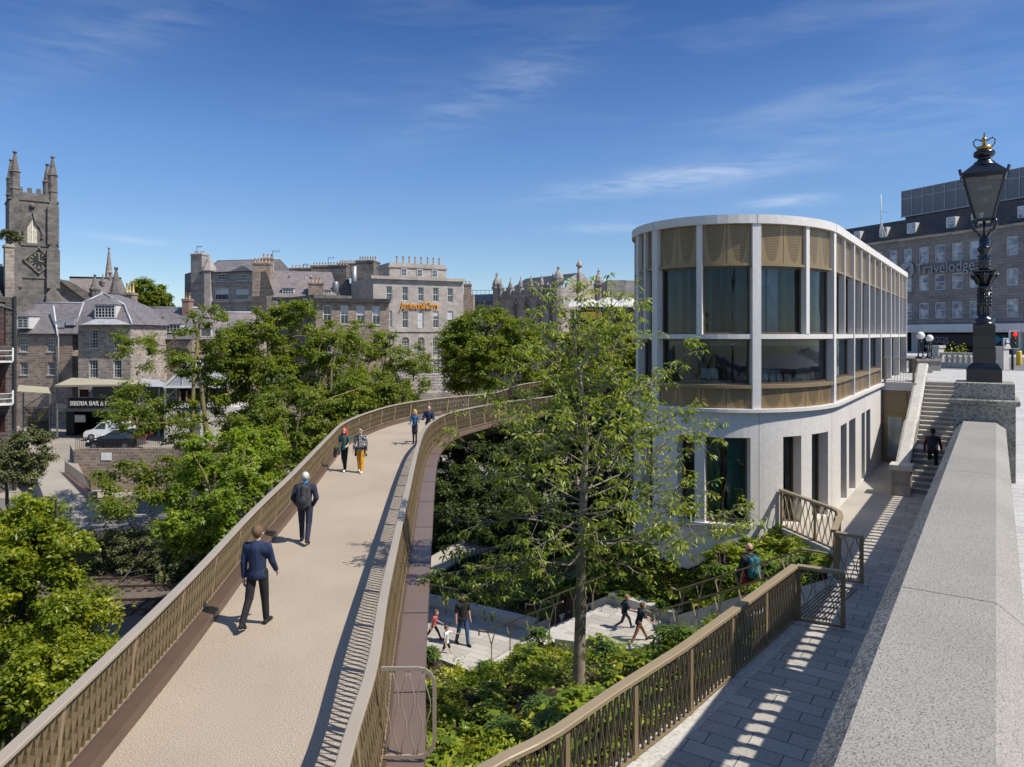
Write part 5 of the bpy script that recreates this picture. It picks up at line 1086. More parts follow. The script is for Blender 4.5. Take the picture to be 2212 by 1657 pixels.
m = MB(); hp = [(a-.5, t.z(70, 512)), (a-.5, t.z(70, 500)), (a-.2, t.z(70, 490)), (a+.35, t.z(70, 480)), (cxm-.2, t.z(70, 468)), (cxm, t.z(70, 456)), (cxm+.2, t.z(70, 468)), (b-.35, t.z(70, 480)), (b+.2, t.z(70, 490)), (b+.5, t.z(70, 500)), (b+.5, t.z(70, 512))]
m.tube([(x, -.08, z) for x, z in hp], .13, 6); m.ball((cxm, -.1, t.z(70, 445)), .42, 8, 6); m.ball((a-.5, -.1, t.z(70, 513)), .2, 6, 5); m.ball((b+.5, -.1, t.z(70, 513)), .2, 6, 5); m.build('hood_mould', 'ashlar_dark', t.r)
m = MB(); r_ = (b-a)/2
for sg in (-1, 1):
    for i in range(7):
        t0, t1 = math.pi/2*i/7, math.pi/2*(i+1)/7; p0 = (cxm+sg*r_*math.sin(t0), d-r_*1.3+r_*1.3*math.cos(t0)); p1 = (cxm+sg*r_*math.sin(t1), d-r_*1.3+r_*1.3*math.cos(t1)); m.quad((p0[0], -.004, p0[1]), (p1[0], -.004, p1[1]), (p1[0], -.004, d+.02), (p0[0], -.004, d+.02))
m.build('arch_head', 'ashlar_dark', t.r)
cz, ccx = t.z(84, 563), t.x(84); rr = 1.9; m = MB()
for p, q in (((0, rr), (rr, 0)), ((rr, 0), (0, -rr)), ((0, -rr), (-rr, 0)), ((-rr, 0), (0, rr))): m.bar((ccx+p[0], -.12, cz+p[1]), (ccx+q[0], -.12, cz+q[1]), .22, .22, up=(0, 1, 0))
for p in ((0, rr), (rr, 0), (0, -rr), (-rr, 0)): m.ball((ccx+p[0], -.14, cz+p[1]), .22, 6, 5)
m.build('clock_surround', 'ashlar_dark', t.r)
plain('clock_black', (.02, .022, .03), .5); m = MB(); m.quad(*[(ccx+p, -.05, cz+q) for p, q in ((0, -rr+.1), (rr-.1, 0), (0, rr-.1), (-rr+.1, 0))]); ck = m.build('clock_face', 'clock_black', t.r)
plain('gilt', (.45, .37, .19), .45, .3); m = MB()
for k in range(12):
    a_ = 2*math.pi*k/12; c_, s_ = math.sin(a_), math.cos(a_); m.bar((ccx+c_*.82, -.07, cz+s_*.82), (ccx+c_*1.12, -.07, cz+s_*1.12), .13, .03, up=(0, 1, 0))
for k in range(36):
    a_ = 2*math.pi*k/36; b_2 = a_+.175; m.bar((ccx+math.sin(a_)*1.2, -.07, cz+math.cos(a_)*1.2), (ccx+math.sin(b_2)*1.2, -.07, cz+math.cos(b_2)*1.2), .05, .03, up=(0, 1, 0))
m.build('numeral_ring', 'gilt', ck); m = MB(); m.bar((ccx, -.09, cz), (ccx+.02, -.09, cz+1.05), .09, .03, up=(0, 1, 0)); m.bar((ccx, -.09, cz), (ccx+.68, -.09, cz-.15), .12, .03, up=(0, 1, 0)); m.build('clock_hand', 'gilt', ck)
q = (70, 96, 633, 660)
# nave to the right of the tower
m = MB(); A = t.p(126, 598, 0); 
n1 = Bld('church_nave', 'slate-roofed church nave with spiky pinnacles right of the clock tower', 126, 116, 300, 120, -8, 'church')
n1.wall(126, 290, 672, 8, [], 'ashlar_grey'); zA = n1.z(200, 655)
m = MB(); m.quad(n1.p(123, 600, 1), n1.p(127, 600, 1), n1.p(262, 680, 1), n1.p(225, 690, 1)); 
m = MB(); pts = [n1.p(126, 603, .2), n1.p(150, 607, .2), n1.p(238, 658, .2), n1.p(205, 662, .2)]
m.hexa([pts[0], pts[3], pts[2], pts[1]], [(p[0], p[1]-.7, p[2]) for p in (pts[0], pts[3], pts[2], pts[1])]); m.build('raking_coping', 'ashlar_dark', n1.r)
m = MB(); m.hexa([n1.p(126, 690, .3), n1.p(126, 605, .3), n1.p(225, 662, .3), n1.p(225, 690, .3)], [n1.p(126, 690, .9), n1.p(126, 605, .9), n1.p(225, 662, .9), n1.p(225, 690, .9)]); m.build('gable_wall', 'ashlar_grey', n1.r)
m = MB(); m.quad(n1.p(150, 660, 1.2), n1.p(278, 680, 1.2), n1.p(262, 602, 5), n1.p(150, 600, 5)); m.quad(n1.p(278, 680, 1.2), n1.p(285, 660, 9), n1.p(262, 602, 5)); m.build('roof', 'slate_purple', n1.r)
m = MB(); m.tube([n1.p(150, 599, 5), n1.p(262, 601, 5)], .15, 6); m.build('ridge', 'dark_metal', n1.r)
def spire(b, px, pyb, pym, pyt, y, w_, mat='ashlar_dark', nm='pinnacle'):
    x = b.x(px, y); z0, z1, z2 = b.z(px, pyb, y), b.z(px, pym, y), b.z(px, pyt, y); m = MB()
    m.lathe([(w_, z0), (w_, z1-.5), (w_*1.15, z1-.4), (w_*1.15, z1-.1), (w_*.9, z1), (w_*.16, z2-w_*.5), (w_*.3, z2-w_*.2), (w_*.25, z2)], cx=x, cy=y, n=8, rot=R(22.5)); return m.build(nm, mat, b.r)
spire(n1, 251, 690, 632, 577, 0, 1.15); spire(n1, 238, 650, 632, 588, 5, .95); spire(n1, 205, 640, 622, 593, -.2, .75); spire(n1, 265, 660, 650, 640, 1, .5); spire(n1, 222, 618, 606, 592, 4, .3)
spire(n1, 235.5, 640, 600, 535, 12, .75, 'ashlar_grey')
# ================================================================ dark building at the left edge
e1 = Bld('stone_tenement', 'blackened stone building with red mullioned windows and white balconies at the left edge', -60, 60, 36.5, 62, -13.5, 'building')
e1.wall(-60, 36.5, 640, 8, [(-6, 12, 652, 745), (-6, 12, 765, 850), (-6, 11, 895, 935)], 'rubble_black')
for q in ((-6, 12, 652, 745), (-6, 12, 765, 850), (-6, 11, 895, 935)): e1.win(q, 2, 8, 'red_paint' if 'red_paint' in MATS else plain('red_paint', (.09, .01, .012), .5).name, 'red_window', sill=False)
m = MB(); m.hexa([e1.p(-60, 640, .05), e1.p(36, 640, .05), e1.p(36, 683, .05), e1.p(-60, 683, .05)], [e1.p(-60, 590, .5), e1.p(-59, 590, .5), e1.p(36, 640, .5), e1.p(-60, 640, .5)])
m = MB(); m.hexa([e1.p(-60, 640), e1.p(42, 670), e1.p(36, 674), e1.p(-60, 650)], [e1.p(-60, 560, 3), e1.p(10, 625, .5), e1.p(10, 640, .5), e1.p(-60, 650, 3)]) ; 
m = MB(); m.quad(e1.p(-60, 642, -.1), e1.p(37, 672, -.1), e1.p(5, 570, 3), e1.p(-60, 570, 3)); m.build('roof', 'slate_black', e1.r)
e1.chimney(11, 31, 527, 668, .4, 'rubble_grey', 1.2, 0)
for px, py in ((0, 0), (0, 1)):
    y0 = 757 if py == 0 else 848; m = MB(); z_ = e1.z(15, y0+22); zt_ = e1.z(15, y0); xr = e1.x(28, -1.3); m.box(-3, xr, -1.3, 0, z_-.12, z_); b1 = m.build('balcony', 'white_paint', e1.r); m = MB()
    for zz_ in (zt_, (zt_+z_)/2): m.bar((-3, -1.28, zz_), (xr, -1.28, zz_), .05); m.bar((xr, -1.28, zz_), (xr, 0, zz_), .05)
    for x in np.linspace(-2.5, xr, 5): m.bar((x, -1.28, z_), (x, -1.28, zt_), .05)
    m.bar((xr, -1.28, z_), (xr, -1.28, zt_+.25), .12); m.build('guard_rail', 'white_paint', b1)
m = MB(); x = e1.x(31); m.bar((x, -.1, 0), (x, -.1, e1.z(31, 640)), .16); m.build('drainpipe', 'dark_metal', e1.r)
# ================================================================ the old houses
h1 = Bld('stone_house', 'brown rubble house with grey mansard roof and one dormer, leftmost of the old houses', 36, 82, 156, 82, -11.6, 'house')
w1s = [(41.7, 60.5, 730, 760), (102, 119, 730, 760), (43, 60, 782, 810), (103, 120, 782, 810)]
h1.wall(36, 156, 722, 9, w1s, 'rubble_brown')
for i, q in enumerate(w1s): h1.win(q, 3, 4, frame='window_white' if i < 2 else 'lead')
ze, zr = h1.gable(36, 180, 721, 655, 7, 'slate'); h1.dormer((38.5, 61, 684, 708), -.3, 671, 2, 4)
m = MB(); m.tube([h1.p(115.5, 661, 1.8), h1.p(124, 722, -.4), h1.p(126, 727, -.25), h1.p(126, 830, -.2)], .09, 6); m.build('drainpipe', 'blind', h1.r)
m = MB(); 
for px, py in ((132, 701), (155, 696)):
    a = h1.p(px, py, .6); m.box(a[0]-.5, a[0]+.5, .3, .7, a[2]-.35, a[2]+.35)
m.build('skylight', 'lead', h1.r)
h2 = Bld('stone_house', 'tall projecting stone house with four sash windows and a mansard roof with white dormer', 169, 76, 281.6, 76, -11.6, 'house')
w2s = [(191.5, 212, 712, 752.6), (244.5, 262.5, 712, 752.6), (191.5, 211.5, 777.6, 816.6), (244.5, 262.5, 777.6, 816.6)]
h2.wall(169, 281.6, 702, 8, w2s, 'rubble_grey')
for q in w2s: h2.win(q, 3, 6)
m = MB(); b0 = h2.p(165, 701, -.3); b1 = h2.p(286, 701, -.3); t0 = h2.p(181.5, 653, 1.3); t1 = h2.p(269, 659, 1.3); ap0 = h2.p(224, 634, 3.2); bk = 8
m.quad(b0, b1, t1, t0); m.quad(t0, t1, ap0); B_0, B_1 = (b0[0], bk, b0[2]), (b1[0], bk, b1[2]); T_0, T_1 = (t0[0], bk-1.3, t0[2]), (t1[0], bk-1.3, t1[2]); apb = (ap0[0], bk-1.5, ap0[2])
m.quad(b0, t0, T_0, B_0); m.quad(b1, B_1, T_1, t1); m.quad(t0, ap0, apb, T_0); m.quad(t1, T_1, apb, ap0); m.quad(B_0, T_0, T_1, B_1); m.quad(T_0, apb, T_1); m.quad(b0, B_0, B_1, b1); rf = m.build('roof', 'slate', h2.r)
m = MB()
for p, q in ((b0, t0), (t0, ap0), (ap0, t1), (t1, b1)): m.tube([Vector(p)+Vector((0, -.04, .03)), Vector(q)+Vector((0, -.04, .03))], .1, 6)
m.bar(b0, b1, .14); m.build('lead_flashing', 'lead', rf)
h2.dormer((206, 247.5, 659, 686), .1, 643, 6, 4); 
m = MB(); a, b, c = h2.p(176, 701, -1.0), h2.p(276, 701, -1.0), 0; d0, d1 = h2.p(206, 689, .0), h2.p(248, 689, .0); m.quad(a, b, d1, d0); m.quad(a, d0, (a[0], .2, a[2])); m.quad(b, (b[0], .2, b[2]), d1); m.quad(a, (a[0], .2, a[2]), (b[0], .2, b[2]), b); m.build('bay_roof', 'lead', h2.r)
h3 = Bld('stone_house', 'low slate-roofed house with two white dormers, right of the projecting house', 281.6, 84, 415, 84, -11.6, 'house')
w3s = [(323, 337, 739.5, 756), (373, 384, 739.5, 756)]
h3.wall(281.6, 415, 734, 8, w3s, 'rubble_brown')
for q in w3s: h3.win(q, 3, 4)
h3.gable(284, 413, 733, 665, 7, 'slate'); h3.dormer((323, 339, 703, 719), .2, 692, 2, 4); h3.dormer((360, 389, 701, 717.5), .3, 689, 4, 4)
h3.chimney(265, 285, 632, 690, 1.5, 'rubble_brown', 1.3, 3, 'pot_yellow', 1.2); h3.chimney(393, 408, 645, 692, 2.5, 'brick_red', 1.3, 2, 'pot', .8)
m = MB(); a = h3.p(345, 690, 1.6); m.box(a[0]-.5, a[0]+.5, 1.2, 1.5, a[2]-.5, a[2]+.3); m.build('skylight', 'dark_metal', h3.r)
h4 = Bld('stone_house', 'long low house with purple slate roof and white roof windows, right of the brick chimney', 415, 86, 560, 88, -11.6, 'house')
h4.wall(415, 560, 737, 8, [(440, 452, 746, 760)], 'rubble_brown'); h4.gable(413, 560, 736, 675, 7, 'slate_purple'); h4.dormer((434, 456, 709, 727), .2, 705, 1, 1); h4.dormer((526, 548, 709, 727), .2, 705, 1, 1)
# ---- canopies, balcony decks and signs below the houses
plain('canopy', (.36, .33, .24), .8, 0, .12, .8); plain('timber', (.30, .15, .08), .7)
cb = Bld('bar_terrace', 'raised bar terrace with tan canopy, grey railings and a white-lettered black sign', 120, 70, 400, 70, -11.6, 'bar terrace')
m = MB(); m.quad(cb.p(118, 832, -.6), cb.p(308, 830, -.6), cb.p(300, 822, 3), cb.p(155, 816, 4)); m.quad(cb.p(118, 836, -.6), cb.p(308, 834, -.6), cb.p(308, 830, -.6), cb.p(118, 832, -.6)); m.build('canopy', 'canopy', cb.r)
m = MB(); m.quad(cb.p(308, 835, -.6), cb.p(372, 836, -.4), cb.p(340, 820, 3), cb.p(305, 818, 3)); m.build('canopy', 'lead', cb.r)
m = MB(); z0, z1 = cb.z(200, 889), cb.z(200, 882); m.box(cb.x(124), cb.x(345), 0, 6, z0, z1+.0); m.build('deck', 'grey_metal', cb.r)
m = MB(); m.box(cb.x(110), cb.x(128), 2.4, 6, 0, z0); m.box(cb.x(128), cb.x(345), 5.6, 6, 0, cb.z(200, 838)); m.build('back_wall', 'sign_black', cb.r)
m = MB()
for px in (125, 310, 345, 382): m = MB(); m.bar((cb.x(px), -.1, 0), (cb.x(px), -.1, cb.z(px, 838)), .11); m.build('steel_post', 'grey_metal', cb.r)
m = MB()
for a, b in ((341, 858), (384, 838)): pass
m.bar(cb.p(338, 878, -.1), cb.p(384, 838, -.1), .12); m.bar(cb.p(344, 886, -.1), cb.p(366, 912, -.1), .14); m.bar(cb.p(388, 886, -.1), cb.p(366, 912, -.1), .14); m.bar(cb.p(366, 912, -.1), (cb.x(366), -.1, 0), .14); m.build('raking_brace', 'grey_metal', cb.r)
m = MB(); zb_, zt_ = cb.z(200, 882), cb.z(200, 858)
for px in np.arange(126, 182, 3.0): m.bar((cb.x(px), -.12, zb_), (cb.x(px), -.12, zt_), .03)
m.bar((cb.x(125), -.12, zt_), (cb.x(310), -.12, zt_), .06)
for px in np.arange(340, 392, 7.0): m.bar((cb.x(px), -.12, zb_), (cb.x(px), -.12, zt_), .04)
m.bar((cb.x(338), -.12, zt_), (cb.x(392), -.12, zt_), .05); m.bar((cb.x(338), -.12, (zt_+zb_)/2), (cb.x(392), -.12, (zt_+zb_)/2), .04); m.build('guard_rail', 'grey_metal', cb.r)
m = MB(); m.box(cb.x(151), cb.x(300), -.22, -.16, zb_+.0, zt_-.05); sg = m.build('sign_board', 'sign_black', cb.r)
text(sg, 'SIBERIA BAR & HOTEL', .62, (cb.x(154), -.25, zb_+.28), 'sign_white', .02, sx=.83)
m = MB(); m.box(cb.x(132), cb.x(155), 2.2, 2.3, cb.z(140, 918), cb.z(140, 902)); m.build('notice', 'sign_white', cb.r)
m = MB(); m.box(cb.x(145), cb.x(162), 2.0, 2.3, cb.z(150, 862), cb.z(150, 845)); m.build('parasol', 'red_paint', cb.r)
bg_ = Bld('beer_garden', 'glazed-gabled beer garden above a whitewashed wall with a white-lettered black sign', 330, 68, 525, 70, -11.6, 'beer garden')
m = MB(); z0 = bg_.z(420, 882); m.box(bg_.x(357), bg_.x(525), 0, 5, 0, z0); m.build('white_wall', 'whitewash' if 'whitewash' in MATS else masonry('whitewash', (.55, .54, .52), (.62, .61, .59), (.40, .39, .38), .8, .25, .02, .9, .5, .7).name, bg_.r)
m = MB(); m.box(bg_.x(372), bg_.x(478), -.1, -.03, bg_.z(420, 883), bg_.z(420, 866)); sg = m.build('sign_board', 'sign_black', bg_.r); text(sg, 'SIBERIA BEER GARDEN', .62, (bg_.x(375), -.13, bg_.z(420, 880)), 'sign_white', .02, sx=.78)
m = MB()
pk = bg_.p(410, 782, 0); e0, e1_ = bg_.p(352, 836, 0), bg_.p(490, 836, 0)
m.hexa([e0, e1_, pk, (pk[0]-.01, pk[1], pk[2])], [(e0[0], 6, e0[2]), (e1_[0], 6, e1_[2]), (pk[0], 6, pk[2]), (pk[0]-.01, 6, pk[2])]); m.build('roof', 'lead', bg_.r)
m = MB(); m.bar(e0, pk, .22); m.bar(pk, e1_, .22); m.bar(e0, e1_, .18)
for f in (.3, .5, .7): q0 = Vector(e0).lerp(Vector(e1_), f); zt2 = e0[2]+(pk[2]-e0[2])*(1-abs(f-.42)/.58 if f > .42 else f/.42); m.bar((q0.x, -.05, e0[2]), (q0.x, -.05, zt2-.1), .07)
m.build('gable_frame', 'window_white', bg_.r)
m = MB(); m.box(bg_.x(372), bg_.x(478), 3.5, 4.6, z0, bg_.z(420, 838)); m.build('dark_interior', 'void', bg_.r); m = MB()
for px in (385, 400, 415, 430, 448): m.box(bg_.x(px), bg_.x(px+4), .3, .5, z0, bg_.z(420, 845))
m.build('timber_post', 'timber', bg_.r)
m = MB(); m.bar((bg_.x(357), -.06, 0), (bg_.x(357), -.06, bg_.z(357, 838)), .16); m.build('steel_post', 'grey_metal', bg_.r); m = MB(); m.bar((bg_.x(443), -.5, 0), (bg_.x(443), -.5, bg_.z(443, 828)), .2); m.build('steel_post', 'grey_metal', bg_.r)
ga = Bld('smoking_shelter', 'small open steel shelter with tan canopy and leafy screen beside the bar terrace', 40, 72, 108, 72, -11.6, 'shelter')
m = MB(); m.quad(ga.p(37, 845, -1), ga.p(110, 850, -1), ga.p(104, 836, 2), ga.p(40, 832, 2)); m.build('canopy', 'canopy', ga.r); m = MB()
for px in (50, 108): m.bar((ga.x(px), 0, 0), (ga.x(px), 0, ga.z(px, 848)), .12)
m.bar(ga.p(45, 885), ga.p(102, 848), .08); m.bar(ga.p(50, 880), ga.p(108, 880), .08); m.build('steel_post', 'grey_metal', ga.r)
m = MB(); m.box(ga.x(60), ga.x(107), .05, .15, ga.z(80, 935), ga.z(80, 910)); m.build('fence_panel', 'dark_metal', ga.r)
a, b, c, d = ga.x(52), ga.x(104), ga.z(80, 912), ga.z(80, 882); k = 900; P = np.stack([rng.uniform(a, b, k), rng.uniform(-.25, .2, k), rng.uniform(c, d, k)], 1); leaves('ivy_screen', P, unit(k)+np.array([0, -1, .4]), .14, 'leaf_olive', ga.r)
# ---- terrace wall, railings and cars
bw2 = Bld('boundary_wall', 'long rough stone boundary wall with a white notice, in front of the parked cars', 160, 62, 480, 62.5, -13.3, 'wall')
m = MB(); m.box(0, bw2.w, 0, .5, 0, bw2.z(300, 969)); m.box(-.3, .0, 0, 12, 0, 1.75); m.build('wall', 'rubble_brown', bw2.r)
m = MB(); zt_ = bw2.z(300, 969)
for x in np.arange(0, bw2.w, .16): m.bar((x, .25, zt_), (x, .25, zt_+.9), .025)
m.bar((0, .25, zt_+.82), (bw2.w, .25, zt_+.82), .04); m.build('iron_railing', 'dark_metal', bw2.r); m = MB(); m.box(bw2.x(219), bw2.x(241), -.05, 0, bw2.z(230, 994), bw2.z(230, 978)); m.build('notice', 'sign_white', bw2.r)
lw = Bld('boundary_wall', 'low dark brick wall ending in a pale pier with a yellow patch by the road', 135, 60, 192, 55.5, -13.4, 'wall')
m = MB(); m.hexa([(0, 0, 0), (lw.w, 0, 0), (lw.w, .35, 0), (0, .35, 0)], [(0, 0, 2.0), (lw.w, 0, 1.25), (lw.w, .35, 1.25), (0, .35, 2.0)]); m.build('wall', 'brick_red', lw.r); m = MB(); m.box(lw.w, lw.w+.5, -.05, .45, 0, 1.35); m.build('end_pier', 'rubble_grey', lw.r); m = MB(); m.box(lw.w+.02, lw.w+.42, -.06, -.05, 1.05, 1.25); m.build('yellow_patch', plain('yellow', (.70, .45, .02), .6), lw.r)
m = MB()
for x in np.arange(0, lw.w, .15): m.bar((x, .17, 1.2), (x, .17, 2.9-x*.1), .025)
m.build('iron_railing', 'dark_metal', lw.r)
plain('car_white', (.72, .73, .74), .18, 0, .03, 2, coat=1); plain('car_black', (.008, .010, .016), .12, .2, .05, coat=1); plain('car_glass', (.02, .028, .035), .05, 0, .1, spec=1); plain('tyre', (.02, .02, .02), .9); plain('rim', (.4, .4, .42), .35, .8); plain('head_lamp', (.7, .7, .7), .1, .2); plain('tail_lamp', (.4, .01, .01), .2)
def car(name, label, cat, loc, rz, prof, glass, wid, paint, L_, txt=None, wheels=(.75, 3.35), group=None):
    """prof: side outline (x, z) clockwise from the front sill; glass: side window outline"""
    r = root(name, label, cat, loc, rz, group); m = MB(); n = len(prof); m.smooth = False; k = 5; st = 0
    for i in range(k+1):
        f = -1+2*i/k; ins = abs(f)**4*.10
        for x, z in prof: q = .18*max(0, (z-.85))/.8; m.v.append((x+(L_/2-x)*ins*.12, f*wid/2*(1-q*.9), z-(.04 if abs(f) == 1 and z > .6 else 0)))
    for i in range(k):
        for j in range(n): j2 = (j+1) % n; m.face(i*n+j, i*n+j2, (i+1)*n+j2, (i+1)*n+j)
    m.face(*range(n)); m.face(*[k*n+j for j in reversed(range(n))]); m.build('body', paint, r)
    for sg in (-1, 1):
        m = MB(); m.quad(*[(x, sg*(wid/2*(1-.18*max(0, z-.85)/.8*.9)+.008), z) for x, z in glass]); m.build('side_window', 'car_glass', r)
        for x in wheels:
            m = MB(); st = 0
            for z_, rr_ in ((0, .30), (.0, .33), (.2, .33), (.2, .30)): m.v += [(x+rr_*math.cos(2*math.pi*q/16), sg*(wid/2-.19+z_), .33+rr_*math.sin(2*math.pi*q/16)) for q in range(16)]
            for a in range(3):
                for q in range(16): q2 = (q+1) % 16; m.face(a*16+q, a*16+q2, a*16+16+q2, a*16+16+q)
            m.face(*range(16)); m.face(*[48+q for q in range(16)]); w_ = m.build('wheel', 'tyre', r); m = MB(); m.quad(*[(x+.2*math.cos(2*math.pi*q/12), sg*(wid/2+.015), .33+.2*math.sin(2*math.pi*q/12)) for q in range(12)]); m.build('rim', 'rim', w_)
        m = MB(); m.ball((.12, sg*(wid/2-.28), .72), .14, 8, 6, (.6, 1.2, .7)); m.build('headlight', 'head_lamp', r); m = MB(); m.box(L_-.06, L_+.005, sg*(wid/2-.12)-.08, sg*(wid/2-.12)+.08, .75, 1.05); m.build('tail_light', 'tail_lamp', r)
    return r
van_p = [(0, .35), (.0, .75), (.15, .95), (.85, 1.12), (1.5, 1.72), (1.8, 1.84), (4.1, 1.82), (4.3, 1.6), (4.35, .35)]
vp = G(200, 958, -11.55); v = car('parked_van', 'white tradesman van with black lettering parked below the bar terrace', 'van', (W(196, 0, 70).x, 69.5, -10.08), R(4), van_p, [(1.0, 1.12), (2.0, 1.12), (2.0, 1.66), (1.6, 1.66)], 1.75, 'car_white', 4.35)
text(v, 'WALLACE', .24, (2.5, -.90, 1.38), 'sign_black', .005); text(v, 'ELECTRICAL', .17, (2.5, -.90, 1.15), 'sign_black', .005)
car_p = [(0, .3), (.0, .68), (.9, .88), (1.7, 1.36), (2.9, 1.40), (3.9, .95), (4.4, .9), (4.45, .3)]; cg = [(1.15, .93), (3.6, .96), (2.85, 1.33), (1.8, 1.31)]
car('parked_car', 'black hatchback nearest the white van', 'car', (W(216, 0, 67).x, 66.6, -10.08), R(3), car_p, cg, 1.75, 'car_black', 4.45, group='dark cars below the bar terrace')
car('parked_car', 'dark saloon closest to the stone wall railings', 'car', (W(209, 0, 65).x, 64.0, -10.08), R(3), car_p, cg, 1.75, 'car_black', 4.45, group='dark cars below the bar terrace')
# ================================================================ rear buildings
k1 = Bld('stone_tenement', 'tall grey tenement with corner turret spire and pediment, above the low slate roofs', 412, 128, 560, 124, -6)
w_k = [(431, 439, 592, 601), (443, 455, 592, 601), (469, 488, 592, 604), (509, 535, 593, 606), (435, 443, 622, 646), (447, 457, 622, 646), (464, 494, 623, 648), (508, 537, 624, 648), (437, 443, 662, 674), (447, 457, 662, 674), (464, 476, 662, 674), (482, 494, 662, 674), (509, 530, 662, 674)]
k1.wall(412, 560, 586, 12, w_k, 'ashlar_grey')
for i, q in enumerate(w_k): k1.win(q, 4 if q[1]-q[0] > 18 else 2, 2, sill=False, fw=.12, blind=(.5 if i in (4, 6, 7) else 0))
k1.gable(432, 570, 587, 563, 9, 'slate'); k1.chimney(412, 436, 548, 592, .5, 'ashlar_grey', 1.6, 4); 
m = MB(); m.hexa([k1.p(498, 586, -.25), k1.p(545, 586, -.25), k1.p(524, 573, -.25), k1.p(523, 573, -.25)], [k1.p(498, 586, 1.5), k1.p(545, 586, 1.5), k1.p(524, 573, 1.5), k1.p(523, 573, 1.5)]); m.build('pediment', 'ashlar_grey', k1.r)
m = MB(); x = k1.x(448); m.lathe([(1.3, k1.z(448, 700)), (1.3, k1.z(448, 586)), (1.5, k1.z(448, 585)), (.75, k1.z(448, 570)), (.12, k1.z(448, 554)), (.02, k1.z(448, 548))], cx=x, cy=.5, n=8); m.build('turret', 'ashlar_grey', k1.r)
k1.cornice(428, 560, 650, 653, 'ashlar_grey'); k1.cornice(412, 560, 607, 609, 'ashlar_grey')
k1b = Bld('side_wing', 'narrow shaded end wall of the turreted tenement', 399, 132, 413, 128, -6); k1b.wall(399, 413, 590, 4, [(404, 407, 597, 612), (404, 407, 625, 645)], 'ashlar_dark'); k1b.win((404, 407, 597, 612), 1, 2, sill=False); k1b.win((404, 407, 625, 645), 1, 2, sill=False)
g2 = Bld('gabled_house', 'steep purple-slate house whose big dark stone gable chimney rises on its left', 544, 104, 735, 106, -6, 'house')
g2.wall(576, 735, 640, 8, [], 'rubble_grey'); 
m = MB(); m.quad(g2.p(590, 642, -.2), g2.p(728, 642, -.2), g2.p(716, 588, 4.5), g2.p(584, 584, 4.5)); m.quad(g2.p(728, 642, -.2), g2.p(735, 640, 8), g2.p(716, 588, 4.5)); m.build('roof', 'slate_purple', g2.r)
m = MB(); m.hexa([g2.p(544, 690, 0), g2.p(600, 690, 0), g2.p(596, 640, 0), g2.p(544, 640, 0)], [g2.p(544, 690, 4), g2.p(600, 690, 4), g2.p(596, 640, 4), g2.p(544, 640, 4)]); m.hexa([g2.p(563, 640, .1), g2.p(594, 640, .1), g2.p(574, 586, .1), g2.p(566, 586, .1)], [g2.p(563, 640, 5), g2.p(594, 640, 5), g2.p(574, 586, 5), g2.p(566, 586, 5)]); m.build('gable_wall', 'rubble_black', g2.r)
g2.chimney(545, 583, 567, 645, .2, 'rubble_brown', 1.8, 5, 'pot', .7); g2.chimney(564, 589, 556, 600, 3, 'rubble_grey', 1.5, 3, 'pot', .6)
g2.dormer((611, 634, 623, 636.5), .5, 611, 4, 2, 'slate_purple'); g2.dormer((700, 715, 627, 637), .5, 621, 3, 2, 'slate_purple'); g2.chimney(666, 698, 610, 640, -.1, 'rubble_brown', 1.1, 0, pxs=(674, 682, 690), pot='pot', poth=.8)
m = MB(); m.tube([g2.p(725, 640, 1), g2.p(725, 612, 1), g2.p(725, 608, 1)], [.45, .45, .3], 8); m.build('flue', 'grey_metal', g2.r)
m = MB()
for px, py in ((627, 596), (660, 604), (680, 612), (617, 612), (672, 600)): a = g2.p(px, py, 3.2); m.tube([a, (a[0], a[1], a[2]+.35)], .12, 5)
m.build('roof_vent', 'lead', g2.r)
# brown four-window house
hb = Bld('stone_house', 'brown rubble house with a flat black eaves line and four tall sash windows', 678, 90, 840, 92, -10, 'house')
wb = [(697.5, 716, 659, 700), (735, 752.5, 659.5, 700.5), (770, 788, 660, 701), (804, 821, 661, 702), (697.5, 716, 732, 762), (735, 752.5, 732, 762), (770, 788, 732, 762), (804, 821, 732, 762)]
hb.wall(678, 840, 652, 10, wb, 'rubble_brown')
for i, q in enumerate(wb): hb.win(q, 2, 2, blind=(0, .4, .5, .45, 0, .3, 0, 0)[i], fw=.1)
m = MB(); a, b = hb.x(672, -.4), hb.x(844, -.4); m.box(a, b, -.45, 10, hb.z(760, 653), hb.z(760, 645)); m.build('eaves', 'slate_black', hb.r)
m = MB(); m.bar((.15, -.08, 0), (.15, -.08, hb.z(680, 653)), .14); m.build('drainpipe', 'dark_metal', hb.r)
hs = Bld('side_wing', 'shaded dark stone flank running back from the brown four-window house', 600, 101, 678, 90, -10); hs.wall(600, 678, 641, 5, [(613, 619, 662, 690), (616, 622, 740, 770), (650, 657, 660, 690)], 'ashlar_dark', px_z=640)
for q in ((613, 619, 662, 690), (616, 622, 740, 770)): hs.win(q, 1, 2, sill=False)
hs.win((650, 657, 660, 690), 2, 2, frame='dark_metal', sill=False)
# chimney cluster
kc = Bld('chimney_block', 'cluster of dark stone chimney stacks crowded with clay pots behind the roofs', 620, 124, 810, 122, -2)
kc.wall(712, 806, 612, 8, [(746, 751, 598, 612)], 'ashlar_dark'); kc.chimney(625, 680, 578, 612, 4, 'rubble_brown', 1.2, 7); kc.chimney(672, 710, 573, 620, 2.5, 'rubble_brown', 1.3, 6); kc.chimney(708, 748, 572, 640, .5, 'ashlar_dark', 1.6, 6); kc.chimney(730, 774, 568, 600, 5, 'rubble_brown', 1.4, 9); kc.chimney(768, 807, 562, 645, -1.2, 'ashlar_dark', 3.5, 7, poth=.8)
m = MB(); m.tube([kc.p(765, 640, -1.6), kc.p(765, 575, -1.6)], .5, 8); m.build('flue', 'grey_metal', kc.r)
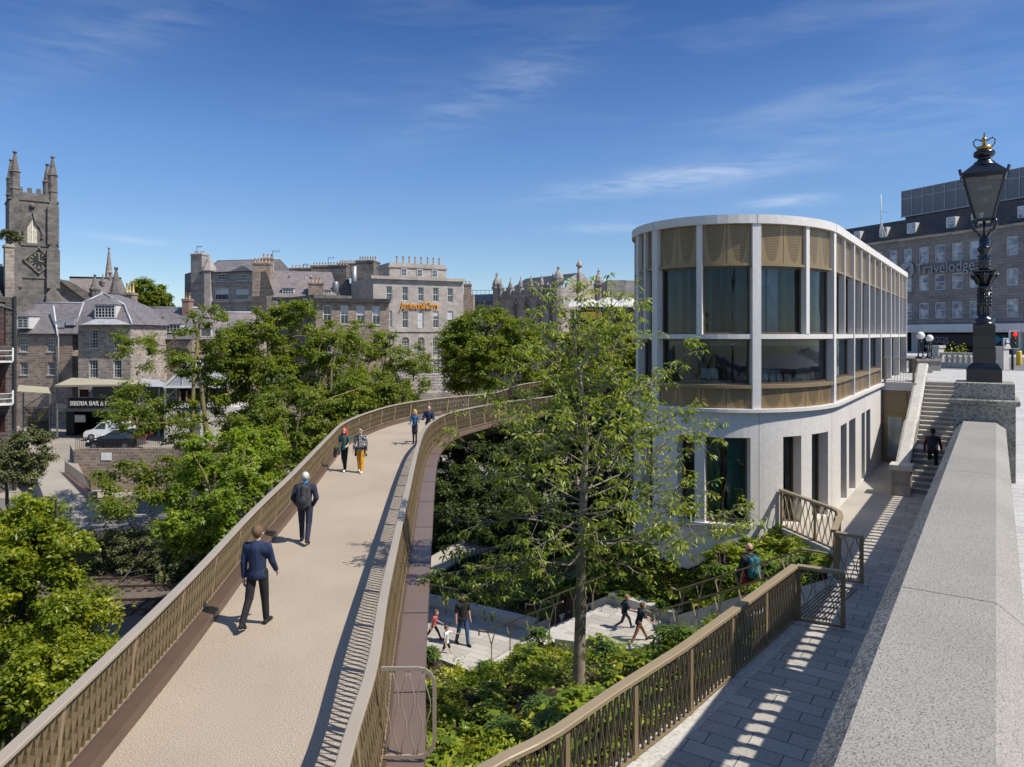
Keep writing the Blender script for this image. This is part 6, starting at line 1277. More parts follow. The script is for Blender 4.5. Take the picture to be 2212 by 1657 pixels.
# grey building with script sign
jc = Bld('office_building', 'clean grey granite building with orange script lettering and arched middle windows', 806, 108, 1001, 114.8, -11)
cols = [(834, 847), (868.5, 881.5), (902.7, 915), (935, 947.5), (966.6, 978.5)]
wj = []
for (a, b), dy in zip(cols, (0, 1, 2, 3, 4.5)): wj.append((a, b, 618.5+dy, 649+dy))
for (a, b), dy in zip(cols[1:], (0, 0, 0, 0)): wj.append((a, b, 672, 708.5))
wj.append((840.5, 847, 671, 708))
wa = [(867.5, 884, 728, 764), (901.7, 917, 728, 767), (934.5, 949.5, 728, 767), (966, 981, 727, 748)]
wl_ = [(869, 884, 784, 808), (906, 917, 783.5, 808), (936, 948.7, 783, 808)]
jc.wall(806, 1001, 602, 12, wj+wa, 'ashlar_clean', z0=jc.z(900, 776), px_z=900); 
jc.wall(806, 1001, 776, 12, wl_, 'rustic', name='rusticated_base', px_z=900)
for i, q in enumerate(wj): jc.win(q, 2, 2, fw=.1, blind=(0, 0, 0, .0, 0, 0, .95, .3, .5, 0)[i], sill=False)
for q in wa: jc.win(q, 3, 5, arch=True, archmat='ashlar_clean', sill=False)
for q in wl_: jc.win(q, 3, 5, sill=False)
jc.cornice(802, 1004, 600, 606, 'ashlar_clean', .45, px_ if False else 'cornice') if False else jc.cornice(802, 1004, 598.5, 605, 'ashlar_clean', .45)
jc.cornice(806, 1002, 714, 717, 'ashlar_clean', .15, 'string_course'); jc.cornice(806, 1002, 774, 777, 'ashlar_clean', .18, 'string_course')
a, b = jc.x(843.6), jc.x(966.6); zc0, zc1 = jc.z(900, 600), jc.z(900, 569); m = MB(); m.box(a, b, .5, 6, zc0-.2, zc1); m.box(a-.2, b+.2, .35, 6.2, zc1-.7, zc1-.45); m.build('attic', 'ashlar_clean', jc.r)
for a_, b_ in ((868.5, 881), (902.7, 915), (935, 947.5)):
    m = MB(); xa, xb = jc.x(a_), jc.x(b_); z_0, z_1 = jc.z(900, 597), jc.z(900, 580.5); m.box(xa, xb, .40, .49, z_0, z_1); w_ = m.build('window', 'window_white', jc.r); m = MB()
    for i in range(3):
        for j in range(2): m.box(xa+.1+(xb-xa-.15)*i/3, xa+.04+(xb-xa-.15)*(i+1)/3, .385, .398, z_0+.1+(z_1-z_0-.12)*j/2, z_0+.04+(z_1-z_0-.12)*(j+1)/2)
    m.build('pane', 'house_glass', w_)
for px in (861.7, 875.5, 888.6, 901.4, 914.5, 928.6, 941, 953.6): m = MB(); m.lathe([(.18, 0), (.2, .1), (.13, .15), (.12, .9), (.17, .95), (.17, 1.1)], cx=jc.x(px), cy=.9, n=8); o = m.build('chimney_pot', 'pot', jc.r); o.location.z = zc1
text(jc.r, 'Jamieson&Carry', 1.55, (jc.x(864.5), -.15, jc.z(900, 667)), 'sign_orange', .1, shear=.35, sx=.60)
m = MB()
for px in (917, 960):
    a_ = jc.x(px); 
    for k in range(9): t0 = math.pi*k/9; t1 = math.pi*(k+1)/9; r0_, r1_ = 1.3, 2.2; z_ = jc.z(px, 858); m.hexa([(a_+r0_*math.cos(t0), -.12, z_+r0_*math.sin(t0)), (a_+r1_*math.cos(t0), -.12, z_+r1_*math.sin(t0)), (a_+r1_*math.cos(t1)*.97, -.12, z_+r1_*math.sin(t1)), (a_+r0_*math.cos(t1), -.12, z_+r0_*math.sin(t1))], [(a_+r0_*math.cos(t0), 0, z_+r0_*math.sin(t0)), (a_+r1_*math.cos(t0), 0, z_+r1_*math.sin(t0)), (a_+r1_*math.cos(t1)*.97, 0, z_+r1_*math.sin(t1)), (a_+r0_*math.cos(t1), 0, z_+r0_*math.sin(t1))])
m.build('voussoir_arch', 'rustic', jc.r); 
for px in (917, 960): m = MB(); a_ = jc.x(px); z_ = jc.z(px, 858); m.quad(*[(a_+1.3*math.cos(math.pi*k/10), -.02, z_+1.3*math.sin(math.pi*k/10)) for k in range(11)]); m.build('arched_window', 'house_glass', jc.r)
# side block right of it
sbk = Bld('rear_block', 'plain brown block with chimney pots peeping out right of the grey building', 995, 124, 1022, 124, -6); sbk.wall(995, 1022, 636, 6, [], 'rubble_brown'); sbk.chimney(1002, 1018, 613, 640, .5, 'rubble_brown', 1, 2)
# modern low block
mo = Bld('modern_block', 'low modern blue-grey block with roof railing left of the gothic hall', 1001, 140, 1072, 136, -8); wmo = [(1008+i*15, 1016+i*15, 673, 690) for i in range(4)]
mo.wall(1001, 1072, 654, 8, wmo, 'ashlar_grey'); plain('zinc', (.22, .25, .30), .5, .3)
mo.box('zinc_fascia', 1001, 1072, 636, 653, 'zinc', -.2, 6)
for q in wmo: mo.win(q, 1, 2, sill=False)
m = MB(); m.bar(mo.p(1003, 627, 1), mo.p(1070, 627, 1), .08)
for px in range(1003, 1072, 9): m.bar(mo.p(px, 637, 1), mo.p(px, 627, 1), .06)
m.build('roof_rail', 'zinc', mo.r)
# gothic hall
gh = Bld('gothic_hall', 'battlemented gothic stone hall with onion-capped turrets and lancet windows', 1070, 132, 1204, 122, -10)
lz = [(1109+i*25.5, 1117.5+i*25.5, 655, 697) for i in range(4)]
gh.wall(1070, 1204, 640, 10, lz, 'ashlar_grey', px_z=1137)
for q in lz:
    gh.win(q, 2, 1, frame='ashlar_clean', arch=True, archmat='ashlar_grey', sill=False); a, b = gh.x(q[0]), gh.x(q[1]); zt_ = gh.z((q[0]+q[1])/2, q[2]); m = MB(); m.tube([(a-.25, -.1, zt_-1.0), (a-.2, -.1, zt_-.2), ((a+b)/2, -.1, zt_+.7), (b+.2, -.1, zt_-.2), (b+.25, -.1, zt_-1.0)], .13, 5); m.build('hood_mould', 'ashlar_grey', gh.r)
gh.cornice(1070, 1204, 636, 641, 'ashlar_grey', .3); zp = gh.z(1137, 637); m = MB(); n_ = 27; wd = gh.w/n_
for i in range(n_): hh = (.9, 1.5, 1.9, 1.5)[i % 4] if True else 0; m.box(i*wd, (i+1)*wd, -.05, .35, zp-.02, zp+hh+(.0))
m.build('battlement', 'ashlar_grey', gh.r)
def turret(b, px, y, pyb, pys, pyt, w_, mat='ashlar_grey'):
    x = b.x(px, y); z0, z1, z2 = b.z(px, pyb, y), b.z(px, pys, y), b.z(px, pyt, y); h = z2-z1; m = MB(); m.lathe([(w_, z0), (w_, z1-.5), (w_*1.35, z1-.3), (w_*1.35, z1), (w_*1.05, z1+.05), (w_*1.15, z1+h*.18), (w_*.85, z1+h*.4), (w_*.35, z1+h*.62), (w_*.2, z1+h*.75), (w_*.4, z1+h*.82), (w_*.1, z1+h*.9), (.03, z2)], cx=x, cy=y, n=8, rot=R(22.5)); m.build('turret', mat, b.r)
turret(gh, 1073, 0, 700, 620, 587, .75); turret(gh, 1206, 0, 760, 607, 572, .85)
for px in (1082, 1103, 1124.5, 1147, 1170, 1194): turret(gh, px, -.2, 640, 620 - (px-1082)*.09, 600 - (px-1082)*.09, .32)
m = MB(); m.quad(gh.p(1100, 626, 1.0), gh.p(1204, 616, 1.0), gh.p(1251, 589, 7), gh.p(1136, 602, 7)); m.build('roof', 'slate_black', gh.r)
gf = Bld('gothic_gable', 'gothic gable end with tall central finial facing the canopies', 1204, 122, 1300, 128, -10); gf.wall(1204, 1298, 632, 6, [], 'ashlar_clean', px_z=1250)
m = MB(); st_ = [(1206, 632), (1230, 612), (1232, 606), (1246, 590), (1252, 586), (1262, 594), (1280, 613), (1284, 620), (1298, 632)]
m.hexa([gf.p(a, b, 0) for a, b in st_], [gf.p(a, b, 1.2) for a, b in st_]); m.build('gable_wall', 'ashlar_clean', gf.r); m = MB(); m.tube([gf.p(1251.5, 626, -.15), gf.p(1251.5, 600, -.15), gf.p(1251.5, 575, -.15)], .35, 6); m.tube([gf.p(1251.5, 576, -.15), gf.p(1251.5, 574, -.15), gf.p(1251.5, 568, -.15), gf.p(1251.5, 560, -.15)], [.55, .6, .35, .05], 8); m.build('finial', 'ashlar_clean', gf.r); turret(gf, 1293, 0, 660, 613, 579, .75)
tent = Bld('fabric_canopy', 'pale scalloped tensile canopies with yellow banners behind the sapling', 1225, 100, 1380, 100, -8, 'canopy')
plain('fabric', (.50, .49, .45), .7); m = MB()
for x0_, x1_ in ((1228, 1290), (1290, 1336), (1336, 1376)):
    N_ = 8; 
    for i in range(N_): a0, a1 = i/N_, (i+1)/N_; f = lambda t: 651-9*math.sin(math.pi*t); m.quad(tent.p(x0_+(x1_-x0_)*a0, 662, -2), tent.p(x0_+(x1_-x0_)*a1, 662, -2), tent.p(x0_+(x1_-x0_)*a1, f(a1), 2), tent.p(x0_+(x1_-x0_)*a0, f(a0), 2))
m.build('fabric', 'fabric', tent.r); m = MB()
for px in (1245, 1296, 1350): m = MB(); m.bar(tent.p(px, 740, 0), tent.p(px, 640 if px > 1300 else 655, 0), .15); m.build('mast', 'window_white', tent.r)
plain('banner_yellow', (.55, .50, .02), .6)
for a, b in ((1232, 1241), (1286, 1293)):
    m = MB(); m.hexa([tent.p(a, 702, -.5), tent.p(b, 702, -.5), tent.p(b, 667, -.5), tent.p(a, 667, -.5)], [tent.p(a, 702, -.44), tent.p(b, 702, -.44), tent.p(b, 667, -.44), tent.p(a, 667, -.44)]); m.build('banner', 'banner_yellow', tent.r)
rb = Bld('plain_block', 'blank pale brick block behind the canopies, beside the pavilion', 1312, 118, 1420, 118, -8); rb.wall(1312, 1352, 605, 8, [], 'ashlar_grey'); rb.wall(1352, 1420, 606, 8, [], 'ashlar_clean'); rb.box('cafe_front', 1255, 1372, 664, 700, 'void', -6, -5); m = MB(); m.box(rb.x(1256, -6.2), rb.x(1300, -6.2), -6.3, -6.1, rb.z(1280, 690, -6.2), rb.z(1280, 674, -6.2)); m.build('lit_panel', plain('ochre', (.40, .26, .05), .6), rb.r)
# fillers low down behind the trees
fl = Bld('low_terrace', 'low stone retaining terrace glimpsed behind the trees below the brown house', 560, 84, 1010, 88, -12); fl.wall(560, 1010, 850, 3, [], 'rubble_grey')
# ================================================================ hotel on the right
ho = Bld('hotel', 'large grey granite hotel with mansard storey, raised lettering and rooftop plant screen', 1780, 103, 2300, 74.6, SZ, 'hotel')
hc = [(1866, 1880), (1893, 1908), (1920, 1937), (1951, 1969), (1984.5, 2005.5), (2019, 2041.5), (2055.6, 2078.5), (2093, 2114), (2173, 2199), (2230, 2256)]
def hz(z, px): return HY-z*FP/ho.d(px)
ref = 2050; zr1 = (ho.z(ref, 564)+SZ, ho.z(ref, 527)+SZ); zr2 = (ho.z(ref, 625)+SZ, ho.z(ref, 591)+SZ); zr3 = (ho.z(ref, 687)+SZ, ho.z(ref, 652)+SZ)
hw_ = [(a, b, hz(z[1], (a+b)/2), hz(z[0], (a+b)/2)) for z in (zr1, zr2, zr3) for a, b in hc]
ho.wall(1780, 2300, 503, 14, hw_, 'hotel_stone', z0=ho.z(ref, 718), px_z=2054)
for q in hw_: ho.win(q, 1, 2, frame='blind', glass='hotel_glass', fw=.1, sill=False, silm='hotel_stone')
m = MB(); zw0, zw1 = ho.z(ref, 718), ho.z(ref, 700.6)
for i in range(16): m.box(ho.w*i/16+.01, ho.w*(i+1)/16-.01, -.6, .3, zw0, zw1)
m.build('white_fascia', 'precast', ho.r)
m = MB(); m.box(0, ho.w, 1.5, 2, 0, zw0); m.build('shopfront', 'void', ho.r); m = MB()
for px in (1880, 1970, 2105, 2190, 2260): m.box(ho.x(px), ho.x(px)+.9, -.1, .5, 0, zw0)
m.build('shop_pier', 'pale_granite', ho.r)
m = MB(); zt_ = ho.z(2054, 503)
x0, x1 = 0, ho.w; zm = ho.z(2054, 459, 1.2); m.hexa([(x0, -.25, zt_), (x1, -.25, zt_), (x1, 14, zt_), (x0, 14, zt_)], [(x0, 1.2, zm), (x1, 1.2, zm), (x1, 13, zm), (x0, 13, zm)]); m.build('mansard_roof', 'slate_black', ho.r); m = MB(); m.box(x0, x1, -.4, .2, zt_-.25, zt_+.05); m.build('gutter', 'rubble_grey', ho.r)
zd0, zd1 = ho.z(1990, 509)+.8, ho.z(1990, 487)+.8
for a, b in ((1845, 1858), (1901, 1916), (1959, 1978), (2044, 2064), (2098, 2118), (2198, 2222)):
    mid = (a+b)/2; m = MB(); xa, xb = ho.x(a, .1), ho.x(b, .1); z0, z1 = zt_+.35, zt_+1.9; m.box(xa, xb, .1, 1.5, z0, z1); w_ = m.build('dormer', 'window_white', ho.r); m = MB(); m.box(xa+.12, xb-.12, .07, .098, z0+.12, (z0+z1)/2-.05); m.box(xa+.12, xb-.12, .07, .098, (z0+z1)/2+.05, z1-.12); m.build('pane', 'hotel_glass', w_)
m = MB(); xa, xb = ho.x(1948, 5), ho.x(2330, 5); z0, z1 = ho.z(1990, 462, 5), ho.z(1990, 405, 5); m.box(xa+.3, xb, 5.3, 12, zm, z0+.1); m.build('plant_base', 'hotel_stone', ho.r)
m_, n, b = newmat('louvre'); tcn = n.nodes.new('ShaderNodeTexCoord'); wv = n.nodes.new('ShaderNodeTexWave'); wv.bands_direction = 'Z'; wv.inputs['Scale'].default_value = 3.2; n.links.new(tcn.outputs['Object'], wv.inputs['Vector']); n.links.new(ramp(n, wv.outputs['Fac'], [(.2, (.10, .105, .115)), (.8, (.26, .27, .29))]), b.inputs['Base Color']); b.inputs['Metallic'].default_value = .4; b.inputs['Roughness'].default_value = .5
m = MB(); m.box(xa, xb, 5, 12.5, z0, z1); ps = m.build('plant_screen', 'louvre', ho.r); m = MB()
for i in range(15): x = xa+(xb-xa)*i/14; m.box(x-.04, x+.04, 4.93, 5, z0, z1+.05)
m.box(xa, xb, 4.94, 5, z1-1.15, z1-1.07); m.box(xa-.1, xb, 4.9, 5, z0-.1, z0+.05); m.build('screen_mullion', 'lead', ps)
m = MB(); a = ho.p(1903, 508, -.3); b2 = ho.p(1903, 420, -.3); m.tube([a, b2], .06, 5); m.bar(ho.p(1903, 455, -.3), ho.p(1918, 460, .3), .05)
for px in (1899, 1907, 1914): m.bar(ho.p(px, 512, -.3), ho.p(1903, 476, -.3), .05)
m.build('aerial_mast', 'window_white', ho.r)
text(ho.r, 'Travelodge', 1.9, (ho.x(1983), -.32, ho.z(2033, 589)), 'sign_grey', .10, sx=.86)
m = MB(); a_ = ho.x(1962); z_ = ho.z(1962, 585)+.1; m.smooth = False; pts = [(a_+.95*math.copysign(abs(math.cos(t))**.7, math.cos(t)), z_+.95*math.copysign(abs(math.sin(t))**.7, math.sin(t))) for t in np.linspace(0, 2*math.pi, 25)[:-1]]
m.hexa([(x, -.12, z) for x, z in pts], [(x, -.3, z) for x, z in pts]); lg = m.build('logo_disc', 'sign_grey', ho.r); m = MB(); m.tube([(a_-.5, -.32, z_-.6), (a_-.1, -.32, z_+.0), (a_+.5, -.32, z_+.35)], .06, 5); m.tube([(a_-.75, -.32, z_-.1), (a_+.1, -.32, z_+.1), (a_+.4, -.32, z_-.5)], .05, 5); m.build('logo_line', 'dark_metal', lg)
m = MB(); m.box(ho.x(1965), ho.x(2090), .9, 1.2, zw0-1.6, zw0-.25); sgn = m.build('shop_sign', 'sign_black', ho.r)
text(sgn, 'GREGGS', 1.0, (ho.x(1977), .85, zw0-1.25), 'sign_grey', .03); m = MB()
for i in (0, 1):
    for j in (0, 1): m.box(ho.x(1967)+i*.36, ho.x(1967)+i*.36+.3, .8, .88, zw0-1.25+j*.36, zw0-.95+j*.36)
m.build('sign_mark', 'sign_orange', sgn)
plain('cyan', (.02, .25, .36), .5); m = MB(); m.box(ho.x(2138), ho.x(2260), .9, 1.2, zw0-1.6, zw0-.2); sg2 = m.build('shop_sign', 'sign_black', ho.r); text(sg2, 'BARCLAYS', 1.1, (ho.x(2152), .85, zw0-1.25), 'cyan', .03, sx=1.1)
m = MB(); a_ = ho.x(2144); m.hexa([(a_+x, .84, zw0-1.3+z) for x, z in ((0, 0), (.3, .3), (.7, .7), (.35, .6), (.1, .95), (-.1, .95), (-.35, .6), (-.7, .7), (-.3, .3))], [(a_+x, .78, zw0-1.3+z) for x, z in ((0, 0), (.3, .3), (.7, .7), (.35, .6), (.1, .95), (-.1, .95), (-.35, .6), (-.7, .7), (-.3, .3))]); m.build('sign_mark', 'cyan', sg2)
windowglass('shop_glass', (.06, .08, .06), (.30, .32, .25)); m = MB(); m.box(ho.x(2195), ho.x(2300), 1.3, 1.4, .1, zw0-1.7); m.build('shop_window', 'shop_glass', ho.r)
# ================================================================ street furniture beyond the stairs
tp = W(2187, 0, 44); r = root('traffic_light', 'traffic light on a black pole showing red, with a turn-restriction board', 'traffic light', (tp.x, 44, SZ), R(-4)); K2_ = 44/FP
m = MB(); m.tube([(0, 0, 0), (0, 0, (722-713)*K2_-SZ)], .07, 8); m.build('pole', 'dark_metal', r)
zt_, zb_ = (722-716)*K2_-SZ, (722-752)*K2_-SZ; m = MB(); m.box(-.22, .32, -.12, 0, zb_-.05, zt_+.05); m.box(-.55, -.22, -.12, 0, zb_-.05, zb_+.6); m.build('white_board', 'sign_white', r); m = MB(); m.box(-.18, .28, -.16, -.12, zb_, zt_); m.box(-.5, -.2, -.15, -.12, zb_, zb_+.55); hd_ = m.build('signal_head', 'sign_black', r)
em, n, b = newmat('red_lamp'); b.inputs['Emission Color'].default_value = (1, .01, .005, 1); b.inputs['Emission Strength'].default_value = 3; b.inputs['Base Color'].default_value = (.5, 0, 0, 1)
m = MB(); m.ball((.05, -.2, zt_-.17), .12, 10, 7, (1, .5, 1)); m.build('red_light', 'red_lamp', hd_); m = MB(); m.ball((.05, -.17, zt_-.48), .1, 8, 6, (1, .5, 1)); m.ball((.05, -.17, zt_-.76), .1, 8, 6, (1, .5, 1)); m.build('unlit_light', 'dark_metal', hd_)
m = MB(); m.quad(*[(-.35+.12*math.cos(t), -.155, zb_+.42+.12*math.sin(t)) for t in np.linspace(0, 6.28, 17)[:-1]]); m.quad(*[(-.35+.12*math.cos(t), -.155, zb_+.14+.12*math.sin(t)) for t in np.linspace(0, 6.28, 17)[:-1]]); m.build('sign_disc', 'sign_white', hd_)
plain('bin_yellow', (.75, .5, .02), .5); q = W(2163.5, 0, 50); m = MB(); m.lathe([(.16, 0), (.17, .1), (.17, .9), (.14, 1.0)], n=10); o = m.build('yellow_box', 'bin_yellow'); o.location = (q.x+1.2, 50, SZ); tag(o, 'small yellow cylindrical bollard box beside the traffic light', 'bollard')
plain('globe_white', (.78, .77, .74), .3)
for i, (px, py, rr_, dd_) in enumerate(((1988.5, 725, 8.5, 40.5), (2008, 730.5, 7.6, 43))):
    K3 = dd_/FP; q = W(px, 0, dd_); zg = (722-py)*K3; zs = (722-775)*K3; r = root('globe_lamp', ('nearer, larger' if i == 0 else 'farther, smaller')+' white globe lamp on a black twisted iron stem at the stair head', 'lamp', (q.x, dd_, zs), 0, 'globe lamps at the stair head'); m = MB(); m.ball((0, 0, zg-zs), rr_*K3, 18, 12); m.build('globe', 'globe_white', r); m = MB()
    h = zg-zs-rr_*K3
    for k in range(4):
        a = k*math.pi/2; m.tube([(.22*math.cos(a), .22*math.sin(a), 0), (.1*math.cos(a+.6), .1*math.sin(a+.6), h*.45), (.13*math.cos(a+1.2), .13*math.sin(a+1.2), h*.75), (.04*math.cos(a), .04*math.sin(a), h)], .03, 5)
    m.lathe([(.28, 0), (.28, .08), (.12, .12)], n=10); m.lathe([(.06, h-.1), (.12, h-.02), (.12, h+.02)], n=10); m.build('stem', 'black_metal', r)
    m = MB(); m.box(-.42, .42, -.42, .42, SZ-zs, -.1); m.box(-.5, .5, -.5, .5, -.12, 0); o = m.build('gate_pier', 'granite_rough'); o.location = (q.x, dd_, zs); tag(o, ('nearer' if i == 0 else 'farther')+' rugged stone pier under a white globe lamp', 'pier', 'stone piers under the globe lamps')
bl = Bld('balustrade', 'pale stone balustrade with fat balusters and square end piers behind the street lamp', 2028, 47, 2160, 44, SZ, 'balustrade'); m = MB(); K4 = 1
zt_ = bl.z(2080, 762); m.box(0, bl.w, -.2, .2, zt_-.16, zt_); m.box(0, bl.w, -.22, .22, 0, bl.z(2080, 783)); m.build('rails', 'pale_granite', bl.r); m = MB()
for x in np.arange(.5, bl.w, .33): m.lathe([(.07, bl.z(2080, 783)), (.12, bl.z(2080, 778)), (.06, bl.z(2080, 769)), (.09, zt_-.16)], cx=x, n=8)
m.build('balusters', 'pale_granite', bl.r)
for x in (-.2, bl.w): m = MB(); m.box(x-.35, x+.35, -.35, .35, 0, bl.z(2080, 752)); m.box(x-.42, x+.42, -.42, .42, bl.z(2080, 752), bl.z(2080, 747)); m.build('end_pier', 'pale_granite', bl.r)
for px in (2042, 2057, 2071, 2084):
    q = W(px, 0, 47.4); r = root('flower_pot_plant', 'leggy yellow-flowered plant growing behind the pale balustrade', 'plant', (q.x, 47.4, SZ+.5), 0, 'yellow-flowered plants behind the balustrade'); k = 60; P = rng.normal(size=(k, 3))*np.array([.13, .1, .3])+np.array([0, 0, .35]); leaves('leaf', P, unit(k), .14, 'leaf_lime', r)

def aerial(b, px, py0, py1, y):
    m = MB(); a = b.p(px, py1, y); c = b.p(px, py0, y); m.bar(a, c, .05); m.bar((c[0]-.1, c[1], c[2]-.15), (c[0]+1.1, c[1], c[2]-.05), .04)
    for i in range(4): x = c[0]+.2+i*.25; m.bar((x, c[1]-.25, c[2]-.1), (x, c[1]+.25, c[2]-.1), .025); m.bar((x, c[1], c[2]-.32), (x, c[1], c[2]+.1), .025)
    m.build('aerial', 'dark_metal', b.r)
aerial(k1, 425, 532, 548, 1); aerial(g2, 589, 541, 557, 3.4); aerial(kc, 709, 556, 573, 1); aerial(kc, 655, 570, 579, 4.5); aerial(h3, 402, 628, 646, 3)
# ================================================================ planting
def blade(V, T_, Fc, base, d, up, L_, W_, tint, n=4, arch=.35, fold=.12, tip=1.0):
    """one curved leaf added to vertex/tint/face lists"""
    sd_ = np.cross(up, d); sd_ /= max(1e-6, np.linalg.norm(sd_)); st = len(V)
    for i in range(n+1):
        f = i/n; c = base+d*L_*f+up*(arch*L_*(f-f*f*1.6)); w_ = W_*math.sin(math.pi*min(1, f*.86+.1))**.8*(1 if f < 1 else .05)
        V += [c-sd_*w_/2+up*fold*w_, c, c+sd_*w_/2+up*fold*w_]; T_ += [tint]*3
    for i in range(n): a = st+i*3; Fc += [(a, a+1, a+4, a+3), (a+1, a+2, a+5, a+4)]
def pmesh(name, V, T_, Fc, mat, parent):
    me = bpy.data.meshes.new(name); me.from_pydata([tuple(v) for v in V], [], Fc); at = me.attributes.new('tint', 'FLOAT', 'POINT'); at.data.foreach_set('value', np.array(T_, np.float32)); me.polygons.foreach_set('use_smooth', [True]*len(Fc)); me.materials.append(MATS[mat]); o = bpy.data.objects.new(name, me); C.objects.link(o); o.parent = parent; return o
leafmat('leaf_hosta', (.06, .12, .012), (.17, .25, .025), .35, .3, (.42, .44, .06)); leafmat('leaf_fern', (.10, .17, .015), (.22, .28, .02), .5, .4, (.30, .34, .03)); leafmat('leaf_deep', (.05, .10, .02), (.13, .20, .04), .35, .38, (.22, .28, .06))
leafmat('petal_purple', (.25, .04, .30), (.42, .12, .48), .5, .3); leafmat('petal_cream', (.45, .42, .12), (.60, .55, .22), .5, .3); leafmat('leaf_bronze', (.10, .03, .015), (.20, .07, .03), .5, .25)
def rosette_plant(nm, label, group, n, L_, W_, mat, el=(.15, 1.1), hstem=.0, arch=.35, seed=1, tb=0):
    r = root(nm, label, 'plant', (0, 0, 0), 0, group); g = np.random.default_rng(seed); V, T_, Fc = [], [], []
    for i in range(n):
        a = g.uniform(0, 2*math.pi); e = g.uniform(*el); d = np.array([math.cos(a)*math.cos(e), math.sin(a)*math.cos(e), math.sin(e)]); up = np.cross(np.cross(d, [0, 0, 1]), d); up /= np.linalg.norm(up); up = -up if up[2] < 0 else up
        b = np.array([math.cos(a), math.sin(a), 0])*g.uniform(0, .08)+np.array([0, 0, hstem*g.uniform(0, 1)]); blade(V, T_, Fc, b, d, up, L_*g.uniform(.6, 1.15), W_*g.uniform(.7, 1.15), min(1, max(0, g.uniform(0, .8)+tb)), 4, arch)
    pmesh('foliage', V, T_, Fc, mat, r); return r
def palmate_plant(nm, label, group, stems, mat, seed, h=.45, L_=.2, W_=.07, k=6):
    r = root(nm, label, 'plant', (0, 0, 0), 0, group); g = np.random.default_rng(seed); V, T_, Fc = [], [], []; m = MB()
    for s_ in range(stems):
        a = g.uniform(0, 2*math.pi); rr_ = g.uniform(.05, .38); hh = h*g.uniform(.5, 1.15)*(1-rr_*.7); c = np.array([math.cos(a)*rr_, math.sin(a)*rr_, hh]); m.tube([(0, 0, 0), tuple(c)], .006, 3, False); t = g.uniform(0, .8)
        for j in range(k):
            b = 2*math.pi*j/k+g.uniform(-.2, .2); e = g.uniform(-.35, .2); d = np.array([math.cos(b)*math.cos(e), math.sin(b)*math.cos(e), math.sin(e)]); blade(V, T_, Fc, c, d, np.array([0, 0, 1.]), L_*g.uniform(.75, 1.1), W_, t+g.uniform(-.1, .2), 3, .15)
    pmesh('foliage', V, T_, Fc, mat, r); m.build('stem', 'bark_dark', r); return r
def fern(label, seed):
    r = root('fern', label, 'fern', (0, 0, 0), 0, 'bright ferns in the flower bed'); g = np.random.default_rng(seed); V, T_, Fc = [], [], []
    for i in range(11):
        a = 2*math.pi*i/11+g.uniform(-.2, .2); L_ = g.uniform(.5, .8); pr = None; n = 16; t = g.uniform(.1, .7)
        for k in range(n):
            f = k/n; el = 1.15-1.2*f; c = np.array([math.cos(a)*L_*f*.75, math.sin(a)*L_*f*.75, L_*(f*.95-f*f*.55)]); sd_ = np.array([-math.sin(a), math.cos(a), 0]); w_ = .15*math.sin(math.pi*(f*.8+.18))
            for s_ in (-1, 1): blade(V, T_, Fc, c, sd_*s_*.93+np.array([math.cos(a)*.3, math.sin(a)*.3, -.1]), np.array([0, 0, 1.]), w_, .035, t, 1, 0, 0)
    pmesh('frond', V, T_, Fc, 'leaf_fern', r); return r
def spike(nm, label, group, mat, h, seed, n=3, leaf='leaf_garden'):
    r = root(nm, label, 'flower', (0, 0, 0), 0, group); g = np.random.default_rng(seed); V, T_, Fc = [], [], []; m = MB(); V2, T2_, F2 = [], [], []
    for s_ in range(n):
        x, y = g.normal(size=2)*.1; hh = h*g.uniform(.7, 1.05); m.tube([(x*.4, y*.4, 0), (x, y, hh)], .007, 3, False)
        for k in range(26):
            f = k/26; c = np.array([x, y, hh*(.5+.5*f)]); a = g.uniform(0, 6.28); d = np.array([math.cos(a), math.sin(a), -.2]); blade(V, T_, Fc, c, d, np.array([0, 0, 1.]), .06*(1-.6*f), .045*(1-.6*f), g.uniform(0, 1), 2, .1)
    for k in range(10): a = g.uniform(0, 6.28); d = np.array([math.cos(a)*.9, math.sin(a)*.9, .4]); blade(V2, T2_, F2, np.zeros(3), d, np.array([0, 0, 1.]), .3, .1, g.uniform(0, .6), 3)
    pmesh('flower_spike', V, T_, Fc, mat, r); pmesh('foliage', V2, T2_, F2, leaf, r); m.build('stem', 'leaf_stem', r); return r
plain('leaf_stem', (.10, .14, .03), .7)
def mound(nm, label, group, mat, rad, n, size, seed):
    r = root(nm, label, 'plant', (0, 0, 0), 0, group); d = unit(n); d[:, 2] = np.abs(d[:, 2]); P = d*rad*rng.uniform(.5, 1.05, n)[:, None]*np.array([1, 1, .8]); P += .06*np.sin(P*17+seed); leaves('foliage', P, d+unit(n)*.7+np.array([0, 0, .5]), size, mat, r, None, .6); return r
